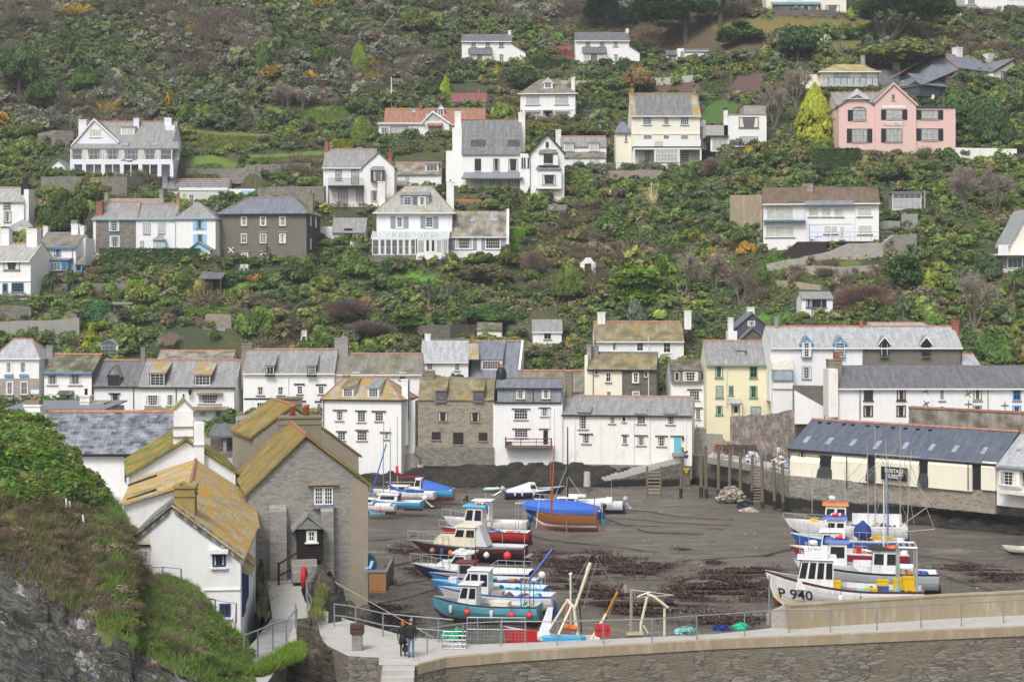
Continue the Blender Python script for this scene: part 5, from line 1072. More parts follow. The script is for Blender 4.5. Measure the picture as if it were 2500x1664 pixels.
h.eV(1880,1922,115,175,3.2,1.0,bd,1);h.pipe(1934,290,410,K);h2=House('','','',12,1340,1720,300,YR_+9,root=h,foot=False);h2.gable(6,152,130,aa,aS,ov=0);h2=House('','','',12,1942,2062,500,YR_-.5,root=h);h2.gable(6,410,338,aa,aS,ov=0)
h=House('iron_tie_row','long white cottage row with rusty iron wall crosses behind the museum',ak,12,1112,2420,780,184)
h.gable(7.5,558,414,aa,au,ov=.05,ridge=None,gut=ab);YT2=h.A.y
for x0,x1,c in((1284,1346,am),(1505,1565,am),(1787,1828,ab),(2016,2074,a5),(2280,2336,aq)):
 h.win(x0,562,x1,650,2,2,fr=c,fw=.14,sill=K if c==am else aj);h.win(x0-3,682,x1,760,2,2,fr=c,fw=.14,sill=None)
for i,(x,y,rot)in enumerate(((1701,583,.6),(1700,670,.6),(1982,604,.5),(1985,674,0),(2227,682,0))):
 a,z=h.ray(x,y,0);m=MB();l=.42
 for k in(0,1):q=rot+k*math.pi/2;m.tube([(a-l*math.cos(q),-.07-.02*k,z-l*math.sin(q)),(a+l*math.cos(q),-.07-.02*k,z+l*math.sin(q))],.045,5)
 h.b('wall_tie',m,M[bT])
h.pipe(1258,562,775,K);h.pipe(2114,565,765,a5);h.box(eB,1048,440,1112,760,-.6,2.5,aC);h.eV(1050,1140,375,520,1.5,1.6,ar,0,drop=2);h.eV(1090,1124,322,385,2.0,.9,bd,0)
h=House('heritage_museum','low cream museum building on the harbour wall with blue slate roof and black sign','museum',12,790,2165,1150,173,155,z=3.85)
h.gable(8,('z',6.62),('z',9.5),bX,dO,ov=.15,oh=.12,ridge=aG,gut=K,rf=.5)
for a,b,yt,yb in((790,985,1065,1170),(1065,1305,1062,1190),(1362,1650,1070,1215),(1712,2005,1085,1245),(2068,2165,1098,1250)):h.box('buttress_wall',a,yt,b,yb,-.25,0,aK);h.slope('weathering',a,b,yt-40,yt,0,-.26,aK,th=.08)
h.box(cN,1360,1015,1655,1065,-.05,0,ap);h.box(cN,1070,1005,1310,1050,-.05,0,ap);h.box(cN,1715,1045,2000,1090,-.05,0,ap)
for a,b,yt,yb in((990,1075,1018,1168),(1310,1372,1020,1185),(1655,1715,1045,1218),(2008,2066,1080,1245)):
 h.box('doorway',a,yt,b,yb,-.04,.01,K)  # closed black panels; shade inside the door openings is put into their colour
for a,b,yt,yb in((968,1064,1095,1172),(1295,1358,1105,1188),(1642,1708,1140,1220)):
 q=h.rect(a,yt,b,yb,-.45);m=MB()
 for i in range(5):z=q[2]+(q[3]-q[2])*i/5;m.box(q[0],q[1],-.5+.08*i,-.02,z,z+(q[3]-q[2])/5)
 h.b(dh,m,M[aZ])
h.win(856,993,888,1055,1,1,fr=K,gl=av);h.pipe(1173,1012,1235,K,-.55);h.pipe(1985,1075,1250,K,-.55);h.pipe(788,965,1150,K)
for a in(880,1032,1190,1355,1540,1715,1872,2065):k=(a-880)/1185;h.sky(a+8,893+75*k,a+42,940+75*k)
for a in(992,1052,1153,1212,1313,1377,1480,1565,1648,1730):
 k=(a-992)/740;x,y,z=h.on_roof(a,800+50*k);m=MB();m.box(x-.2,x+.2,y-.12,y+.15,z-.1,z+.14);h.b('roof_vent',m,M[K])
sg=h.box(cL,1399,1095,1573,1183,-.68,-.56,K)
for tx,y in(('HERITAGE',1122),('MUSEUM',1158)):a,z=h.ray(1487,y,-.69);text(ci,tx,.56,M[ab],sg,(a,-.69,z),(R(90),0,0),.86)
h=House('white_bay_house','white house with pale slate roof and railed balcony right of the museum',ak,12,2168,2460,1260,155,151.3,z=3.9)
h.gable(8,('z',6.5),('z',9.4),aa,aS,ov=.05,oh=.3,ridge=aG,x0=.1,ext=1.2);h.win(2192,1118,2316,1220,4,4,off=-.6,fw=.14);h.box('bay',2188,1108,2325,1230,-.6,0,aa);h.win(2340,1130,2380,1215,2,1,fr=K);h.box(bz,2185,1262,2440,1282,-1.4,0,ba);h.rail(a9,2190,2440,1205,1265,-1.35,ab,24);h.slope(by,2160,2440,1090,1105,0,-.9,bC);h.sky(2310,975,2335,990)
# nearer buildings on the left
h=House('slate_tile_house','white house with big patchwork slate roof and red ridge behind the headland',ak,13,190,700,500,122)
e=h.zrow(315,0);h.gable(8,315,97,aa,dX,ov=.1,ext=4,gut=ae,x1=h.ray(955,300,0)[0],ridge=aG);h.pipe(682,325,480,ae);h.eV(132,218,62,170,3,1.2,aa,1,poth=.5);h.eV(140,212,38,72,3.05,1.1,ar,0,cap=False,drop=.1);h.box(cT,405,325,424,375,-.08,-.01,av)
h=House('grey_flat_roof','grey flat roof with small lantern light and a stubby chimney behind the patchwork slate roof',ak,9,60,960,900,130)
e=h.zrow(838,0);m=MB();m.box(0,h.w,0,7,-4,e);h.b(aQ,m,M[ap]);m=MB();m.ext([(-.2,e),(7.2,h.zrow(760,7)),(7.2,h.zrow(760,7)+.12),(-.2,e+.12)],'x',-.2,h.w+.2);h.b(bJ,m,M[bC])
h.box(ex,835,770,960,840,3,5.5,aE);h.slope('roof_light_top',828,968,765,800,5,2.8,bC);h.eV(740,828,700,830,3,1.0,aC,1,pot=ae,poth=.5)
h=House('mossy_gable_house','white gabled house with green mossy roof and two tall white chimney stacks',ak,13,712,1280,520,105,106.6)
h.eR(704,1278,560,445,1012,252,0,12,aa,ep,ridge=aH,ye_r=425,ext=3)
h.eV(946,1050,92,330,.4,1.4,aa,0,drop=1,cap=False)
a,b,zb,zt=h.rect(950,38,1046,92,.5);c=h.ray(998,38,.5);m=MB();m.ext([(a,zb),(b,zb),(c[0]+.12,c[1]),(c[0]-.12,c[1])],'y',.5,1.7);ck=h.b(cU,m,M[aa]);m=MB()
m.ext([(a-.08,zb-.05),(c[0],c[1]+.02),(c[0],c[1]+.18),(a-.22,zb)],'y',.4,1.8);m.ext([(b+.08,zb-.05),(b+.22,zb),(c[0]+.01,c[1]+.18),(c[0]+.01,c[1]+.02)],'y',.4,1.8);h.b('cap_slate',m,M[a8],ck)
for y in(180,234):h.box(bf,940,y,1054,y+6,.3,1.9,ar)
h.eV(1056,1110,158,400,-.4,1.2,aa,0,drop=1,cap=False);h.box(bf,1052,274,1114,280,-.5,.9,aa);h.pipe(1276,440,530,ab,-.1)
h=House('lichen_gable_house','white seaside cottage with bright orange-yellow lichened roof and slate-edged gable',ak,13,716,1305,1345,78.4,78.9)
h.eR(712,1308,1345,790,935,610,0,10.9,aa,cR,ridge=None,ye_r=882,ext=2.5,oh=.18,th=.1,roof2=eA)
a0=h.ray(712,790,0);a1=h.ray(935,600,0);a2=h.ray(1315,880,0)
m=MB()
for p,q in((a0,a1),(a1,a2)):
 n=9 if p is a0 else 15
 for i in range(n):
  for j,dz in enumerate((-.10,-.34)):
   k0,k1=(i+.04+.5*j)/n,(i+.94+.5*j)/n
   if k1>1.03:continue
   x0,z0,x1,z1=p[0]+(q[0]-p[0])*k0,p[1]+(q[1]-p[1])*k0,p[0]+(q[0]-p[0])*k1,p[1]+(q[1]-p[1])*k1
   m.ext([(x0,z0+dz),(x1,z1+dz),(x1,z1+dz+.2),(x0,z0+dz+.2)],'y',-.13+.02*j,-.01,(i+j)%2)
h.b('slate_edging',m,[M[au],M[af]])
h.eV(948,1058,500,640,1.2,1.3,aw,0,cap=True,drop=1.4)
m=MB();a,z=h.ray(1003,488,1.8);a-=.1
for s_ in(-1,1):m.solid([(a+s_*.75,1.3,z-.35),(a+s_*.75,2.4,z-.35),(a+s_*.68,2.4,z-.30),(a+s_*.68,1.3,z-.30)],[(a+s_*.05,1.3,z-.02),(a+s_*.05,2.4,z-.02),(a,2.4,z+.08),(a,1.3,z+.08)])
h.b(cU,m,M[aw])
h.win(1155,870,1228,942,2,1,fr=bc,fw=.1,sill=aa);h.box(d5,1138,850,1240,872,-.35,0,aa);h.win(1192,1140,1254,1215,2,1,fr=bc,fw=.1,sill=aa)
h.box(d4,722,762,815,1000,-.02,-.005,ba);h.win(750,848,812,930,2,2,fr=ba,gl=ah,off=-.03,fw=.1);h.box('beam',718,822,816,832,-.12,0,ae);h.band(bf,1110,1306,1062,1070,aa,.06)
m=MB();xw=h.w
for y0,y1,z0,z1 in((1.0,2.6,.9,3.0),(3.0,4.8,1.2,3.1)):
 f=MB()
 for yy in np.linspace(y0,y1,4):f.box(xw+.01,xw+.12,yy-.06,yy+.06,z0,z1)
 f.box(xw+.01,xw+.12,y0+.062,y1-.062,z0,z0+.12);f.box(xw+.01,xw+.12,y0+.062,y1-.062,z1-.12,z1);wn=h.b(cT,f,M[bc]);g=MB();g.box(xw+.012,xw+.05,y0+.1,y1-.1,z0+.12,z1-.12);h.b('pane',g,M[av],wn)
 g=MB();g.ext([(xw,z1+.08),(xw+.5,z1-.12),(xw+.5,z1-.02),(xw,z1+.42)],'y',y0-.15,y1+.15);h.b(d5,g,M[a8],wn)
h2=House('','','',13,690,1392,720,89.2,90.4,root=h,foot=False)
h2.eR(672,1390,900,605,1040,490,0,14,aa,cR,ridge=aG,ye_r=715,ext=3,oh=.25,th=.1)
for xa,ya in((785,462),(780,540)):
 a,z=h2.ray(xa,ya,3 if ya<500 else 1.2);m=MB();y_=3 if ya<500 else 1.2;m.solid([(a-.9,y_-.1,z-.42),(a+.7,y_-.1,z+.12),(a+.7,y_+.3,z+.16),(a-.9,y_+.3,z-.38)],[(a-.9,y_-.1,z-.36),(a+.7,y_-.1,z+.18),(a+.7,y_+.3,z+.22),(a-.9,y_+.3,z-.32)]);h2.b(ex,m,M[ae])
h=House('net_loft','tall grey stone net loft with mossy orange roof, black porch and blue-white window','building',14,228,985,1080,97.5,99.0)
h.eR(224,988,1090,528,592,168,0,12.5,b9,dq,ridge=aG,ye_r=470,ext=5,oh=.22,th=.14)
a,zt=h.ray(872,430,0);zb=h.ray(985,1190,0)[1];m=MB();m.ext([(a,zb-1),(h.ray(985,800,0)[0]+.03,zb-1),(h.ray(985,800,0)[0]+.03,h.ray(985,478,0)[1]),(a,h.ray(872,420,0)[1]-.15)],'y',-.05,10);h.b('render_wall',m,M[cS])
for x0,x1,y0,y1 in((360,470,640,1075),(690,770,640,1045)):
 q=h.rect(x0,y0,x1,y1,-.6);m=MB();m.ext([(-.75,q[2]-1),(0,q[2]-1),(0,q[3]+.25),(-.5,q[3]-.1)],'x',q[0],q[1]);h.b('buttress',m,M[b9])
h.win(645,488,704,606,3,4,fr=ab,fw=.09,sill=None);h.win(706,488,765,606,3,4,fr=ab,fw=.09,sill=None);h.box(dn,640,485,769,490,-.07,0,bc);h.box(dn,638,606,772,612,-.1,0,bc);h.box('sill',640,612,778,630,-.25,0,bC);h.box('drip_mould',605,472,803,482,-.25,0,aw)
pr=h.box('porch',546,752,702,960,-1.5,0,ao);q=h.rect(546,752,702,960,-1.52);m=MB()
for i in range(11):z=q[2]+(q[3]-q[2])*i/11;m.box(q[0]-.02,q[1]+.02,-1.55,-1.5,z,z+.12)
h.b('boarding',m,M[ao],pr);h.win(595,768,662,842,2,2,fr=ab,fw=.12,off=-1.56,sill=ab)
h.eR(530,700,760,756,606,680,-1.75,2.0,af,af,ridge=None,ext=.0,oh=.05,name='porch_gable')
q=h.rect(505,985,670,1060,-2.6);m=MB()
for i in range(3):m.box(q[0],q[1],-2.9+.5*i,-1.5,q[2]+.28*i-.3,q[2]+.28*(i+1))
h.b('porch_steps',m,M[aj]);a,z=h.ray(545,905,-1.5);a2,z2=h.ray(415,975,-1.7);m=MB()
m.tube([(a,-1.5,z),(a2,-2.2,z2)],.06,5);m.tube([(a,-1.5,z-.8),(a2,-2.2,z2-.7)],.06,5);m.tube([(a2,-2.2,z2+.1),(a2,-2.2,z2-1.6)],.07,5);h.b(cQ,m,M[ao])
a,b=h.ray(425,100,11)[0],h.ray(690,100,11)[0];h.eV(425,690,42,190,11.2,1.6,ar,2,drop=2,poth=.75,potr=.2)
h2=House('','','',10,215,1160,1400,112.5,115.0,root=h,foot=False);h2.eR(213,1162,1400,1122,572,850,0,8,cS,dq,ridge=aG,ye_r=1290,ext=5,oh=.1);h2.eV(475,655,772,930,7,1.4,ar,0,drop=2)
q=h.rect(1000,870,1000,1170,3)
p=P(*S(15,78,1090),97);b=empty('timber_bay',(p.x,97,p.z),0,'brown boarded timber bay box with a grey-lined open top beside the net loft','store')
W_,HT=3.3*.0+(145/3.564)*97/F,(175/3.564)*97/F
m=MB();m.box(0,W_,0,.12,0,HT)
for i in range(6):m.box(W_*i/6+.01,W_*(i+1)/6-.02,-.03,0,.1,HT-.1)
m.build('front_boards',M[bH],b);m=MB();m.box(-.05,W_+.08,-.06,.2,HT,HT+.14);m.box(W_-.06,W_+.08,.2,6.5,HT,HT+.14);m.build('capping',M[bC],b);m=MB();m.box(W_-.12,W_,.12,6.5,0,HT);m.box(0,W_,.12,6.5,0,.1);m.build('side_boards',M[ao],b)
p=P(*S(15,110,850),100);o=empty('lobster_pot',(p.x-.3,100,p.z-.3),0,'round blue netted lobster pot standing in the timber bay','pot');m=MB()
for i in range(10):t=i*math.pi/5;m.tube([(.48*math.cos(t),.48*math.sin(t),0),(.5*math.cos(t),.5*math.sin(t),.5),(.3*math.cos(t),.3*math.sin(t),.85),(.1*math.cos(t),.1*math.sin(t),.95)],.03,4)
for z in(.05,.3,.55):m.torus((0,0,z),.49,.025,'z',16,5)
m.build(eM,M[aO],o);m=MB();m.lathe([(.44,.02),(.46,.5),(.26,.82),(.08,.9)],n=14);m.build('netting',M[bc],o)
p=P(*S(15,105,915),98.5);o=empty(cg,(p.x-.3,98.5,p.z+.05),R(-60),'bright blue wooden chair in the timber bay',de);o.scale=(.6,)*3;m=MB();m.box(-.3,.3,-.3,.3,.34,.4)
for x in(-.27,.27):
 for y in(-.27,.27):m.box(x-.03,x+.03,y-.03,y+.03,0,.34)
m.build(dB,M[al],o);m=MB();m.solid([(-.3,.28,.4),(.3,.28,.4),(.3,.34,.4),(-.3,.34,.4)],[(-.3,.5,1.05),(.3,.5,1.05),(.3,.56,1.05),(-.3,.56,1.05)]);m.build(dE,M[al],o)
h=House('slate_shelter','open stone shelter with slate roof and a round table inside, left of the net loft','shelter',13,1145,1390,325,133)
e=h.zrow(232,0);r=h.zrow(165,2.5);m=MB();m.ext([(-.3,e-.1),(2.5,r-.1),(2.5,r),(-.3,e+.05)],'x',-.2,h.w+.2);m.ext([(5.3,e-.1),(5.3,e),(2.51,r),(2.51,r-.1)],'x',-.2,h.w+.2);h.b(bJ,m,M[au])
h.box(eE,1145,232,1390,330,4,4.5,aJ);h.box('base_wall',1145,318,1390,350,-.4,4,aB)
for x in(1222,1378):h.box('pillar',x-9,232,x+9,322,0,.5,aj)
q=h.ray(1314,283,1.2);m=MB();m.lathe([(.5,-.02),(.55,0),(.5,.06)],(q[0],1.2,q[1]),14);o=m.build('round_table',M[aj],None,(h.A.x,h.A.y,h.z0));tag(o,'round grey stone table inside the open slate shelter',eL);m=MB();m.lathe([(.28,-.9),(.22,-.5),(.3,-.021)],(q[0],1.2,q[1]),10);m.build('leg',M[aB],o)
# hill surface, levelled at each house front
def pads(X,Y,Z,shrink=1.0):
 """X, Y, Z arrays -> Z with a level shelf in front of every house"""
 for ax,ay,ux,n,w_,z0 in FOOT:
  if ay<205:continue
  lx=(X-ax)*ux[0]+(Y-ay)*ux[1];ly=(X-ax)*n[0]+(Y-ay)*n[1]
  dx=np.maximum(np.maximum(-lx-.6,lx-w_-.6),0);dy=np.maximum(np.maximum(-ly-2.4,ly-3.0),0)
  k=np.clip(1-np.hypot(dx,dy)/2.6,0,1);k=k*k*(3-2*k);Z=Z*(1-k)+(z0-.05)*k
 return Z
def Yp(px,py):
 Y=np.arange(196.0,455.0,.4);X=(px-CX)*Y/F;Z=pads(X,Y,np.array([hz(a,b)for a,b in zip(X,Y)]));k=np.nonzero(H-(py-CY)*Y/F<=Z)[0]
 return float(Y[k[0]])if len(k)else 455.0
def HQ(t,x,y):px,py=S(t,x,y);return P(px,py,Yp(px,py))
def hzp(X,Y):return float(pads(np.array([X]),np.array([Y]),np.array([hz(X,Y)]))[0])
def terrain():
 x0,x1,y0,y1,st=-170,170,183.0,470.0,1.0
 xs,ys=np.arange(x0,x1+st,st),np.concatenate([np.arange(y0,395,.8),np.arange(395,y1,4)]);nx,ny=len(xs),len(ys)
 X,Y=np.meshgrid(xs,ys);Z=np.array([[hz(x,y)for x in xs]for y in ys]);Z=pads(X,Y,Z)
 sh=np.array([shore(x)for x in xs])[None,:]+0*Y;Z[Y<sh-.2]=-1.5
 K3=(np.sin(X*.31+Y*.17)+np.sin(X*.13-Y*.37)+np.sin(X*.9+1.7*Y))/3
 col=np.stack([.050+.018*K3,.055+.010*K3,.028+0*X],-1);col[Y<sh+14]=(.17,.16,.14)
 PX,PY=CX+X*F/Y,CY-(Z-H)*F/Y
 for iy in range(ny):
  for ix in range(nx):
   px,py=PX[iy,ix],PY[iy,ix]
   if-100<px<2600 and py<1000:
    c=e3(px,py)
    if c:col[iy,ix]=c
 a=(np.arange(ny-1)[:,None]*nx+np.arange(nx-1)[None,:]).ravel()
 V=np.stack([X.ravel(),Y.ravel(),Z.ravel()],1)
 tag(link('hillside',npmesh('hillside',V,np.stack([a,a+1,a+nx+1,a+nx],1),col.reshape(-1,3),M[cJ],True)),kind=aI)
terrain()
# quay, harbour walls, wharf
Q=5.0
front=[xy(0,x,y,Q)for x,y in((925,1622),(1020,1622),(1090,1606),(1250,1592),(1500,1577),(1750,1562),(2000,1552),(2250,1541),(2700,1522))]
back=[xy(0,x,y,Q)for x,y in((2700,1480),(2500,1495),(2250,1507),(2000,1522),(1905,1530),(1750,1546),(1500,1558),(1270,1568),(1150,1572),(1110,1562),(1000,1554),(905,1528),(850,1512),(800,1492),(745,1468),(705,1455))]
pathw=[xy(0,x,y,Q)for x,y in((760,1540),(800,1575),(850,1600),(925,1604))]
bm=eU('quay',front[0:]+back+pathw,-1.0,Q,[M[ap],M[er]],aI)
m=MB()
for i in range(1,len(front)-1):
 a,b=front[i],front[i+1];m.solid([(a[0],a[1]-.06,Q-.42),(b[0],b[1]-.06,Q-.42),(b[0],b[1]+.35,Q-.42),(a[0],a[1]+.35,Q-.42)],[(a[0],a[1]-.06,Q+.03),(b[0],b[1]-.06,Q+.03),(b[0],b[1]+.35,Q+.03),(a[0],a[1]+.35,Q+.03)])
tag(m.build('quay_edging',M[bE]),kind=aI)
lane=[xy(0,x,y,Q)for x,y in((628,1640),(560,1664),(520,1700),(600,1740),(700,1600),(745,1540),(770,1500),(745,1470),(735,1440),(742,1408),(650,1408),(655,1440),(665,1510),(640,1540),(600,1600))]
eU('lane',[(x,y)for x,y in lane],2.0,Q+.035,[M[ap],M[aJ]],aI)
eU('stone_path',[xy(0,x,y,Q)for x,y in((662,1512),(723,1512),(700,1570),(655,1600),(600,1640),(590,1600),(640,1545))],Q+.036,Q+.05,[M[ef],M[ef]],aI)
eU('street',[(-70,100),(-13.5,100),(-11,112),(-13,128),(-23,150),(-25,206),(-70,206)],-1,4.2,[M[aj],M[bY]],aI)
wl=[xy(0,x,y,Q)for x,y in((1920,1534),(2100,1521),(2300,1508),(2500,1498),(2700,1486))]
eT('parapet_wall',wl,.45,Q+1.15,Q-.5,bE,'weathered beige concrete parapet along the back of the quay at right',cap=(bE,.08))
st=[xy(0,x,y,Q)for x,y in((1883,1532),(1921,1533))]
m=MB();a,b=st;m.solid([(a[0],a[1],Q-1),(b[0],b[1],Q-1),(b[0],b[1],Q+1.12),(a[0],a[1],Q+.75)],[(a[0],a[1]+.6,Q-1),(b[0],b[1]+.6,Q-1),(b[0],b[1]+.6,Q+1.12),(a[0],a[1]+.6,Q+.75)]);tag(m.build('rough_stub_wall',M[bu]),'short sloping stub of pale rough stone at the left end of the beige parapet',aQ)
m=MB();sp=[xy(0,x,y,Q)for x,y in((938,1612),(1016,1612))]
for i in range(7):m.box(sp[0][0],sp[1][0],sp[0][1]-1.1-.42*(i+1),sp[0][1]-1.1-.42*i,0,Q-.22*(i+1)+.1)
m.box(sp[0][0],sp[1][0],sp[0][1]-1.1,sp[0][1]+.4,0,Q-.02);tag(m.build('quay_steps',M[ap]),'concrete steps leading down beside the rocks at bottom centre',dh)
hwl=[xy(12,x,y,3.8)for x,y in((780,1150),(2180,1252),(2600,1290))];hwl=[(x,y-.62)for x,y in hwl]
m=MB();dx,dy=hwl[1][0]-hwl[0][0],hwl[1][1]-hwl[0][1];L=math.hypot(dx,dy);dx2,dy2=hwl[2][0]-hwl[1][0],hwl[2][1]-hwl[1][1]
tag(eU('wharf_ground',[hwl[0],hwl[1],(hwl[2][0]+20,hwl[2][1]-8),(110,205),(40,205),(24,200)],-1.2,3.78,[M[aj],M[dG]]),kind=aI)
eS('wall_foot_rock',[(hwl[0][0]+.5,hwl[0][1]-.6),(hwl[1][0],hwl[1][1]-.6),(hwl[2][0]+5,hwl[2][1]-3)],cH,8,[.5,1.0,.8],[.7,1.3,1.2],.25,kind=aI,nseg=120,prof=dL)
dk=[xy(23,x,y,3.9)for x,y in((520,690),(1740,905))];dkb=[(dk[0][0]+1.5,dk[0][1]+6.5),(dk[1][0]+3,dk[1][1]+8)]
eU('wharf',[dk[0],dk[1],dkb[1],dkb[0]],3.15,3.9,[M[ap],M[aj]],aI)
eT('undercroft_wall',[(17.2,198.3),(20.0,198.6),(23.2,197.2),(25.5,192),(29.5,184),(dk[1][0]+1.0,dk[1][1]+3)],.8,[3.4,3.6,3.2,3.1,3.1,3.1],-.6,bY,'dark dry-stone harbour wall under the wharf deck',jag=.08)
eU('landing',[(18.3,198.8),(23.6,197.6),(25.6,203.5),(19.0,206)],0,3.62,[M[aj],M[bY]],aI)
def post(t,x,yt,yb,r,name,mat,label,cat,zb=-.2,lean=0,group=None,base=None,wet=None):
 px,py=S(t,x,yb);Y=e7(py)if base is None else yz(py,base);b=P(px,py,Y);zt=P(*S(t,x,yt),Y).z
 m=MB();n=6;z0=b.z+zb;zz=wet if wet else None
 pts=[(b.x+lean*i/n,Y,z0+(zt-z0)*i/n)for i in range(n+1)];m.tube(pts,r,8,r1=r*.9)
 o=m.build(name,M[mat]);tag(o,label,cat,group)
 if zz:
  m=MB();m.tube([(b.x,Y,z0),(b.x+lean*.3,Y,z0+zz)],r*1.12,8);m.build('weed_band',M[cH],o)
 return o
GP='timber piles in front of the wharf'
LB_=['grey timber pile left of the yellow warning triangle','timber pile just right of the warning board','green-topped pile left of the wharf lifebuoy','green-topped pile in front of the wharf lifebuoy','green pile left of the stone heap','tall green pile standing over the stone heap','pile forming the left side of the wharf ladder','pile forming the right side of the wharf ladder','green pile right of the wharf ladder','last green pile next to the museum wall']
for i,(x,yt,yb,r)in enumerate(((132,705,1290,.17),(432,575,1290,.2),(510,530,1290,.19),(690,560,1330,.19),(848,595,1355,.19),(1008,632,1355,.19),(1180,668,1340,.18),(1338,695,1450,.19),(1518,740,1465,.18),(1645,785,1520,.18))):post(23,x,yt,yb,r,'timber_pile',aV,LB_[i],'pile',lean=random.uniform(-.15,.15),group=GP,wet=random.uniform(.9,1.5))
def ladder(t,x0,x1,yt,yb,nr,label,posts=True,yo=0.0):
 pl=[S(t,x,yb)for x in(x0,x1)];Y=e7((pl[0][1]+pl[1][1])/2)+yo;a=P(pl[0][0],pl[0][1],Y);b=P(pl[1][0],pl[1][1],Y);zt=P(*S(t,x0,yt),Y).z
 o=empty(ei,(a.x,Y,0),0,label,ei);w_=b.x-a.x
 if posts:
  for x in(0,w_):m=MB();m.tube([(x,0,-.3),(x,0,zt)],.14,7);m.build('side_post',M[aV],o)
 for i in range(nr):m=MB();z=.5+(zt-.7)*i/(nr-1);m.box(.08,w_-.08,-.07,.07,z-.04,z+.04);m.build('rung',M[aE],o)
ladder(23,1195,1325,850,1400,12,'wooden ladder between two piles on the wharf front',False,-.25)
ladder(16,613,727,130,385,8,'wooden ladder with two side posts at the foot of the harbour steps')
m=MB();n=24;p0=at(16,900,85,3.5);p1=at(16,-10,335,.35)
for i in range(n):
 k=i/n;x=p0.x+(p1.x-p0.x)*k;x2=p0.x+(p1.x-p0.x)*(k+1.0/n);z=3.45-3.2*k
 m.box(x2,x+.03,196.2-1.6*k,197.7-1.6*k,-.6,z)
tag(m.build('harbour_steps',[M[ap]]),'long flight of worn stone steps slanting down the bank to the mud',dh)
eT('steps_wall',[(p0.x+.6,195.9),((p0.x+p1.x)/2+.5,195.1),(p1.x+1.0,194.4)],.5,[3.0,1.35,.05],-.5,bY,'dark weed-covered stone face below the long harbour steps',jag=.05)
m=MB();a,b,c=at(16,455,118,3.3),at(16,660,118,3.3),at(16,885,75,4.1)
m.box(a.x,b.x,197.9,198.3,3.0,3.5);m.box(b.x,c.x,197.9,198.25,3.4,4.4);tag(m.build('step_parapet',M[aj]),'low grey parapet above the long harbour steps',aQ)
for t,x,yt,yb,r,l in((10,1465,1365,1530,.42,'thick grey concrete mooring post below the yellow hip-roofed house'),(10,1718,1375,1540,.42,'thick grey concrete mooring post with bent pipe below the stone house'),(11,1158,1305,1425,.36,'thick grey mooring post at the foot of the slate-attic house'),(11,1418,1345,1420,.42,'short white-washed stump of post on the dark rocks')):
 post(t,x,yt,yb,r,'mooring_post',ap,l,bK,zb=-.6,base=1.2 if x==1418 else.3)
m=MB();p=at(10,1718,1375,.3);q=[P(*S(10,x,y),192)for x,y in((1718,1378),(1715,1325),(1690,1295),(1655,1275))];m.tube(q,.12,7);tag(m.build('bent_pipe',M[bT]),'bent rusty pipe curving from the top of a mooring post','pipe')
m=MB();a=at(23,315,575,3.7);wd=2.75
for i in range(9):m.box(a.x+.35-i*.0,a.x+.35+wd,199.2+.42*i,199.2+.42*(i+1),2,3.75+.31*(i+1))
m.box(a.x+.3,a.x+wd+3.2,199.2+.42*9,207,2,3.75+.31*9+.02);tag(m.build('street_steps',M[aj]),'broad concrete steps between the turquoise-door house and yellow house',dh)
for nm,pts,l in((cQ,((315,540),(315,490),(368,222),(368,260)),'grey handrail running up the left side of the broad steps'),(cQ,((755,540),(755,520),(700,350),(640,250)),'grey handrail bending up the bank beside the broad steps')):
 m=MB();q=[P(*S(23,x,y),200+i)for i,(x,y)in enumerate(pts)];m.tube(q,.05,6);tag(m.build(nm,M[aM]),l,cQ)
pk=[P(*S(23,x,540),Y)for x,Y in((900,196),(1200,192),(1500,187),(1760,183))]
eT('plaster_wall',[(p.x,p.y)for p in pk],.8,[P(*S(23,x,y),Y).z for x,y,Y in((905,100,196),(1200,75,192),(1500,60,187),(1850,20,183))],2.5,dP,'ruined wall with patches of pink plaster above the wharf',jag=.15)
eS('bank_rock',[(p.x,p.y-.7)for p in pk],bv,21,[5.0,5.0,4.6,4.6],[.6,.9,1.0,1.0],.4,'slanting bare rock face at the foot of the pink plaster wall','rock',nseg=60)
wl=P(*S(12,830,560),192);eT('garden_stair_wall',[(wl.x,194),(wl.x+6.5,192)],.6,[P(*S(12,820,548),194).z]*2,3,aJ,'dark stone retaining wall with stair left of the white cottage row')
m=MB();a=P(*S(12,815,580),193);b=P(*S(12,965,690),193)
m.ext([(a.x,a.z),(a.x,b.z-2),(b.x+.8,b.z-2),(b.x+.8,b.z)],'y',192.2,192.7);tag(m.build('stair_wall',M[aa]),'white sloping stair wall right of the yellow house',aQ)
cp=P(*S(12,1290,730),166);cq=P(*S(12,2420,790),166)
h=House('courtyard_wall','grey slate-capped courtyard wall with red coping just behind the museum roof',aQ,12,1290,2450,800,172,158,z=4)
m=MB();zt=P(*S(12,1290,722),172).z-h.z0;m.box(0,h.w,8.5,9,-1,zt);h.b(aQ,m,M[bS]);m=MB();m.box(0,h.w,8.4,9.1,zt,zt+.2);h.b('coping',m,M[aG])
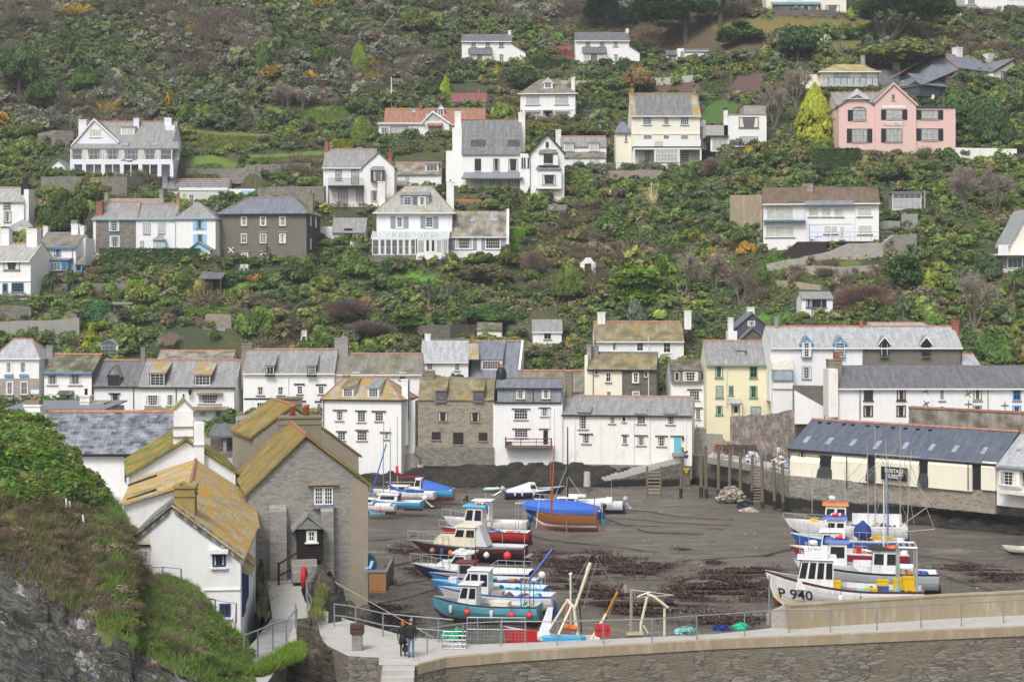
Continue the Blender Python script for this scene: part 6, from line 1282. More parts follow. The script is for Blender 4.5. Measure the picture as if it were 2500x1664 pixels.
# leaves: many small quads gathered in clumps
def e6(c,nrm,su,sv,rs,spin=True):
 n=len(c);a=rs.normal(size=(n,3));u=np.cross(nrm,a);u/=np.linalg.norm(u,axis=1)[:,None]+1e-9;v=np.cross(nrm,u)
 u*=su[:,None];v*=sv[:,None]
 return np.stack([c-u-v,c+u-v,c+u+v,c-u+v],1).reshape(-1,3)
def eP(rs,n,size,clumps=9,sc=(1,1,1),thin=1.0,dome=.15,cr=.42):
 """unit crown of leaf quads: returns verts and per-vertex tint"""
 cc=rs.normal(size=(clumps,3));cc/=np.linalg.norm(cc,axis=1)[:,None];cc*=rs.uniform(.35,.72,(clumps,1));cc[:,2]=np.abs(cc[:,2])*1.0-dome
 r=rs.uniform(cr*.7,cr*1.25,clumps);k=rs.randint(0,clumps,n)
 d=rs.normal(size=(n,3));d[:,2]=np.abs(d[:,2])*.9-.25*rs.rand(n);d/=np.linalg.norm(d,axis=1)[:,None]
 p=(cc[k]+d*(r[k]*rs.uniform(.55,1.08,n)**.6)[:,None])*np.array(sc)
 nr=d+rs.normal(size=(n,3))*.55;nr/=np.linalg.norm(nr,axis=1)[:,None]
 s=size*rs.uniform(.6,1.4,n);V=e6(p,nr,s,s*thin,rs)
 t=(rs.uniform(.72,1.28,clumps)[k]*rs.uniform(.75,1.25,n));return V,np.repeat(t,4)
def eQ(rs,n,w_,sc=(1,1,1),up=.8):
 """unit bush of thin upward shoots"""
 a=rs.uniform(0,6.283,n);q=rs.uniform(0,1,n)**.5;base=np.stack([np.cos(a)*q*.35,np.sin(a)*q*.35,rs.uniform(-.1,.35,n)],1)
 d=np.stack([np.cos(a)*q,np.sin(a)*q,rs.uniform(.25,1.0,n)*up],1);d+=rs.normal(size=(n,3))*.25;L=rs.uniform(.25,.6,n)
 d/=np.linalg.norm(d,axis=1)[:,None];base+=d*rs.uniform(.1,.5,n)[:,None];e=base+d*L[:,None]
 s=np.cross(d,rs.normal(size=(n,3)));s/=np.linalg.norm(s,axis=1)[:,None];s*=(w_*rs.uniform(.6,1.4,n))[:,None]
 V=np.stack([base-s,base+s,e+s*.3,e-s*.3],1).reshape(-1,3)*np.array(sc);return V,np.repeat(rs.uniform(.65,1.35,n),4)
def gather(parts):
 V=np.concatenate([p[0]for p in parts]);Cc=np.concatenate([p[1]for p in parts]);return V,np.arange(len(V)).reshape(-1,4),Cc
def tint(t,c,rs=None,j=.0):c=np.array(c)[None,:]*t[:,None];return c
def stuff(name,V,Cc,label=None):
 o=link(name,npmesh(name,V,np.arange(len(V)).reshape(-1,4),Cc,M[bP]));return tag(o,kind=dM)
 # headland at the lower left
SIL=[(-400,880,92),(-200,950,90),(0,1012,90),(85,1030,90),(148,1084,88),(189,1150,86),(247,1192,84),(287,1230,82),(318,1285,80),(326,1345,77.6),(345,1398,77.4),(440,1425,77.4),(485,1442,77.4),(539,1512,77.2),(596,1564,77),(640,1660,75),(700,1760,72),(760,1900,70)]
_sx=np.array([s[0]for s in SIL],float);_sz=np.array([H-(s[1]-CY)*s[2]/F for s in SIL]);_sy=np.array([s[2]for s in SIL],float)
def headz(px,Y):
 ym=np.interp(px,_sx,_sy);d=np.maximum(ym-Y,0)
 return np.interp(px,_sx,_sz)-.05*d-.27*np.maximum(0,d-13)+.02*np.minimum(d,5)
def fbm(x,y,o=5,s=.3,seed=0):
 r=np.random.RandomState(seed);z=0;a=1.0
 for i in range(o):
  ph=r.uniform(0,6.3,4);rot=r.uniform(0,3.1);u=(x*math.cos(rot)+y*math.sin(rot))*s;v=(-x*math.sin(rot)+y*math.cos(rot))*s
  z=z+a*(np.sin(u+1.7*np.sin(v*.7+ph[0])+ph[1])*np.cos(v+ph[2]));a*=.55;s*=2.05
 return z
def rockline(px):return np.interp(px,[-300,0,130,250,330,440,520,640],[1250,1335,1405,1470,1520,1590,1625,1680])
pxs=np.arange(-420,764,4.0);ts=np.linspace(0,1,210)
PX,T=np.meshgrid(pxs,ts);YM=np.interp(PX,_sx,_sy);Y=YM-T*(YM-34);X=(PX-CX)*Y/F;Z=headz(PX,Y)
PYs=CY-(Z-H)*F/Y;rk=(PYs-rockline(PX))/60+fbm(X,Y,4,.45,3)*.8
rm=np.clip(rk,0,1);u_=X*.55+Z*.9
led=np.floor((u_+fbm(X,Y,3,.3,5)*.6)/.55)*.55-u_
edge=np.clip(T*12,0,1)
Z2=Z+edge*(fbm(X,Y,5,.5,1)*.20+rm*(fbm(X,Y*1.3,6,.9,2)*.38+led*.55))
n,k=PX.shape;a=(np.arange(n-1)[:,None]*k+np.arange(k-1)[None,:]).ravel()
V=np.stack([X.ravel(),Y.ravel(),Z2.ravel()],1);g=fbm(X,Y,4,.6,7)
col=np.stack([.075+.025*g,.085+.02*g,.03+.004*g],-1)
me=npmesh('headland',V,np.stack([a,a+1,a+k+1,a+k],1),col.reshape(-1,3),[M[cJ],M[es]],False)
rf=(rk.ravel()[a]>.25).astype(np.int32);me.polygons.foreach_set(dv,rf);tag(link('headland',me),kind=aI)
def head_scatter(N,test,seed):
 rs=np.random.RandomState(seed);px=rs.uniform(-380,660,N);t=rs.uniform(0,.62,N);ym=np.interp(px,_sx,_sy);Yv=ym-t*(ym-34);z=headz(px,Yv);py=CY-(z-H)*F/Yv
 k=test(px,py,rs);return np.stack([(px-CX)*Yv/F,Yv,z],1)[k],px[k],py[k]
def toline(px,xs,ys):return np.interp(px,xs,ys)
parts=[];rs=np.random.RandomState(5)
tp=[eP(rs,520,.085,10,thin=.6)for _ in range(5)];tw=[eQ(rs,330,.016)for _ in range(4)]
def drop(pts,rad,tmpl,colf,zs=.8,lift=0):
 out=[]
 for i,p in enumerate(pts):
  Vt,t=tmpl[rs.randint(len(tmpl))];r=rad[i];an=rs.uniform(0,6.28);ca,sa=math.cos(an),math.sin(an)
  W=np.stack([Vt[:,0]*ca-Vt[:,1]*sa,Vt[:,0]*sa+Vt[:,1]*ca,Vt[:,2]*zs],1)*r+p+np.array([0,0,lift*r]);c=np.array(colf(i));out.append((W,t[:,None]*c[None,:]))
 return out
gl=lambda px:toline(px,[-400,0,100,190,230,300],[1230,1235,1225,1250,1230,1100])
p,px,py=head_scatter(2600,lambda px,py,r:(py<gl(px))&(px<235),1);p=p[:620]
parts+=drop(p,rs.uniform(.45,1.0,len(p)),tp,lambda i:np.array([(.075,.125,.025),(.06,.115,.028),(.10,.135,.035),(.085,.105,.04)][rs.randint(4)])*rs.uniform(.8,1.25),.75)
p,px,py=head_scatter(3000,lambda px,py,r:(py>gl(px)-20)&(py<rockline(px)+30)&(py-1230>(px-230)*.75)&(px<480),2);p=p[:560]
parts+=drop(p,rs.uniform(.25,.6,len(p)),tw+tp[:1],lambda i:np.array([(.11,.085,.06),(.13,.10,.07),(.08,.09,.04),(.10,.075,.065)][rs.randint(4)])*rs.uniform(.8,1.3),.7)
p,px,py=head_scatter(2600,lambda px,py,r:(px>250)&(py<rockline(px)+40)&(r.rand(len(px))<.75)&(py>1395),4);p=p[:430]
parts+=drop(p,rs.uniform(.18,.5,len(p)),tp+tw[:2],lambda i:np.array([(.085,.15,.03),(.07,.12,.03),(.12,.10,.055),(.12,.15,.04)][rs.randint(4)])*rs.uniform(.8,1.2),.6)
p,px,py=head_scatter(900,lambda px,py,r:(py>rockline(px))&(r.rand(len(px))<.3),6);p=p[:70]
parts+=drop(p,rs.uniform(.12,.4,len(p)),tw+tp,lambda i:np.array([(.08,.09,.035),(.12,.09,.055)][rs.randint(2)]),.5)
Vv,_,Cc=gather(parts);stuff('heath_scrub',Vv,Cc)
def e4(pts,h,w_,colf,rs):
 n=len(pts);a=rs.uniform(0,6.28,n);s=np.stack([np.cos(a),np.sin(a),0*a],1)*w_;d=rs.normal(size=(n,3))*.5;d[:,2]=1;d*=(h*rs.uniform(.5,1.3,n))[:,None]
 return np.stack([pts-s,pts+s,pts+s*.2+d,pts-s*.2+d],1).reshape(-1,3),np.repeat(colf(n),4,0)
p,px,py=head_scatter(150000,lambda px,py,r:(py<rockline(px)+70)&(py>gl(px)-40)&(fbm(px*.05,py*.05,3,1,9)>-.6),8);p[:,2]+=.1
gk=((px-225)/60+fbm(px*.03,py*.03,3,1,4)>0)[:,None]&(rs.rand(len(px),1)<.85);Vv,Cc=e4(p,.24,.018,lambda n:np.where(gk,np.array([(.075,.14,.03),(.09,.155,.035),(.11,.15,.045)])[rs.randint(0,3,n)],np.array([(.10,.10,.045),(.145,.115,.07),(.11,.085,.06),(.07,.095,.03)])[rs.randint(0,4,n)])*rs.uniform(.7,1.3,(n,1)),rs);stuff('cliff_grass',Vv,Cc)
def crag(name,t,pts,mat,label,zr,seed,amp=.35,n=60,wid=None):
 pl=[xy(t,x,y,z)for x,y,z in pts];eS(name,pl,mat,seed,zr,wid,amp,label,'rock' if label else None,None if label else aI,n,dL)
crag('path_rock',24,((700,760,5),(860,760,5),(980,860,5)),bv,'rounded dark rock outcrop between the paved path and the quay',[5.9,6.0,5.0],31,.22,50,[.7,.9,.5])
crag('shore_rock',24,((150,1160,4.2),(480,1040,4.4),(800,960,4.6),(1100,960,4.4),(1420,1080,3.8)),bv,'big brown boulders below the grass bank at bottom centre-left',[4.1,4.8,5.2,5.0,4.3],32,.3,70,[1.4,1.7,1.7,1.5,1.0])
crag('loft_rock',24,((930,200,5),(1000,330,4.6),(1200,420,3.8),(1480,560,1.2)),bv,'rough rock bank dropping from the net loft corner to the mud',[6.0,6.1,4.2,1.8],33,.35,80,[1.2,1.6,1.9,1.2])
crag('quay_foot_rock',24,((1180,960,4.6),(1350,1010,4.2),(1560,1130,3.4)),bv,'tan boulders between the plinth and the concrete steps',[4.7,4.5,3.6],36,.3,50,[.8,.9,.8])
crag('lane_rock',24,((330,130,5),(370,330,5),(340,640,5)),bv,'low rock ledge along the foot of the yellow-roofed cottage',[6.2,5.9,5.7],34,.2,40,[.5,.5,.45])
bk=[]
for x0,x1,y0,y1,z,nn_,cc in((180,760,830,1120,5.15,16000,((.08,.17,.02),(.11,.18,.03),(.13,.13,.04))),(820,1010,60,560,5.6,9000,((.07,.13,.03),(.11,.12,.04),(.14,.11,.05))),(300,430,100,540,5.6,2600,((.09,.11,.035),(.13,.10,.055)))):
 q=np.stack([rs.uniform(x0,x1,nn_),rs.uniform(y0,y1,nn_)],1)
 if x0==180:q=q[(q[:,1]>1120-(q[:,0]-180)*.62)&(q[:,1]<1180-(q[:,0]-180)*.38)]
 else:q=q[(fbm(q[:,0]*.02,q[:,1]*.012,3,1,12)>-.1)&(q[:,0]>x0+(560-q[:,1])*(.3 if x0>500 else 0))]
 pp=np.array([tuple(at(24,a,b,z if x0==180 else 5.1+(z-5.1)*rs.rand()))for a,b in q]);bk.append(e4(pp+rs.normal(size=pp.shape)*.05,.3,.022,lambda n,cc=cc:np.array(cc)[rs.randint(0,len(cc),n)]*rs.uniform(.7,1.3,(n,1)),rs))
stuff('bank_grass',np.concatenate([b[0]for b in bk]),np.concatenate([b[1]for b in bk]))
m=MB();q=[xy(24,x,y,5.0)for x,y in((190,1110),(440,935),(600,855),(760,830),(770,905),(480,930),(300,1100))]
eU('grass_bank',q,3,5.12,[M[cJ],M[bv]],aI)
# trees and garden plants that stand out one by one
def branches(m,p,d,L,r,depth,rs,twigs,spread=.55,up=.25):
 e=p+d*L;mid=p+d*L*.5+Vector(rs.normal(size=3))*L*.06;m.tube([p,mid,e],r,5 if depth>2 else 4,r1=r*.62,cap=False)
 if depth==0:
  for _ in range(5):twigs.append((np.array(e)-np.array(d)*L*rs.uniform(0,.8),np.array(d)+rs.normal(size=3)*.6+np.array([0,0,.3])))
  return
 for i in range(3 if depth>1 else 3+rs.randint(2)):
  nd=(d+Vector(rs.normal(size=3))*spread+Vector((0,0,up))).normalized();branches(m,p+d*L*rs.uniform(.6,1),nd,L*rs.uniform(.6,.82),r*.58,depth-1,rs,twigs,spread,up)
def crown(rs,kind,n,lf=.075):
 if kind==ai:return eP(rs,n,lf,18,(1,1,.95),dome=.1)
 if kind==bx:
  z=rs.rand(n)**1.25;k=rs.randint(0,26,n);ka=rs.uniform(0,6.28,26);kz=np.sort(rs.rand(26));i=np.argmin(np.abs(kz[None,:]-z[:,None])+rs.rand(n,26)*.25,1)
  a=ka[i]+rs.normal(size=n)*.5;r=(1-z**2.1)**.9*.92*rs.uniform(.55,1.12,n)+.04;p=np.stack([np.cos(a)*r,np.sin(a)*r,z*1.1+.0-r*.12],1)
  nr=np.stack([np.cos(a),np.sin(a),.9+0*a],1)+rs.normal(size=(n,3))*.4;nr/=np.linalg.norm(nr,axis=1)[:,None];s=lf*rs.uniform(.6,1.4,n)
  return e6(p,nr,s*1.3,s*.6,rs),np.repeat(rs.uniform(.65,1.3,26)[i]*rs.uniform(.8,1.2,n),4)
 if kind==bL:
  pr=[]
  for j in range(11):a,q,k=rs.uniform(0,6.28),rs.uniform(.1,.68),rs.uniform(.4,.62);v,t=eQ(rs,n//9,.017,(k,k,k),1.1);pr.append((v+np.array([math.cos(a)*q,math.sin(a)*q,rs.uniform(.0,.42)*(1.2-q)]),t*rs.uniform(.75,1.25)))
  return np.concatenate([p_[0]for p_ in pr]),np.concatenate([p_[1]for p_ in pr])
 if kind==b3:
  P_,T_=[],[]
  for j in range(26):
   a,q,z=rs.uniform(0,6.28),rs.uniform(.2,.8),rs.uniform(.15,1.0);q*=1.15-.75*z;c=np.array([math.cos(a)*q,math.sin(a)*q,z]);k=n//26
   d=rs.normal(size=(k,3))*np.array([.30,.30,.045])*(1.25-.5*z);p=c+d;p[:,2]-=.22*np.hypot(d[:,0],d[:,1]);nr=np.array([0,0,1])+rs.normal(size=(k,3))*.35;nr/=np.linalg.norm(nr,axis=1)[:,None];s=.06*rs.uniform(.6,1.3,k)
   P_.append(e6(p,nr,s*1.4,s*.6,rs));T_.append(np.repeat(rs.uniform(.6,1.35)*rs.uniform(.75,1.25,k),4))
  return np.concatenate(P_),np.concatenate(T_)
def e5(rs,n,L,w_,droop,up,c0=(0,0,0)):
 out=[]
 a=rs.uniform(0,6.28,n);el=rs.uniform(*up,n);d=np.stack([np.cos(a)*np.cos(el),np.sin(a)*np.cos(el),np.sin(el)],1);s=np.stack([-np.sin(a),np.cos(a),0*a],1)*w_;l=(L*rs.uniform(.6,1.1,n))[:,None];c=np.array(c0)
 p0=c+0*d;p1=c+d*l*.55;p2=c+d*l-np.array([0,0,1])*(droop*l)
 V=np.concatenate([np.stack([p0-s*.6,p0+s*.6,p1+s,p1-s],1),np.stack([p1-s,p1+s,p2+s*.15,p2-s*.15],1)]).reshape(-1,3)
 return V,np.repeat(np.tile(rs.uniform(.7,1.3,n),2),4)
_seed=[100];TAKEN=[]
def plant(kind,t,x,yb,wd,ht,c,label,cat=a7,group=None,c2=None,name=None,Y=None):
 _seed[0]+=1;rs=np.random.RandomState(_seed[0]);px,py=S(t,x,yb);s=TILES[t][2]
 Yv=Yp(px,py)if Y is None else Y;p=P(px,py,Yv);z0=min(p.z,hzp(p.x,Yv)+.3)-.1;w2=wd/s*Yv/F/2;h=ht/s*Yv/F;c=np.array(c);TAKEN.append((p.x,Yv,w2))
 names={ai:a7,bx:'conifer',bL:'bare_shrub',bq:'bare_tree',be:'cabbage_palm',bQ:'spiky_plant',dt:'pampas_grass',b3:'conifer',aU:aU,aF:aF,'pine':eF}
 nm=name or names[kind];loc=(p.x,Yv,z0)
 def fol(nm_,V,tt,parent=None,cc=None):
  cc=c if cc is None else np.array(cc);col=tt[:,None]*cc[None,:]
  if c2 is not None:
   k=np.repeat(rs.rand(len(V)//4)<.28,4);k&=V[:,2]>V[:,2].min()+.35*(V[:,2].max()-V[:,2].min());col[k]=(tt[:,None]*np.array(c2)[None,:])[k]
  me=npmesh(nm_,V,np.arange(len(V)).reshape(-1,4),col,M[bP]);return link(nm_,me,parent,(0,0,0)if parent else loc)
 if kind in(ai,bx,bL,b3):
  lf=float(np.clip(.15/max(w2,.1),.036,.075));n=int(np.clip(900*w2*w2*(h/max(w2,.1))**.5*(.075/lf),600,9500));V,tt=crown(rs,kind,n,lf);zs=h/(1.12 if kind in(bx,b3)else 1.15)
  V=V*np.array([w2,w2,zs])+np.array([0,0,.12*h if kind==ai else 0])
  if kind in(bx,b3)and h>3:
   o=empty(nm,loc,0,label,cat if cat!=a7 else aF,group);m=MB();m.tube([(0,0,0),(0,0,h*.9)],.05*h,7,r1=.02);m.build(di,M[aV],o);fol(dj,V,tt,o)
  else:tag(fol(nm,V,tt),label,cat,group)
 elif kind==aF:
  o=empty(nm,loc,0,label,aF,group);m=MB();m.tube([(0,0,0),(.05*w2,0,h*.35),(0,0,h*.7)],.045*h,7,r1=.02*h)
  for i in range(6):a=i*1.05+rs.rand();m.tube([(0,0,h*(.25+.05*i)),(math.cos(a)*w2*.55,math.sin(a)*w2*.55,h*(.5+.06*i))],.018*h,5,r1=.006*h)
  m.build(di,M[aV],o);V,tt=eP(rs,int(np.clip(1000*w2*w2,1200,6500)),.062,22,dome=.2);fol(dj,V*np.array([w2,w2,h*.55])+np.array([0,0,h*.45]),tt,o)
 elif kind==bq:
  o=empty(nm,loc,0,label,aF,group);m=MB();tw=[];k=3 if ht>wd*.9 else 2
  for i in range(k):branches(m,Vector((0,0,0)),(Vector((rs.normal()*.35,rs.normal()*.3,1))).normalized(),h*.30,.022*h,4,rs,tw,.42)
  f=min(1.25,w2/max(.1,max(abs(v[0])for v in m.v)));g=h/max(v[2]for v in m.v);m.v=[(v[0]*f,v[1]*f,v[2]*g)for v in m.v];m.build(di,M['bark'],o)
  b=np.array([q[0]for q in tw])*np.array([f,f,g]);d=np.array([q[1]for q in tw]);d/=np.linalg.norm(d,axis=1)[:,None];L=h*.1;sd=np.cross(d,rs.normal(size=d.shape));sd/=np.linalg.norm(sd,axis=1)[:,None];sd*=.022
  V=np.stack([b-sd,b+sd,b+d*L+sd*.4,b+d*L-sd*.4],1).reshape(-1,3);fol('twigs',V,np.repeat(rs.uniform(.7,1.3,len(b)),4),o)
 elif kind==be:
  o=empty(nm,loc,0,label,be,group);V=[];T_=[];m=MB();nh=1 if wd<ht*.8 else 3
  for i in range(nh):q=(rs.normal()*.35*w2 if nh>1 else 0,rs.normal()*.2*w2,h*(.62+.12*rs.rand())-(0 if i==0 else h*.15));m.tube([(0,0,0),(q[0]*.6,q[1],q[2]*.5),q],.035*h+.05,6,r1=.04);v,tt=e5(rs,150,w2*(1.0 if nh==1 else.75),.035+.012*w2,.35,(-.5,1.45),q);V.append(v);T_.append(tt)
  m.build(di,M[aV],o);fol(dj,np.concatenate(V),np.concatenate(T_),o)
 elif kind==bQ:V,tt=e5(rs,130,h*1.05,.05,.12,(.35,1.5));V[:,:2]*=min(1.5,w2/h*1.1);tag(fol(nm,V,tt),label,cat,group)
 elif kind==dt:
  o=empty(nm,loc,0,label,'grass',group);V,tt=e5(rs,200,h*.55,.03,.45,(.3,1.5));fol('leaves',V,tt,o,(.16,.17,.07));V,tt=e5(rs,44,h,.03,.12,(1.0,1.5));fol('plumes',V,tt,o)
 elif kind==aU:
  n=int(np.clip(700*(w2*2*h+w2*2),600,5000));q=rs.rand(n,3);f=rs.randint(0,3,n);d=.8
  V3=np.stack([(q[:,0]*2-1)*w2,(q[:,1]*2-1)*d,q[:,2]*h],1);V3[f==0,1]=-d;V3[f==1,2]=h;V3+=rs.normal(size=V3.shape)*.07;nr=np.where((f==1)[:,None],[[0,0,1]],[[0,-1,0]])+rs.normal(size=(n,3))*.5;nr/=np.linalg.norm(nr,axis=1)[:,None];sz=.11*rs.uniform(.6,1.4,n)
  tag(fol(nm,e6(V3,nr,sz,sz*.7,rs),np.repeat(rs.uniform(.75,1.25,n),4)),label,cat,group)
paint('bark',(.19,.165,.14),.9,.25,3,.3,10)
G1,G2,G3,OL,GO,BR,GG,RD=(.060,.105,.026),(.038,.070,.024),(.10,.17,.03),(.115,.125,.035),(.33,.28,.025),(.125,.085,.065),(.11,.13,.095),(.13,.05,.045)
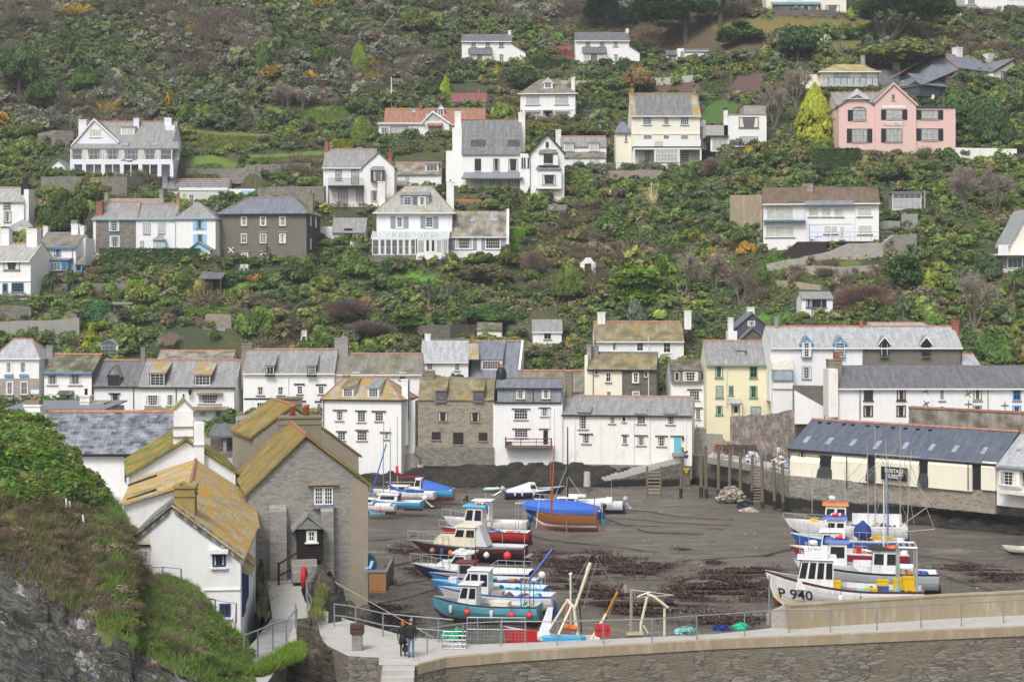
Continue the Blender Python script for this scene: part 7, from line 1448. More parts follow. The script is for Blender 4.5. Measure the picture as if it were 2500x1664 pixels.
for a in((bx,4,460,1215,380,490,(.215,.235,.03),'big golden-green conifer left of the pink house',aF),(aF,4,310,530,380,345,G2,'dark rounded evergreen tree below the cream villa lawn'),(aF,4,1260,640,760,330,(.095,.115,.035),'wide olive-green tree mass below the lone cedar'),(ai,4,1740,1120,480,440,(.058,.098,.032),'bushy green conifer touching the blue slate house, right of the pink house',aF),(ai,4,2030,1250,420,460,(.05,.085,.03),'bushy dark green conifer right of the pink house parapet',aF),(bq,4,100,1130,300,420,(.20,.17,.15),'bare grey tree in front of the flat-roofed modern house'),(bq,4,290,950,300,380,(.20,.17,.15),'bare grey tree between the golden conifer and cream bungalow'),(be,4,1022,1330,75,330,(.08,.12,.045),'slim cabbage palm against the pink wall'),(be,4,680,470,110,290,(.12,.16,.06),'tall thin palm trio on the lawn above the cream bungalow'),(ai,4,555,385,110,100,(.12,.17,.08),'hydrangea bush with white flowers beside the dark rounded evergreen',a7,None,(.6,.6,.55)),(bx,4,66,170,55,95,(.14,.17,.03),'small yellow-green conifer at the left corner of the cream villa',aF),(bx,4,770,155,90,100,(.14,.18,.025),'yellow-green conifer at the right corner of the cream villa',aF),(aU,4,650,1480,400,185,(.045,.075,.028),'big dark clipped hedge below the pink house',aU),(aU,4,525,1300,135,60,G1,'small clipped green hedge block left of the pink house',aU),(ai,4,1080,1560,400,190,(.07,.10,.035),'large grey-green shrub below the pink house path'),(bq,28,1260,490,330,420,(.20,.16,.145),'tall bare tree right of the lean-to greenhouse'),(bq,28,1480,460,300,380,(.19,.15,.135),'second bare tree behind the greenhouse, nearest the right edge'),(be,28,960,870,120,230,(.12,.165,.04),'yellow-green cabbage palm beside the stone terrace wall'),(be,28,1150,850,190,280,(.075,.115,.04),'leaning many-headed palm in the middle of the right slope'),(b3,28,780,960,290,240,(.05,.10,.03),'spreading dark conifer right below the stone terrace wall',aF),(bx,28,968,1035,120,180,(.15,.18,.025),'narrow yellow-green conifer beside the reddish bare thicket',aF),(ai,28,1415,940,260,230,(.055,.085,.04),'blue-green pine bush left of the slate-hung edge house',aF),(be,28,1615,1060,150,190,(.09,.15,.05),'cabbage palm at the right edge of the slope'),(be,28,770,1275,150,230,(.10,.14,.085),'grey-green cabbage palm behind the long slate roof'),(bq,28,1310,1330,330,430,(.19,.165,.14),'bare pollarded tree behind the right end of the slate row'),(ai,28,1480,1568,300,260,(.075,.13,.035),'bright green bush beside the right end of the slate row'),(bx,28,445,1290,44,60,(.17,.20,.02),'tiny gold conifer left, behind the slate row ridge',a7),(bx,28,558,1285,38,62,(.17,.20,.02),'tiny gold conifer right, behind the slate row ridge',a7),(b3,7,720,1105,500,330,(.095,.15,.02),'wide feathery yellow-green conifer in the middle gardens',aF),(b3,7,985,930,150,220,(.10,.155,.02),'upright yellow-green conifer behind the feathery one',aF),(ai,7,180,1085,330,320,(.095,.12,.03),'rounded olive-green bush beside the white stone arch',a7),(ai,7,895,870,110,75,GO,'golden yellow shrub between the two feathery conifers'),(ai,7,1730,705,175,140,(.26,.17,.04),'amber-leaved shrub beside the modern house steps'),(bL,7,1605,690,125,100,RD,'dark red bush left of the amber-leaved shrub'),(ai,7,1405,705,120,70,(.24,.17,.05),'orange grassy clump, upper of two, on the terraced bed'),(ai,7,1440,800,150,110,(.24,.19,.05),'orange grassy clump, lower of two, on the terraced bed'),(bq,7,1190,1060,270,360,(.21,.18,.15),'pale bare multi-stemmed tree right of the feathery conifers'),(bq,7,1440,1040,260,340,(.20,.17,.145),'pale bare tree with thin upright stems in the middle gardens'),(bq,7,1660,1160,270,340,(.14,.11,.09),'gnarled bare apple tree by the wooden playhouse'),(bq,7,870,800,190,150,(.28,.22,.15),'pale spreading bare shrub under the long clipped hedge'),(dt,7,900,330,240,290,(.48,.40,.26),'tall pampas grass with pale plumes below the cream house'),(ai,7,490,215,180,105,(.17,.15,.05),'rounded hydrangea with faded pink and white heads',a7,None,(.5,.33,.26)),(ai,7,965,1265,190,95,(.22,.26,.07),'pale yellow-green variegated bush above the ochre roof'),(ai,7,760,1290,190,200,(.10,.12,.085),'grey-green bush behind the ochre roofed cottage'),(bQ,7,1105,605,120,85,(.26,.25,.05),'yellow striped phormium, leftmost of three in a row'),(bQ,7,1245,605,120,95,(.26,.25,.05),'yellow striped phormium, middle of three in a row'),(bQ,7,1340,600,115,90,(.26,.25,.05),'yellow striped phormium, rightmost of three in a row'),(bQ,7,990,560,150,120,(.09,.125,.06),'green phormium at the left end of the spiky row'),(bQ,7,1170,530,190,120,(.085,.12,.06),'green phormium in the middle of the spiky row'),(bQ,7,1370,530,190,130,(.085,.12,.06),'green phormium at the right end of the spiky row'),(ai,7,1870,935,110,115,G1,'round clipped dark bush below the modern house steps'),(ai,7,1490,1440,150,120,G1,'dark green bush between the ochre-roofed cottage and slate gable'),(be,6,1770,335,190,235,(.085,.125,.05),'palm in front of the black-window house wing'),(be,6,1020,1205,190,330,(.085,.12,.05),'leaning cabbage palms in the gardens below the white conservatory house'),(be,6,1195,1400,170,220,(.12,.15,.045),'young cabbage palm above the lichen-streaked pale roof'),(be,6,520,640,130,250,(.085,.125,.05),'palm between the white garden store and conservatory'),(aU,6,1782,665,140,170,(.10,.19,.025),'bright green clipped hedge at the end of the conservatory house wing',aU),(ai,6,640,900,150,155,(.045,.085,.04),'dark bush below the conservatory plinth'),(ai,6,1500,775,230,105,(.075,.085,.03),'low clipped olive bush in front of the grey-shuttered wing'),(ai,6,1715,790,210,165,(.075,.085,.03),'rounded clipped bush right of the grey-shuttered wing'),(bQ,6,1675,780,65,85,(.32,.32,.10),'small pale yellow yucca in front of the clipped bushes'),(ai,6,1500,930,540,150,(.085,.075,.035),'long brown-green clipped bush mass below the wing'),(bL,6,1960,870,330,250,(.16,.125,.10),'large bare reddish-grey shrub right of the clipped bushes'),(ai,6,390,900,320,200,(.085,.13,.035),'broad bright green bush between shed and conservatory lawn'),(bL,6,470,1150,150,120,(.34,.26,.12),'straw coloured dead fern clump in the gardens'),(b3,6,830,1340,320,160,(.075,.13,.02),'low feathery conifer above the brown roofed cottage',aF),(ai,6,1560,1300,520,170,(.05,.095,.03),'wide dark ivy-like bush behind the two garden huts'),(bQ,6,2230,1520,150,110,(.22,.22,.06),'yellow-green phormium right of the white garden studio'),(ai,5,560,500,470,400,(.055,.085,.022),'big round dark green tree above the blue-bay cottage',aF),(ai,5,380,500,130,150,(.22,.22,.07),'pale yellow bush at the foot of the big round dark tree'),(ai,5,1760,1085,240,210,(.20,.17,.06),'round yellowish bush beside the open lean-to shed'),(aU,5,1230,1045,150,105,(.14,.22,.025),'bright yellow-green clipped hedge block in the lower left gardens',aU),(be,5,460,1070,240,260,(.075,.11,.05),'wide palm in front of the blue-bay cottage'),(be,5,590,1040,190,235,(.08,.12,.05),'palm beside the blue cottage door'),(ai,5,860,1310,330,210,(.045,.095,.04),'large bluish green bush in the lower left gardens'),(ai,5,900,1362,260,100,(.12,.16,.025),'yellow-green bush in front of the large bluish one'),(ai,5,2290,960,130,110,(.26,.15,.04),'orange leaved shrub below the grey villa terrace'),(ai,5,2040,1000,110,150,G2,'upright dark shrub below the grey villa'),(aU,5,1350,780,900,130,(.05,.085,.03),'long tall dark hedge below the blue-trimmed terrace',aU),(bq,5,1110,930,320,170,(.15,.13,.11),'bare spreading shrub in the long dark hedge'),(be,30,1150,170,110,210,(.11,.12,.06),'slender palm against the grey villa door'),(ai,30,1420,300,380,260,(.075,.105,.035),'large mixed green bush right of the grey villa'),(bL,30,280,890,220,150,(.22,.17,.15),'pinkish bare shrub by the allotment shed'),(be,30,670,850,170,130,(.12,.15,.04),'fan palm in front of the allotment shed'),(bx,9,840,268,165,225,(.17,.20,.02),'golden lollipop conifer beside the small greenhouse',aF),(ai,30,1050,800,420,330,(.085,.13,.03),'large light green bush left of the dark summerhouse'),(bx,2,1740,200,175,240,(.13,.19,.02),'bright green conifer behind the red bungalow',aF),(ai,2,1020,520,240,250,(.10,.13,.03),'olive bush left of the red-roofed bungalow',a7),(aU,2,900,580,300,75,(.14,.17,.02),'bright yellow-green hedge behind the balcony house',aU),(ai,2,1525,460,115,120,(.15,.19,.02),'bright gold-green round bush in front of the bungalow gable'),(ai,2,2240,310,210,170,(.14,.18,.035),'light green bush right of the half-timbered cabin'),(aU,3,850,445,380,65,(.04,.06,.025),'dark clipped hedge between the twin catslide houses',aU),(ai,3,407,525,90,115,(.26,.21,.02),'golden upright shrub below the left catslide house'),(ai,3,780,390,120,115,(.075,.11,.025),'rounded green bush right of the left catslide house'),(ai,3,1505,490,125,150,(.035,.065,.04),'dark blue-green mushroom-shaped bush at the right catslide house'),(aF,3,1640,690,280,300,(.17,.12,.05),'autumn brown tree above the cream house roof'),(ai,3,640,640,330,230,(.045,.075,.03),'dark green bush mass left of the hip-roofed house'),(ai,29,1605,775,120,110,GO,'bright yellow round bush below the flat-roofed house'),(bL,29,1490,810,110,110,(.12,.05,.06),'purple-red bush left of the bright yellow one'),(bL,29,1220,1000,280,230,(.13,.085,.075),'large brown-purple shrub right of the cream house terrace'),(bx,26,1065,630,190,280,(.105,.15,.025),'upright yellow-green conifer on the upper slope',aF),(aF,26,760,610,250,230,(.06,.09,.022),'dark round tree left of the upright yellow-green conifer'),(ai,3,830,1030,420,135,OL,'olive bush bank below the hip-roofed house, left half'),(ai,3,1170,1040,380,140,(.10,.105,.035),'olive bush bank below the hip-roofed house, right half'),(ai,23,850,480,190,190,(.12,.09,.05),'brown bush on the bank right of the broad steps',a7,None,None,None,198.5),(ai,23,690,520,110,130,(.05,.13,.03),'small bright green bush at the foot of the broad steps',a7,None,None,None,198),(ai,23,1180,105,330,45,(.10,.125,.04),'grassy fringe along the top of the pink plaster wall','grass',None,None,None,192.5),(ai,23,1740,250,160,90,(.11,.10,.05),'brown weeds clinging to the pink plaster wall',a7,None,None,None,183.3),(aF,26,1560,330,340,250,(.085,.10,.028),'large olive evergreen tree high on the slope left of the catslide houses'),(be,26,1340,550,90,150,(.09,.12,.07),'small palm on the upper slope'),(bq,26,380,960,190,250,(.19,.155,.13),'bare tree at the top of the left lawn'),(bq,26,450,990,160,250,(.19,.155,.13),'bare tree standing alone on the left lawn'),(bq,26,570,985,150,190,(.15,.12,.10),'small dark bare tree right on the left lawn'),(bx,26,230,620,170,240,(.055,.085,.03),'dark green conifer beside the gorse on the upper slope',aF),(ai,26,300,690,240,140,(.10,.085,.02),'gorse bush with orange-yellow flowers, the widest on the slope',a7,None,(.33,.20,.03)),(ai,26,1100,800,120,120,(.10,.085,.02),'gorse bush with orange-yellow flowers near the white mast',a7,None,(.33,.20,.03)),(ai,25,1525,1040,140,260,(.09,.08,.02),'tall gorse bush with yellow flowers behind the veranda house chimney',a7,None,(.34,.21,.03)),(ai,25,2220,1060,160,160,(.11,.085,.02),'gorse bush with ochre flowers right of the veranda house',a7,None,(.30,.19,.03)),(aF,25,170,850,360,480,(.05,.085,.028),'tall dark tree on the far left slope'),(aF,25,360,1000,260,320,(.045,.08,.025),'dark green tree right of the tall one on the far left'),(ai,25,770,810,320,240,(.06,.105,.03),'mid-green bush above the veranda house gable'),(ai,25,1820,1110,170,210,(.10,.15,.03),'light green bush right of the veranda house chimneys'),(ai,25,1660,1090,150,180,(.085,.13,.03),'light green bush just behind the veranda house end chimney'),(bq,25,2170,660,230,190,(.28,.28,.26),'pale lichened bare tree on the upper left slope'),(ai,25,250,1215,270,125,(.10,.115,.03),'olive round tree left of the veranda house',aF),(dt,25,1520,460,90,140,(.45,.42,.36),'small pampas plume high on the left slope'),):plant(*a)
def pine(t,x,yb,ht,stems,clumps,c,label,nl=5200):
 _seed[0]+=1;rs=np.random.RandomState(_seed[0]);px,py=S(t,x,yb);Yv=Yp(px,py);p=P(px,py,Yv);k=Yv/F/TILES[t][2];o=empty(eF,(p.x,Yv,p.z-.3),0,label,aF);m=MB();TAKEN.append((p.x,Yv,2.5))
 for st in stems:
  q=[((sx-x)*k,(i%2)*.8-.3*i,(yb-sy)*k)for i,(sx,sy)in enumerate(st)];m.tube(q,.62,8,r1=.22)
 m.build(di,M[eG],o);V,T_=[],[]
 for cx,cy,rx,rz in clumps:
  n=int(nl*rx*rz/60000)+260;d=rs.normal(size=(n,3));d/=np.linalg.norm(d,axis=1)[:,None];d*=(rs.rand(n)**.4)[:,None]
  q=np.array([(cx-x)*k,rs.uniform(-2,2),(yb-cy)*k])+d*np.array([rx*k,rx*k*.8,rz*k]);nr=np.array([0,0,.9])+rs.normal(size=(n,3))*.5;nr/=np.linalg.norm(nr,axis=1)[:,None];s=.2*rs.uniform(.6,1.4,n);V.append(e6(q,nr,s*1.3,s*.6,rs));tt=np.repeat(rs.uniform(.7,1.25)*rs.uniform(.75,1.25,n),4);T_.append(tt*(1 if rs.rand()>.2 else 1.3))
 V=np.concatenate(V);tt=np.concatenate(T_);link(dj,npmesh(dj,V,np.arange(len(V)).reshape(-1,4),tt[:,None]*np.array(c)[None,:],M[bP]),o)
paint(eG,(.075,.065,.06),.95,.3,2,.6,5)
pine(4,1075,385,400,[[(1075,390),(1065,260),(1075,120),(1060,-60)],[(1075,370),(1020,280),(985,180),(960,60)],[(1090,360),(1170,270),(1220,150),(1340,0)],[(1110,340),(1210,240),(1330,130),(1420,0)]],[(900,40,110,45),(1010,20,140,60),(1160,-10,160,60),(1330,10,150,70),(1500,40,170,70),(1620,90,110,40),(900,100,60,25),(1480,105,120,35),(1250,70,120,40),(1150,-100,400,80)],(.055,.085,.03),'huge spreading cedar with several leaning trunks on the upper lawn')
pine(27,1190,440,400,[[(1195,440),(1190,250),(1170,60),(1180,-80)]],[(900,60,200,90),(820,130,120,50),(1050,130,190,60),(1000,230,140,28),(1180,40,170,80),(1330,60,130,60),(1100,-40,260,60),(850,0,180,60),(1400,10,120,40)],(.042,.085,.034),'dark layered pine with thick straight trunk right of the catslide house',6500)
pine(27,1095,370,300,[[(1100,375),(1095,250),(1080,120)]],[(760,40,130,70),(950,180,120,30),(1080,60,120,50)],(.04,.075,.03),'darker pine with short thick trunk close beside the layered one')
pine(27,1540,270,280,[[(1540,270),(1545,120),(1560,0),(1600,-90)]],[(1430,30,100,35),(1600,-60,160,60),(1480,70,70,18)],(.05,.085,.03),'tall thin pine with pale leaning trunk left of the cream villa')
pine(27,1640,460,260,[[(1560,465),(1640,420),(1720,380),(1800,300)]],[(1600,320,120,60),(1750,270,150,50),(1830,330,150,45),(1560,380,80,30),(1920,350,80,22),(1730,220,90,30)],(.065,.105,.03),'low wind-bent pine spreading sideways above the white bungalow')
pine(27,350,300,300,[[(430,260),(420,120),(400,0)]],[(300,60,120,80),(420,40,130,90),(540,170,130,80),(480,230,100,50),(620,120,100,60),(260,110,90,60),(350,-40,250,60)],(.045,.062,.034),'broad dark evergreen clump directly behind the right catslide house')
# scrub and shrubbery nobody could count
rs=np.random.RandomState(77);T1=[eP(rs,230,.15,8,thin=.75)for _ in range(6)];T2=[eQ(rs,260,.028,(1,1,.95))for _ in range(4)];T3=[eP(rs,300,.10,12,thin=.6,dome=.0)for _ in range(4)]
fa=np.array([(f[0],f[1],f[2][0],f[2][1],f[3][0],f[3][1],f[4])for f in FOOT]);tk=np.array(TAKEN);pos=[]
for Yv in np.arange(203,398,2.0):
 for Xv in np.arange(-.335*Yv-6,.335*Yv+6,2.05):
  X,Y=Xv+rs.uniform(-.9,.9),Yv+rs.uniform(-1,1);z=hz(X,Y);px,py=CX+X*F/Y,CY-(z-H)*F/Y
  if e3(px,py)or Y<shore(X)+5:continue
  lx=(X-fa[:,0])*fa[:,2]+(Y-fa[:,1])*fa[:,3];ly=(X-fa[:,0])*fa[:,4]+(Y-fa[:,1])*fa[:,5];fr=np.where(fa[:,1]>206,-1.3,-4)
  if np.any((lx>-.5)&(lx<fa[:,6]+.5)&(ly>fr)&(ly<8)):continue
  near=np.any((lx>-2.5)&(lx<fa[:,6]+2.5)&(ly>-5)&(ly<12))
  if np.any(((tk[:,0]-X)/(tk[:,2]*.8))**2+((tk[:,1]-Y-.9)/np.minimum(2.1,tk[:,2]*.9))**2<1):continue
  pos.append((X,Y,z,px,py,near))
for f in fa:
 if f[1]>206:
  for _ in range(int(f[6]*1.1)):a,b=rs.uniform(-.5,f[6]+.5),rs.uniform(-5.6,-2.2);X,Y=f[0]+f[2]*a+f[4]*b,f[1]+f[3]*a+f[5]*b;z=hz(X,Y);px,py=CX+X*F/Y,CY-(z-H)*F/Y;pos.append((X,Y,z,px,py,True))if not e3(px,py)else None
pos=np.array(pos);zz=pads(pos[:,0],pos[:,1],pos[:,2]);pos[:,2]=zz;parts=[]
wild=np.array([(.062,.082,.034),(.120,.102,.080),(.125,.115,.082),(.115,.122,.090),(.085,.096,.040),(.105,.088,.072),(.072,.090,.038),(.28,.20,.03)])
gard=np.array([(.072,.106,.033),(.100,.138,.038),(.130,.108,.078),(.118,.118,.048),(.056,.080,.034),(.138,.155,.046),(.122,.096,.072),(.088,.104,.062)])
for X,Y,z,px,py,near in pos:
 w_=(px<1150 and py<330-max(0,px-500)*.12)or py<60;g1=math.sin(X*.16+1.2*math.sin(Y*.09))+math.sin(Y*.13+X*.07)+rs.normal()*.45
 if w_:c=wild[[1,2,5,3][rs.randint(4)]]if g1>.15 else wild[[0,4,6,0,3][rs.randint(5)]];c=wild[7]if rs.rand()<.012 else c
 else:g2=math.sin(X*.33+2*math.sin(Y*.21+1))*math.cos(Y*.38+math.sin(X*.17))+rs.normal()*.22;c=gard[[2,6,3][int(abs(g2*7))%3]]if g1>.9 else gard[(4,0,0,7,1,3,1,5)[int(np.clip((g2+1.1)/2.2,0,.99)*8)]]
 br=c[0]>c[1];tm=(T2 if br and rs.rand()<.8 else T1 if rs.rand()<.65 else T3);Vt,t=tm[rs.randint(len(tm))]
 r=rs.uniform(1.0,2.0)*(1.3 if w_ else 1.0)*(.75 if near else 1);r*=1.5 if rs.rand()<.13 and not near else 1;an=rs.uniform(0,6.28);ca,sa=math.cos(an),math.sin(an);h=r*rs.uniform(.65,1.05)
 W=np.stack([(Vt[:,0]*ca-Vt[:,1]*sa)*r,(Vt[:,0]*sa+Vt[:,1]*ca)*r,Vt[:,2]*h],1)+np.array([X,Y,z+.1*r]);parts.append((W,t[:,None]*(c*rs.uniform(.82,1.2))[None,:]))
n=190000;Yc=rs.uniform(204,372,n);Xc=rs.uniform(-1,1,n)*(.335*Yc+4);gx=fbm(Xc,Yc,4,.22,21);kk=(gx>-.9);Xc,Yc,gx=Xc[kk],Yc[kk],gx[kk]
zc=3.6+np.maximum(0,.55*(Yc-np.array([shore(a)for a in Xc])-1));zc=np.array([hz(a,b)for a,b in zip(Xc,Yc)]);zc=pads(Xc,Yc,zc);PXc,PYc=CX+Xc*F/Yc,CY-(zc-H)*F/Yc
ok=np.array([e3(a,b)is None for a,b in zip(PXc,PYc)])
for f in fa:lx=(Xc-f[0])*f[2]+(Yc-f[1])*f[3];ly=(Xc-f[0])*f[4]+(Yc-f[1])*f[5];ok&=~((lx>-.2)&(lx<f[6]+.2)&(ly>-.6)&(ly<8))
pc=np.stack([Xc,Yc,zc+rs.uniform(.02,.45,len(Xc))],1)[ok];gx=gx[ok];nr=np.array([0,-.5,.8])+rs.normal(size=pc.shape)*.45;nr/=np.linalg.norm(nr,axis=1)[:,None];sz=rs.uniform(.10,.26,len(pc))
cc=np.where((gx>.25)[:,None],[[.115,.10,.055]],[[.075,.115,.035]])*rs.uniform(.6,1.35,(len(pc),1))*(1+.25*gx[:,None]);parts.append((e6(pc,nr,sz,sz*.7,rs),np.repeat(cc,4,0)))
Vv,_,Cc=gather(parts);stuff('hillside_shrubbery',Vv,Cc)
print('shrubs',len(parts),'quads',len(Vv)//4)
pts,cl=[],[]
for cidx,(c,poly)in enumerate(LAWNS):
 if cidx in(13,):continue
 b=LB[cidx];n=int((b[1]-b[0])*(b[3]-b[2])*.55)
 for _ in range(min(n,5200)):
  x,y=rs.uniform(b[0],b[1]),rs.uniform(b[2],b[3])
  if inpoly(x,y,poly):
   Yv=200+(760-y)*.2;k=(760-y)/F;Yv=(127-.55*(200-shore((x-CX)*.06))*0)/max(.05,.55-k);X=(x-CX)*Yv/F;pts.append((X,Yv,0));cl.append(c)
pts=np.array(pts);pts[:,2]=[hz(a,b)for a,b in pts[:,:2]];pts[:,2]=pads(pts[:,0],pts[:,1],pts[:,2]);cl=np.array(cl)
Vv,Cc=e4(pts,.34,.10,lambda n:cl*rs.uniform(.75,1.25,(n,1)),rs);stuff('lawn_grass',Vv,Cc)
# walls, fences, sheds and poles on the hill
def hillwall(label,mat,t,pts,th=.5,name=aB,cat=aQ,sink=1.2,jag=.07,cap=None,fwd=0.0):
 """pts: (x, row of the foot, row of the top) in the photo"""
 w_,zt,zb=[],[],[]
 for x,yb,yt in pts:p=HQ(t,x,yb);p.y-=fwd;px,py=S(t,x,yt);w_.append(((px-CX)*p.y/F,p.y));zt.append(P(px,py,p.y).z);zb.append(p.z-sink)
 return eT(name,w_,th,zt,zb,mat,label,cat,jag=jag,cap=cap)
for a in(('long stone retaining wall under the veranda house',aB,1,((360,930,825),(700,965,825),(1100,985,825),(1450,960,822))),('stone garden wall climbing left of the veranda house',aB,1,((340,520,450),(480,560,420),(640,560,430))),('stone retaining wall below the left lawns',aB,1,((1620,815,755),(1900,825,760),(2281,825,745))),('stone terrace wall running right towards the balcony house',aB,2,((0,800,725),(300,790,715),(570,780,705))),('tall stone bank wall left of the balcony house',aB,2,((110,1030,920),(400,1100,910),(690,1120,905))),('white boundary wall right of the pink house',aC,4,((1682,1375,1285),(1950,1395,1290),(2215,1410,1300))),('cream garden wall behind the pink house',aK,4,((1300,905,828),(1500,900,828))),('grey-brown stone terrace wall under the cream house',bX,29,((65,1030,948),(380,1035,940),(690,1030,938))),('long pale concrete road wall behind the hip-roofed house',ap,27,((-60,870,800),(250,860,800),(500,825,797))),('stepped pale concrete road wall above the cream house',ap,27,((870,838,778),(1120,822,762),(1370,790,738))),('rough stone retaining wall below the modern house terrace',bu,8,((300,695,668),(560,655,618),(800,640,570),(950,625,502),(1220,620,500),(1310,600,435),(1490,560,432))),('dark brown plank screen stepping up under the modern house',ao,8,((300,668,662),(420,640,590),(545,620,492),(770,590,492),(940,510,495)),.2),('wavy grey masonry wall low on the modern house garden',bu,8,((470,745,700),(640,755,685),(760,770,680),(900,770,690),(1040,740,680),(1190,720,670))),('pale curved concrete wall above the blue-white cabin',bE,8,((375,830,795),(560,860,815),(740,875,838))),('grey concrete retaining wall left of the modern house',bE,7,((1585,480,200),(1700,500,200),(1865,520,195))),('grey block planter wall right of the modern house',aj,8,((1205,400,328),(1365,395,325))),('grey concrete step wall beside the lean-to greenhouse',aj,8,((1375,385,270),(1505,385,268))),('stone garden wall at the left edge below the teal-window cottage',aB,5,((-60,1290,1165),(150,1290,1165),(280,1290,1170))),('broken stone wall in the lower left gardens',aB,5,((400,1300,1230),(560,1300,1225),(700,1310,1235))),('grey concrete wall above the hip-roofed shell cottage',aj,9,((-40,180,20),(300,200,10),(500,215,0),(740,225,-15))),('grey wall under the palms of the blue-bay cottage',aB,5,((490,1050,965),(800,1050,965),(1160,1050,965))),('pale-capped wall slanting down beside the yellowish bush',aB,5,((1380,1140,1105),(1500,1100,1030),(1640,1040,940)),.5,aB,aQ,1.2,.05,(ap,.15)),('tan stone wall below the lowest left lawn',bX,30,((600,740,610),(720,745,612),(830,740,620))),('dark stone wall left of the first garden hut',aJ,11,((80,290,178),(320,292,170),(535,295,172))),('dark stone wall between the two garden huts',aJ,11,((780,290,172),(985,292,175))),('rubble wall left of the net loft in front of the long white house',bu,10,((60,1060,945),(160,1055,925),(425,1050,935))),('grey stone wall beside the right stone steps of the middle gardens',aj,7,((1725,860,835),(1870,850,825))),):hillwall(*a)
def fence(label,mat,t,pts,ht,bars,n,name='fence',plank=False,cat='fence',r=.05):
 q=[HQ(t,x,y)for x,y in pts];o=empty(name,q[0],0,label,cat);k=q[0].y/F/TILES[t][2];h=ht*k;pts3=[]
 for i in range(n+1):f=i/n*(len(q)-1);j=min(int(f),len(q)-2);pts3.append(q[j].lerp(q[j+1],f-j)-q[0])
 for p in pts3:m=MB();m.box(p.x-r,p.x+r,p.y-r,p.y+r,p.z-.4,p.z+h);m.build(bK,M[mat],o)
 for b_ in bars:m=MB();m.tube([p+Vector((0,-.06,h*b_))for p in pts3],.045,4);m.build(ea,M[mat],o)
 if plank:
  m=MB()
  for i in range(n):
   for j in range(8):p=pts3[i].lerp(pts3[i+1],j/8);m.box(p.x,p.x+(pts3[1].x-pts3[0].x)/8.6,p.y-.12,p.y-.08,p.z,p.z+h*.95)
  m.build('plank_panel',M[mat],o)
 return o
fence('wooden rail fence between the twin catslide houses',aE,3,((830,250),(960,262),(1088,262)),52,(.35,.65,.95),4);fence('wooden rail fence above the green patch right of the cream house',aE,29,((1070,200),(1300,195),(1540,180)),62,(.3,.6,.95),4);fence('dark plank fence behind the bare trees by the flat-roofed house',ao,29,((1550,250),(1780,248)),80,(.9,),5,plank=True)
fence('reddish lattice fence below the black-window house',bD,6,((1245,285),(1530,285)),48,(.1,.95),10,plank=True);fence('brown picket fence on the conservatory house terrace',am,6,((700,802),(960,800),(1200,795)),40,(.3,.8),14,plank=True);fence('row of short stakes along the left terraced lawn',aE,5,((1960,1075),(2130,1075),(2330,1070)),60,(),6)
def pole(label,t,x,yb,yt,mat=aV,r=.13,arm=None,name='telegraph_pole',cat='pole'):
 p=HQ(t,x,yb);k=p.y/F/TILES[t][2];o=empty(name,p,0,label,cat);m=MB();m.tube([(0,0,-.5),(0,0,(yb-yt)*k)],r,7,r1=r*.7);m.build('shaft',M[mat],o)
 if arm:m=MB();z=(yb-arm[2])*k;m.tube([((arm[0]-x)*k,0,z),((arm[1]-x)*k,0,z)],r*.5,5);m.build('arm',M[mat],o)
 return o
pole('white flagmast with crossarm behind the red bungalow',2,1268,250,-40,ab,.12,(1250,1290,78),ec,ec);pole('grey telegraph pole behind the grey villa',1,2226,1010,730);pole('telegraph pole beside the blue slate house',4,1475,640,455,arm=(1445,1500,460));pole('street light pole above the blue slate house',4,1968,480,235,arm=(1885,1968,335),name='street_lamp',cat=ee);pole('thin pole rising from the brown slope above the cream house',27,1640,960,560);pole('short pole beside the lean-to greenhouse',8,1563,250,80,ap)
p=HQ(7,340,905);k=p.y/F/3.564;o=empty('stone_arch',p,0,'free-standing white stone doorway arch in the middle gardens','arch');m=MB();m.ext([(-68*k,-.5),(-30*k,-.5),(-30*k,108*k),(28*k,108*k),(28*k,-.5),(66*k,-.5),(66*k,115*k),(40*k,135*k),(22*k,162*k),(-18*k,162*k),(-40*k,135*k),(-68*k,115*k)],'y',-.3,.3);m.build(eM,M[aC],o)
for i,z in enumerate((40,75)):m=MB();m.box(-72*k,-26*k,-.36,.36,z*k,(z+4)*k);m.box(24*k,70*k,-.36,.36,z*k,(z+4)*k);m.build('moulding',M[aa],o)
rs=np.random.RandomState(51);V,T_=[],[]
hp_=[HQ(7,x,y)for x,y in((520,400),(560,480),(620,560),(720,640),(860,660),(1000,690),(1080,720))]
for i in range(150):f=i/149*6;j=min(int(f),5);c=hp_[j].lerp(hp_[j+1],f-j);v,tt=eP(rs,90,.15,4,(1.9,1.5,2.2+1.2*(1-i/150)),dome=.3);V.append(v+np.array(c)+np.array([0,0,.9]));T_.append(tt)
V=np.concatenate(V);T_=np.concatenate(T_);tag(link(aU,npmesh(aU,V,np.arange(len(V)).reshape(-1,4),T_[:,None]*np.array([[.072,.108,.036]]),M[bP])),'long clipped green hedge running diagonally down the middle of the slope',aU)
plant(bL,28,520,1160,520,240,(.145,.10,.08),'broad reddish bare thicket in front of the wall right of the blue-white cabin');plant(bL,30,1850,640,560,230,(.125,.10,.082),'wide brown bare thicket above the long white house');plant(bL,30,2050,800,560,190,(.11,.088,.074),'dark brown bare thicket behind the tall concrete stack')
h=House(d6,'dark brown summerhouse with railed deck above the long white house',d6,10,495,640,265,dY=1);h.gable(2.4,125,92,ao,ao,ridge=None,ov=.1,ext=.4);h.wins([(503,135,545,185,2,2),(560,135,600,185,2,2)],fr=ao,sill=None);h.box('deck',495,265,778,280,-.8,1.5,ao);h.rail('deck_rail',640,775,170,265,-.7,ao,7,mid=2);h.box('deck_post',750,280,762,330,-.7,-.5,ao)
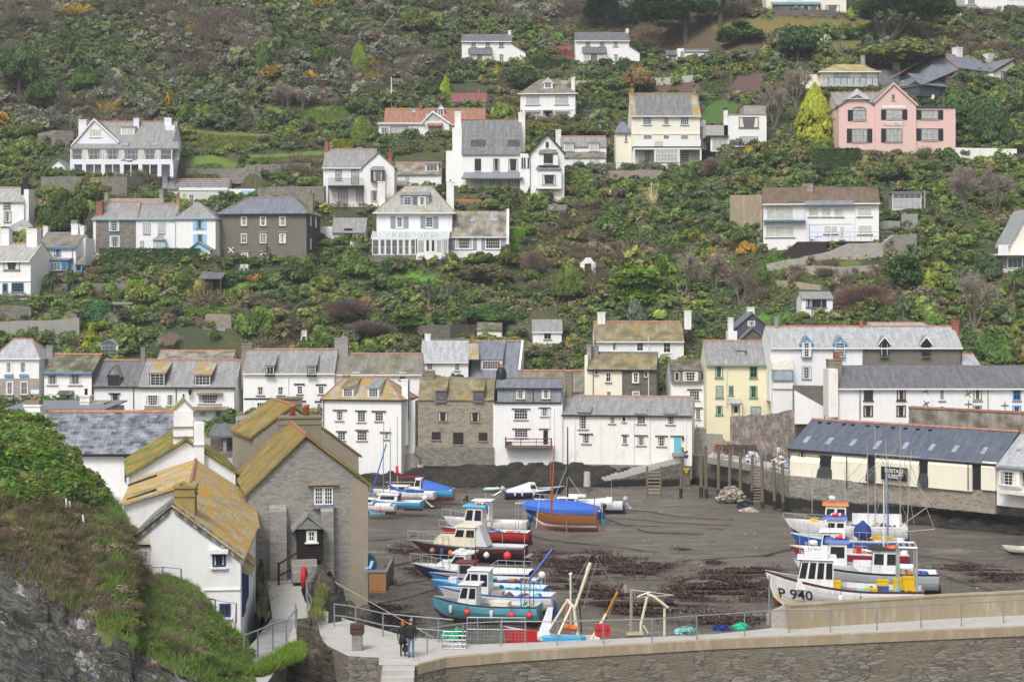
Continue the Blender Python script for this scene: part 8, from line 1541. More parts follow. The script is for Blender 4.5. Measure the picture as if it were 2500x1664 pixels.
h=House('allotment_shed','wooden shed with blue-grey roof behind the fan palm',cK,9,1880,2070,170,dY=1);h.gable(2.6,118,55,aV,aD,ridge=None,ov=.2)
h=House('small_greenhouse','small aluminium greenhouse behind the yellow-dormer cottage',ev,9,925,1100,345,dY=0);h.eR(925,1100,345,235,1010,185,0,3,ag,b6,ridge=None,oh=.02,th=.05,ext=.1);h.win(925,238,1100,340,4,3,fr=aN,gl=ag,off=-.02,sill=None)
h=House('lean_to_shed','open fronted brown lean-to with slate roof beside the yellowish bush',cK,5,1870,1985,1070,dY=0);h.box(aQ,1870,920,1912,1075,0,2,ao);h.box(eE,1870,930,1985,1075,1.8,2,aJ);h.box(bK,1978,920,1986,1075,0,.15,aV);h.slope(bJ,1780,1995,865,918,2.4,-.4,au)
h=House('playhouse','wooden playhouse on stilts behind the gnarled apple tree','hut',7,1690,1810,1060,dY=0);h.eR(1690,1815,1060,1020,1755,965,0,2,aX,ao,ridge=None,oh=.3,th=.08,ext=0)
for x in(1695,1805):h.box('stilt',x-5,1060,x+5,1190,.1,.3,aV)
h.box(dc,1715,1065,1790,1190,.6,.8,ao)
h=House('brick_hatch','small roofless white masonry hut with a dark opening in the lower left gardens','hut',5,1025,1180,1250,dY=0);h.box(aQ,1030,1150,1160,1255,0,2,aC);h.box('opening',1032,1160,1108,1225,-.03,0,ae);h.box(bJ,1010,1130,1190,1150,-.3,2.3,aj)  # opening is a flat black sheet with the shade within painted on
h=House('stone_outhouse','small rendered outhouse with dark roof and black door below the black-window house',cK,6,2065,2215,415,dY=0);h.gable(3,325,283,aK,au,ridge=None,ov=.1);h.box('door',2090,338,2130,405,-.05,0,ae)
def stair(label,t,a,b,wpx,n):
 p,q=HQ(t,*a),HQ(t,*b);w_=wpx/TILES[t][2]*p.y/F;m=MB()
 for i in range(n):c=p.lerp(q,i/n);d=(q.y-p.y)/n;m.box(c.x-w_/2,c.x+w_/2,c.y,c.y+d,c.z-1.2,max(c.z,hzp(c.x,c.y))+.22)
 tag(m.build('garden_steps',M[aj]),label,dh)
stair('dark stone steps climbing left of the long clipped hedge',7,(350,735),(420,480),70,22);stair('stone steps climbing beside the modern house',7,(1835,780),(1845,500),55,20);stair('stone steps below the modern house garden pots',7,(1780,990),(1775,840),80,14);stair('rough stone steps on the left lawns',2,(385,590),(430,440),45,14)
p=P(*S(1,1125,690),230);o=empty('gull',p,R(10),'grey-brown gull gliding in front of the veranda house','gull');m=MB();m.lathe([(.01,-.28),(.07,-.15),(.085,.05),(.05,.2),(.015,.3)],n=9);m.v=[(z,y,x)for x,y,z in m.v]
for s in(-1,1):m.solid([(s*.05+.02,.06,.0),(s*.05-.12,-.08,0),(s*.45,-.08,.16),(s*.75,.0,.10+.08*s)],[(s*.05+.02,.06,.02),(s*.05-.12,-.08,.02),(s*.45,-.08,.18),(s*.75,.0,.115+.08*s)])
m.build(c3,M[ar],o);o.scale=(1.6,)*3
# boats aground on the mud
for n_,c_ in((ac,(.76,.77,.78)),(a3,(.74,.68,.52)),(cA,(.13,.40,.50)),(du,(.05,.27,.60)),(b4,(.08,.40,.68)),(bi,(.02,.035,.12)),(bb,(.085,.028,.026)),(bo,(.50,.03,.035)),(cB,(.20,.22,.24)),(cC,(.40,.17,.15)),(bN,(.05,.052,.056)),(bO,(.13,.055,.04)),(aW,(.40,.43,.46)),(bF,(.62,.17,.03)),(aA,(.015,.016,.018)),(aR,(.035,.10,.40)),(bn,(.70,.46,.01)),(ct,(.42,.13,.03)),(dr,(.22,.055,.045)),(ej,(.28,.02,.04)),(eH,(.025,.05,.20)),(cV,(.45,.22,.03))):paint(n_,c_,.4,.1,1.2,0,dirt=(.42,.27,.15)if n_==ac else tuple(x*.5+.03 for x in c_),damt=.5)
paint(cj,(.04,.13,.50),.55,.2,1.0,.35,2);paint(b8,(.62,.64,.68),.7,.1,1.0,.4,2);paint('sail_red',(.55,.02,.05),.6,.1,2,.2)
m,nt,bs=nodes(c6);v=coord(nt,bM);wv=nn(nt,'TexWave',Vector=coord(nt,bM,(0,0,1)),Scale=3.2,Distortion=.3);wv.bands_direction='Z';nt.links.new(mix(nt,ramp(nt,wv.outputs[1],[(.0,1.0),(.12,0.0)]),mix(nt,noise(nt,coord(nt,bM,(.6,4,9)),2),(.20,.075,.02),(.33,.145,.045)),(.07,.025,.01)),bs.inputs[bt]);bs.inputs[bA].default_value=.3
class Boat:
 def __init__(s,name,label,t,x,y,L,B,D,yaw,top,bot=bO,trim=ac,deck=aW,flare=.28,rake=.09,wl=.36,fore=.64,tr=.8,keel=.2,group=None,Y=None,full=2.2,band=None,z=0,bulw=.34):
  px,py=S(t,x,y);Yv=e7(py)if Y is None else Y;p=P(px,py,Yv);s.L,s.B,s.D,s.lab=L,B,D,label;z0=z
  s.o=empty(name,(p.x,Yv,z0),R(yaw),label,'boat',group);s.flare,s.tr,s.wl=flare,tr,wl
  ns,U=19,[0,.12,.26,wl,wl+.14,.66,.84,.93,1.0];V=[]
  s.rows=U;s.rake=rake;s.full=full
  for side in(1,-1):
   for i in range(ns):
    for u in U:V.append(s.pt(i/(ns-1),u,side))
  m=MB();m.v=V;k=len(U)
  for sd in(0,1):
   for i in range(ns-1):
    for j in range(k-1):
     a=sd*ns*k+i*k+j;q=(a,a+k,a+k+1,a+1);m.f.append(q if sd==0 else q[::-1]);m.m.append(0 if j<3 else 2 if j==k-2 else 3 if(band and j==3)else 1)
  for j in range(k-1):a,b=j,ns*k+j;m.f.append((a,a+1,b+1,b));m.m.append(0 if j<3 else 1)
  s.hull=m.build('hull',[M[bot],M[top],M[trim],M[band or trim]],s.o,smooth=False);m=MB()
  dk=lambda f:(s.zs(f)-(bulw*(D/1.6)if f<fore else.04))
  for i in range(ns-1):
   f0,f1=i/(ns-1),(i+1)/(ns-1);A=s.pt(f0,1,1);Bq=s.pt(f1,1,1);z_0,z_1=dk(f0),dk(f1)
   ia,ib=A[1]*.93,Bq[1]*.93
   m.poly([(A[0],-ia,z_0),(Bq[0],-ib,z_1),(Bq[0],ib,z_1),(A[0],ia,z_0)])
   for g in(1,-1):
    m.poly([(A[0],g*ia,z_0),(Bq[0],g*ib,z_1),(Bq[0],g*ib,Bq[2]),(A[0],g*ia,A[2])],1);m.poly([(A[0],g*ia,A[2]),(Bq[0],g*ib,Bq[2]),(Bq[0],g*Bq[1],Bq[2]),(A[0],g*A[1],A[2])],2)
  a=s.pt(0,1,1);m.poly([(a[0]+.06,-a[1]*.93,dk(0)),(a[0]+.06,a[1]*.93,dk(0)),(a[0]+.06,a[1]*.93,a[2]),(a[0]+.06,-a[1]*.93,a[2])],1);m.build('deck',[M[deck],M[ac if top not in(c6,)else top],M[trim]],s.o)
  if keel:
   m=MB();m.ext([(-L*.47,-.25),(L*.30,-.25),(L*.40,.12),(-L*.47,keel)],'y',-.05,.05);m.build('keel',M[bot],s.o);m=MB();m.ext([(-L*.49-.42,-.1),(-L*.49,-.1),(-L*.49,D*.75),(-L*.49-.18,D*.75)],'y',-.03,.03);m.build('rudder',M[bot],s.o)
 def zs(s,f):return s.D*(1+s.flare*max(0,(f-.3)/.7)**2+.05*(1-f))
 def pt(s,f,u,side):
  b=s.B/2*((s.tr+(1-s.tr)*math.sin(math.pi/2*f/.45))if f<.45 else max(.012,1-((f-.45)/.55)**s.full));zk=.55*s.D*max(0,(f-.82)/.18)**2;z1=s.zs(f)
  p=2.6-1.3*max(0,(f-.5)/.5);y=b*(1-(1-u)**p)if u>0 else.02
  return(-s.L/2+s.L*f+s.rake*s.L*u*f**5,side*max(.02,y),zk+(z1-zk)*u**1.12)
 def house(s,x0,x1,w_,z0,h,mat=ac,roof=ac,wins=(2,2),slope=.18,back=0.0,over=.18,glassm=av,wr=(.42,.86),taper=.06,roofth=.08,camber=.06):
  m=MB();a=w_/2;c=a-taper
  lo=[(x0,-a),(x1,-a*.9),(x1,a*.9),(x0,a)];hi=[(x0+back,-c),(x1-slope*h,-c*.88),(x1-slope*h,c*.88),(x0+back,c)]
  m.solid([(x,y,z0+h)for x,y in hi],[(x,y,z0)for x,y in lo]);hs=m.build('wheelhouse',M[mat],s.o)
  if roof:m=MB();m.solid([(x0+back-over,-c-over*.6,z0+h+.002),(x1-slope*h+over*1.4,-c*.9-over*.5,z0+h+.002),(x1-slope*h+over*1.4,c*.9+over*.5,z0+h+.002),(x0+back-over,c+over*.6,z0+h+.002)],[(x0+back-over*.8,-c,z0+h+roofth),(x1-slope*h+over,-c*.85,z0+h+roofth),(x1-slope*h+over,c*.85,z0+h+roofth),(x0+back-over*.8,c,z0+h+roofth)]);m.build(bJ,M[roof],hs)
  lerp=lambda p,q,k:tuple(p[i]+(q[i]-p[i])*k for i in range(3));L3=[(x,y,z0)for x,y in lo];H3=[(x,y,z0+h)for x,y in hi]
  for(i,j),n in(((2,3),wins[0]),((1,0),wins[0]),((1,2),wins[1]),((3,0),0)):
   for k in range(n):
    e0,e1=(k+.13)/n,(k+.87)/n;nb=Vector((L3[j][0]-L3[i][0],L3[j][1]-L3[i][1],0)).cross(Vector((0,0,1))).normalized();cx=Vector(lerp(L3[i],L3[j],.5))-Vector(((x0+x1)/2,0,z0));nb=nb if nb.dot(cx)>0 else-nb
    q=[Vector(lerp(lerp(L3[i],L3[j],e),lerp(H3[i],H3[j],e),r_))+nb*.02 for e,r_ in((e0,wr[0]),(e1,wr[0]),(e1,wr[1]),(e0,wr[1]))]
    m=MB();m.solid(q,[p-nb*.03 for p in q]);m.build('window',M[glassm],hs)
  return hs
 def mast(s,x,h,r=.05,mat=aN,y=0,z=None,name=ec,dx=0):m=MB();z=s.D*.6 if z is None else z;m.tube([(x,y,z),(x+dx,y,z+h)],r,7,r1=r*.6);return m.build(name,M[mat],s.o)
 def rail(s,f0,f1,h=.6,n=6,mat=aN,both=True):
  m=MB();top=[];fs=np.linspace(f0,f1,n)
  for f in fs:p=s.pt(f,1,1);top.append((p[0]+(.25*h if f>.95 else 0),p[1]*.92,p[2]+h));m.tube([(p[0],p[1]*.92,p[2]-.02),top[-1]],.022,4)
  m.tube(top,.025,5)
  tt=[(x,-y,z)for x,y,z in top];m.tube(tt,.025,5);m.tube([top[-1],tt[-1]],.025,5)
  for p in tt:m.tube([(p[0],p[1],p[2]-h),p],.022,4)
  m.build(ea,M[mat],s.o)
 def tube(s,name,pts,r,mat,n=5):m=MB();m.tube(pts,r,n);return m.build(name,M[mat],s.o)
 def box(s,name,x0,x1,y0,y1,z0,z1,mat):m=MB();m.box(x0,x1,y0,y1,z0,z1);return m.build(name,M[mat],s.o)
 def cover(s,f0,f1,hump,mat,over=.06,drop=.25):
  m=MB();n=11;rows=[]
  for i in range(n):
   f=f0+(f1-f0)*i/(n-1);p=s.pt(f,1,1);hh=hump(i/(n-1));r_=[]
   for t in(-1.0,-1.0,-.55,0,.55,1.0,1.0):r_.append((p[0],t*(p[1]+over),p[2]+.03+hh*(1-abs(t)**1.6)))
   r_[0]=(r_[0][0],r_[0][1],r_[0][2]-drop);r_[-1]=(r_[-1][0],r_[-1][1],r_[-1][2]-drop);rows.append(r_)
  m.v=[q for r_ in rows for q in r_]
  for i in range(n-1):
   for j in range(6):a=i*7+j;m.f.append((a,a+7,a+8,a+1));m.m.append(0)
  m.f.append(tuple(range(7)));m.f.append(tuple(range((n-1)*7,n*7)));m.m+=[0,0];return m.build('cover',M[mat],s.o)
 def eY(s,mat=ac,leg=aW,tilt=.0,y=0):
  z=s.zs(0);x=-s.L/2-.22;m=MB();m.ball((x-.05,y,z+.32),.3,9,6,0,(.95,.7,1));o=m.build('outboard_motor',M[mat],s.o,smooth=True);m=MB();m.tube([(x,y,z+.15),(x-tilt*.8,y,z-.75+tilt*.3)],.08,6);m.ball((x-tilt*.85-.05,y,z-.8+tilt*.3),.13,7,5,0,(1.6,.8,.8));m.build('leg',M[leg],o)
 def name_(s,body,f,u,size,mat,side=1):
  o=text(ci,body,size,M[mat],s.hull,(0,0,0),(0,0,0),1,.004);z0=s.pt(f,u,1)[2]
  for q in o.data.vertices:
   ff=f-q.co.x/s.L;z=z0+q.co.y;lo,hi=.05,1.0
   for _ in range(18):
    k=(lo+hi)/2
    if s.pt(ff,k,1)[2]<z:lo=k
    else:hi=k
   p=s.pt(ff,lo,1);q.co=(p[0],p[1]+.03+q.co.z,z)
  return o
 def clutter(s,x0,x1,n,seed):
  r=random.Random(seed);z=s.zs(.3)-.3
  for i in range(n):
   x,y,k=r.uniform(x0,x1),r.uniform(-.32,.36)*s.B,r.uniform(.12,.34);m=MB();c=r.choice((bT,bU,aR,bF,do,bO,aW,aE,bN))
   if r.random()<.45:m.torus((x,y,z+.08),k,.07,'z',12,5);m.torus((x,y,z+.2),k*.8,.07,'z',12,5)
   else:m.lathe([(k,0),(k*1.1,k*.5),(k*.7,k*1.1),(.04,k*1.5)],(x,y,z),r.choice((5,7)))
   m.build('gear',M[c],s.o)
 def eX(s,f,kind,mat,label,side=1,r=.2,dz=.15,tip=None):
  p=s.pt(f,.8,side);w_=s.o.matrix_basis@Vector((p[0],p[1]+side*r*.9,p[2]-dz));o=empty('fender',w_,0,label,'fender','fenders hanging from the boats');m=MB()
  if kind==bG:m.lathe([(.02,-r),(r*.6,-r*.82),(r*.95,-r*.3),(r,.1*r),(r*.78,r*.65),(r*.3,r*.98),(r*.14,r*1.2)],n=14)
  else:m.lathe([(.02,-2.2*r),(r*.7,-2.05*r),(r,-1.6*r),(r,1.6*r),(r*.7,2.05*r),(r*.15,2.4*r)],n=12)
  m.build(c3,M[mat],o,smooth=True);m=MB();k=1.2*r if kind==bG else 2.4*r;m.lathe([(r*.2,k-.04),(r*.18,k+.08)],n=8);m.tube([(0,0,k),(0,-side*.1*0,k+.4)],.014,4);m.build('eye',M[tip or bT],o)
def ring(name,label,loc,mats,axis='y',r=.3,cat=bR,rz=0):
 o=empty(name,loc,rz+(R(90)if axis=='x' else 0),label,cat);axis='y' if axis=='x' else axis;m=MB();m.torus((0,0,0),r,r*.27,axis,24,8);m.build('ring',M[mats[0]],o);m=MB()
 for k in range(4):a=k*math.pi/2+.4;c=Vector((math.cos(a),0,math.sin(a)))*r if axis=='y' else Vector((math.cos(a),math.sin(a),0))*r;t=Vector((-math.sin(a),0,math.cos(a)))if axis=='y' else Vector((-math.sin(a),math.cos(a),0));m=MB();m.tube([c-t*.07*r/.3,c+t*.07*r/.3],r*.285,8);m.build('band',M[mats[1]],o)
 return o
b=Boat(aP,'teal wooden fishing boat nearest the quay with dark gunwale and white wheelhouse',19,985,1520,7.3,2.6,1.35,167,cA,bO,bN,cB,wl=.3,fore=.7,rake=.02)
b.clutter(-b.L*.42,-.1,9,1)
b.house(.55,2.0,1.5,1.1,1.55,wins=(2,2),slope=.3,over=.22);b.box('engine_box',-1.6,-.4,-.5,.6,1.1,1.55,ba)
for x in(-2.5,-3.1):b.mast(x,2.1,.035,bN,.6);b.mast(x,2.1,.035,bN,-.6)
b.tube('boom',[(-2.9,.0,3.0),(-4.3,-.9,5.0)],.09,aR);b.mast(-2.6,7.2,.035,aN,z=1.0)
for f,k,mt,l in((.81,'cyl',ac,'long white fender nearest the bow of the teal boat'),(.64,bG,cz,'red ball fender just ahead of midships on the teal boat'),(.41,'cyl',ac,'long white fender amidships on the teal boat'),(.22,bG,cz,'red ball fender on the after side of the teal boat'),(.06,bG,cz,'red ball fender at the very stern of the teal boat')):
 if cz not in M:paint(cz,(.72,.05,.05),.35,.05,1,0)
 b.eX(f,k,mt,l,r=.21 if k==bG else.12,dz=.2)
b=Boat(aP,'white fishing boat with blue gunwale right behind the teal boat',19,1160,1385,7.6,2.6,1.35,168,ac,aR,aR,aW,fore=.72);b.house(.7,2.1,1.6,1.15,1.85,wins=(2,2),slope=.05,over=.15);b.box('gear',-.2,.6,-.5,.5,1.1,1.5,bU)
b.clutter(-b.L*.42,-.1,9,2)
b=Boat(aP,'bright blue open boat with white curved cabin, third from the quay',19,1060,1275,7.8,2.5,1.3,168,du,du,b4,b4,fore=.7);b.house(.6,2.4,1.7,1.1,1.35,wins=(1,2),slope=.55,over=.06);b.box('raft_pod',2.6,3.2,-.3,.3,1.4,1.85,ac);b.rail(.03,.2,.5,3)
b.clutter(-b.L*.42,-.1,9,3)
b.eX(.85,'cyl',a5,'green sausage fender at the bow of the bright blue boat',r=.11);b.eX(.25,'cyl',a5,'green sausage fender aft on the bright blue boat',r=.11)
b=Boat(aP,'blue-grey boat with brown gunwale and red-roofed little wheelhouse',19,1000,1165,7.6,2.5,1.25,168,du,bb,bb,cB,fore=.7);b.house(1.0,2.2,1.4,1.1,1.35,aW,aX,wins=(1,1),slope=.05);b.eY();b.mast(.95,1.6,.08,aX,z=2.0)
b.clutter(-b.L*.42,-.1,9,4)
b=Boat(cG,'white cabin cruiser with navy hull and steel bow rail',19,880,1075,8.2,2.7,1.4,168,bi,bi,ac,ac,rake=.14,full=2.6);b.house(.8,2.5,2.0,1.5,1.15,wins=(1,2),slope=.8,over=.1);b.house(2.2,3.4,1.6,1.65,.4,wins=(0,0),slope=1.4,roof=None);b.rail(.72,1,.7,6);b.rail(.02,.35,.55,5);b.box('hardtop',.2,1.9,-.9,.9,2.7,2.8,ac);b.mast(.6,1.3,.03,z=2.8)
m=MB();m.lathe([(.26,0),(.28,.1),(.2,.2)],(1.3,0,2.81),12);m.build(eN,M[ac],b.o)
b=Boat(cG,'maroon hulled cruiser with cream cabin and grey foredeck',19,830,715,8.8,2.9,1.25,168,bb,bi,cB,cB,rake=.15,wl=.22,full=2.4);b.house(-.3,1.9,2.2,1.25,1.65,a3,a3,wins=(2,2),slope=.35,over=.12,wr=(.5,.85));b.house(1.6,3.4,1.9,1.35,.7,a3,None,wins=(0,0),slope=.4);b.house(-1.3,-.3,2.1,1.3,1.75,b8,None,wins=(0,0),slope=0,back=.7);b.rail(.7,1,.75,7);b.box('boarding_step',-4.9,-4.5,-1,1,.5,.58,aE);b.mast(-2.4,1.6,.03,z=1.6)
for f,k,mt,l,r in((.84,bG,cC,'faded pink ball fender at the bow of the maroon cruiser',.24),(.76,'cyl',aR,'short blue fender between two pink balls on the maroon cruiser',.13),(.68,bG,bF,'orange-pink ball fender below the maroon cruiser cabin',.23),(.34,bG,ac,'white ball fender amidships on the maroon cruiser',.26),(.14,bG,cz,'biggest red ball fender at the stern quarter of the maroon cruiser',.34)):b.eX(f,k,mt,l,r=r,dz=.3,tip=bi)
b=Boat(aP,'red hulled boat with sky blue wheelhouse roof behind the maroon cruiser',19,1010,505,7.6,2.5,1.15,168,bo,bb,bb,aW,rake=.1);b.house(.4,2.3,1.9,1.3,2.1,wins=(2,2),slope=.22,roof=b4,over=.3,roofth=.16);b.rail(.74,1,.55,5)
b.clutter(-b.L*.42,-.1,9,5)
for x in(-2.6,-3.3):
 for y in(.7,-.7):b.mast(x,2.4,.035,z=1.4,y=y)
b.tube('gantry_top',[(-2.6,.7,3.8),(-3.3,.7,3.8),(-3.3,-.7,3.8),(-2.6,-.7,3.8),(-2.6,.7,3.8)],.04,aN);m=MB();m.torus((-.2,.85,1.9),.3,.09,'y',16,6);m.build('rope_wheel',M[aE],b.o)
p=b.o.matrix_basis@Vector((.7,.2,3.68));ring(bR,'orange and white lifebuoy lying on the sky blue roof',p,(bF,ac),'z',.38)
b=Boat(cG,'white motor boat at the back of the left row with white cabin',19,1010,400,7.4,2.5,1.35,169,ac,bb,ac,ac);b.house(-.2,1.6,1.8,1.3,2.0,wins=(2,2),slope=.2,over=.25);b.rail(.68,1,.65,6);b.mast(.3,1.3,.03,z=3.3);b.eY(bi,bi)
b=Boat('lugger','varnished wooden lugger with white waterline, pink bottom and two bare masts',21,1350,1062,6.0,2.2,1.35,169,c6,cC,c6,bH,wl=.34,fore=.86,rake=.0,tr=.72,full=2.6,band=ac,bulw=.6)
b.mast(1.5,7.6,.085,ct,z=.5,dx=-.3);b.mast(1.5,6.2,.06,ct,z=.5,y=.12,dx=.05);b.mast(-2.7,3.4,.06,ct,z=.8);b.mast(2.9,3.0,.03,ac,z=.2,y=.5,dx=-.35)
for x in(1.0,-.2,-1.5):b.box('thwart',x-.12,x+.12,-.9,.9,.95,1.0,bH)
b.tube('leg',[(-.2,1.13,1.25),(-.2,1.15,-.05)],.06,bH)
b=Boat('covered_boat','boat under a large bright blue tarpaulin behind the varnished lugger',21,1310,915,7.4,2.4,1.3,170,bi,b4,ac,aW);b.cover(.03,1.0,lambda k:.3+.55*math.sin(k*3.0),cj,.08,.4);b.eY(aA,aA);b.tube(ei,[(-3.9,.9,2.2),(-3.9,.9,1.2),(-3.6,.5,1.2),(-3.6,.5,2.2)],.03,ac)
b=Boat(bI,'white yacht with tall black mast behind the blue tarpaulin boat',21,1420,760,6.5,2.2,1.2,171,ac,b4,ac,ac);b.house(-.6,1.6,1.4,1.15,.5,wins=(2,0),slope=.8);b.mast(.3,7.6,.10,aA,z=1.4);b.rail(.8,1,.5,4);b.box(dd,-1.6,.2,-.15,.15,1.75,2.05,ac)
for x,y in((1.8,.8),(-1.8,.8),(.4,.9)):b.tube('stay',[(x,y,1.2),(.3,0,5 if x>1 else 4)],.022,aN,4)
b=Boat(bI,'low white boat with white cowl ventilator, right end of the lugger group',21,1880,740,5.6,2.0,1.1,172,ac,bi,ac,ac);b.mast(-1.2,.8,.16,ac,z=.9);b.mast(-1.6,2.4,.03,z=1.0);b.cover(.2,.9,lambda k:.5*(1-k),b8);b.eY(aW,aW,.6)
b=Boat('motor_boat','navy motor boat with grey canvas cover and tilted outboard, bow to the right',21,640,497,5.0,1.9,.85,8,bi,bi,ac,ac,keel=0,wl=.1,rake=.1);b.house(.2,1.3,1.4,.8,.95,wins=(1,1),slope=.5,over=.04);b.cover(.02,.56,lambda k:.15+.85*k,b8,.0,.1);b.eY(aN,aN,1.2)
for f,l in((.2,'left'),(.36,'middle'),(.62,'right')):b.eX(f,'cyl',ac,'small white fender, %s of the three on the navy motor boat'%l,-1,.09,.05)
b=Boat('dinghy','blue dinghy with yellow cover boards on the shingle',15,1157,218,2.4,1.1,.42,4,cA,cA,a3,a3,keel=0,flare=.2);b.cover(.1,.75,lambda k:.12,a3,0,.02)
b=Boat(d7,'small maroon boat with blue gunwale behind the navy motor boat',21,1060,405,3.0,1.3,.7,15,bb,bb,aR,cA,keel=0)
def twin(b,mat):
 for y in(.5,-.5):m=MB();m.ext([(-1.0,-.0),(.5,-.0),(.9,.75),(-1.1,.75)],'y',y-.05,y+.05);m.build('bilge_keel',M[mat],b.o)
b=Boat(bI,'small white yacht with red buoy half hidden by the net loft wall',20,380,1240,3.9,1.7,.85,172,ac,bO,ac,ac,z=.55,keel=0);twin(b,cA);b.house(.3,1.3,1.1,1.0,.5,wins=(1,0),slope=.5);b.cover(.1,.5,lambda k:.2,b8,0,.03);b.eX(.35,bG,cz,'red ball fender on the small white yacht by the net loft',r=.17,dz=.25)
b=Boat(bI,'blue hulled yacht with blue sail cover and silver outboard',20,850,1165,5.6,2.0,.95,168,b4,bO,ac,ac,z=.6,keel=0,wl=.25);twin(b,cC);b.house(-.3,1.9,1.5,1.0,.6,wins=(1,1),slope=.5,wr=(.25,.8));b.box('hatch',-.5,-.3,-.3,.3,1.0,1.75,bb);b.mast(.6,7.0,.06,z=1.5);b.mast(1.6,7.8,.05,aM,z=1.2,y=-.9);b.eY(ac,aN,.9);b.rail(.85,1,.5,4)
m=MB();m.tube([(.75,0,3.0),(.6,0,2.4),(-.4,0,2.0),(-1.9,0,2.1)],.2,8,r1=.09);m.build(dd,M[cj],b.o,smooth=True);b.tube('furled_jib',[(2.7,0,1.4),(1.0,0,6.8)],.07,cj)
b=Boat(bI,'white yacht with blue stripe and red covered boom',20,1080,960,6.4,2.2,1.05,170,ac,bO,ac,ac,z=.6,keel=0,band=ac);twin(b,bO);b.house(-.2,2.0,1.6,1.1,.6,wins=(2,0),slope=.8);b.box('cockpit_coaming',-2.2,-.3,.7,.85,1.05,1.35,aR);b.mast(.9,7.6,.055,z=1.6);b.tube('spar',[(2.2,.3,2.1),(-1.0,.3,2.15)],.05,aE)
m=MB();m.tube([(.95,0,3.8),(.9,0,2.9),(.6,0,2.65),(-1.5,0,2.7)],.17,8,r1=.08);m.build(dd,M['sail_red'],b.o,smooth=True)
b=Boat('motor_sailer','blue boat with white wheelhouse and sloping blue canvas cover',20,1560,890,6.2,2.2,1.2,172,b4,cC,ac,ac,z=.5,keel=.1);b.house(.4,1.3,1.5,1.2,1.1,wins=(1,2),slope=.3,over=.06,wr=(.3,.9));b.cover(.05,.52,lambda k:.15+.8*k,cj,0,.12)
b=Boat(aP,'large white fishing boat marked P 940 with big wheelhouse and steel gantry',18,930,1640,10.2,3.6,1.75,170,ac,a3,bb,cB,wl=.42,fore=.68,rake=.06,flare=.62)
b.clutter(-b.L*.42,-.1,9,6)
b.house(1.0,3.6,2.6,1.7,2.1,wins=(4,2),slope=.22,over=.25,wr=(.38,.9));b.box('flying_bridge',1.4,3.0,-1.1,1.1,3.9,4.3,ac);m=MB();m.lathe([(.32,0),(.34,.12),(.25,.24)],(2.4,0,4.75),14);m.build(eN,M[ac],b.o);b.mast(2.4,.5,.06,ac,z=4.28)
for x in(1.2,2.7,3.3):b.mast(x,2.2,.025,z=4.0,y=.5)
for y in(1.3,-1.3):
 for x in(-3.4,-4.6):b.mast(x,3.2,.09,aN,y,1.6)
 b.tube(d8,[(-3.4,y,4.8),(-4.6,y,4.8)],.1,aN)
for x in(-3.4,-3.8,-4.2,-4.6):b.tube(d8,[(x,1.3,4.8),(x,-1.3,4.8)],.09,aN)
b.name_('P 940',.84,.56,1.0,aA);b.name_('P940',.12,.62,.5,aA);bp=b
for i,(f,k,mt,l,r)in enumerate(((.55,'cyl',ac,'white fender with navy tip on the P 940 boat',.17),(.42,bG,cI,'pink ball fender amidships on the P 940 boat',.25),(.07,bG,cI,'pink ball fender by the stern number of the P 940 boat',.25))):
 if cI not in M:paint(cI,(.75,.25,.30),.4,.05,1,0)
 b.eX(f,k,mt,l,r=r,dz=.35,tip=bi)
def crate(loc,mat,label,w_=.8,d=.5,h=.35,rz=0,group='fish crates on the P 940 boat'):
 o=empty('fish_crate',loc,rz,label,'crate',group);m=MB();t=.04
 for q in((-w_/2,w_/2,-d/2,d/2,0,t),(-w_/2,w_/2,-d/2,-d/2+t,t,h),(-w_/2,w_/2,d/2-t,d/2,t,h),(-w_/2,-w_/2+t,-d/2+t,d/2-t,t,h),(w_/2-t,w_/2,-d/2+t,d/2-t,t,h)):m.box(*q)
 m.build('box',M[mat],o);m=MB();m.box(-w_/2-.03,w_/2+.03,-d/2-.03,d/2+.03,h*.86,h*.93);m.build('rim',M[mat],o)
for x,y,z,mt,l,h in((-1.6,.5,1.45,bn,'single yellow crate on the dark deck amidships',.4),(-2.4,-.3,1.45,aR,'blue crate under a yellow one',.45),(-2.4,-.3,1.92,bn,'yellow crate stacked on a blue crate',.4),(-3.5,-.2,1.45,bn,'tall yellow bin left of the gantry',1.0),(-4.1,.2,1.45,bn,'tallest yellow bin under the gantry',1.25),(-4.2,.95,1.45,bn,'yellow crate low at the stern rail',.5),(.9,.9,1.6,bn,'yellow bin right behind the white wheelhouse',.8)):crate(bp.o.matrix_basis@Vector((x,y,z)),mt,l,h=h,rz=R(170))
o=empty('mooring_buoy',P(*S(18,140,1490),117),0,'big rust-red mooring buoy under the bow of the P 940 boat','buoy');m=MB();m.ball((0,0,-.1),.5,14,9,0,(1.15,1,.85));m.build('float',M[dr]if dr in M else M[aX],o,smooth=True);m=MB();m.tube([(0,0,.3),(0,0,.45)],.06,6);m.build('eye',M[bT],o)
b=Boat(aP,'dark hulled boat with red stern numbered 822 behind the P 940 boat',18,1260,1420,9.0,3.0,1.7,170,aW,aA,aA,aW);b.house(-1.6,.3,2.2,1.6,1.8,wins=(2,2),slope=.05,roof=aA,over=.25,roofth=.16);p=b.pt(0,1,1);q=b.box('stern_panel',p[0]-.04,p[0]-.01,-1.15,1.15,.9,1.85,bo);text(ci,'822',.55,M[ac],q,(p[0]-.05,.45,1.4),(R(90),0,R(-90)),1,.005);b.mast(-.6,5,.05,ac,z=3.3)
b.clutter(-b.L*.42,-.1,9,7)
p=b.o.matrix_basis@Vector((-1.2,.5,3.58));ring(bR,'orange lifebuoy lying on the black wheelhouse roof',p,(bF,bo),'z',.42)
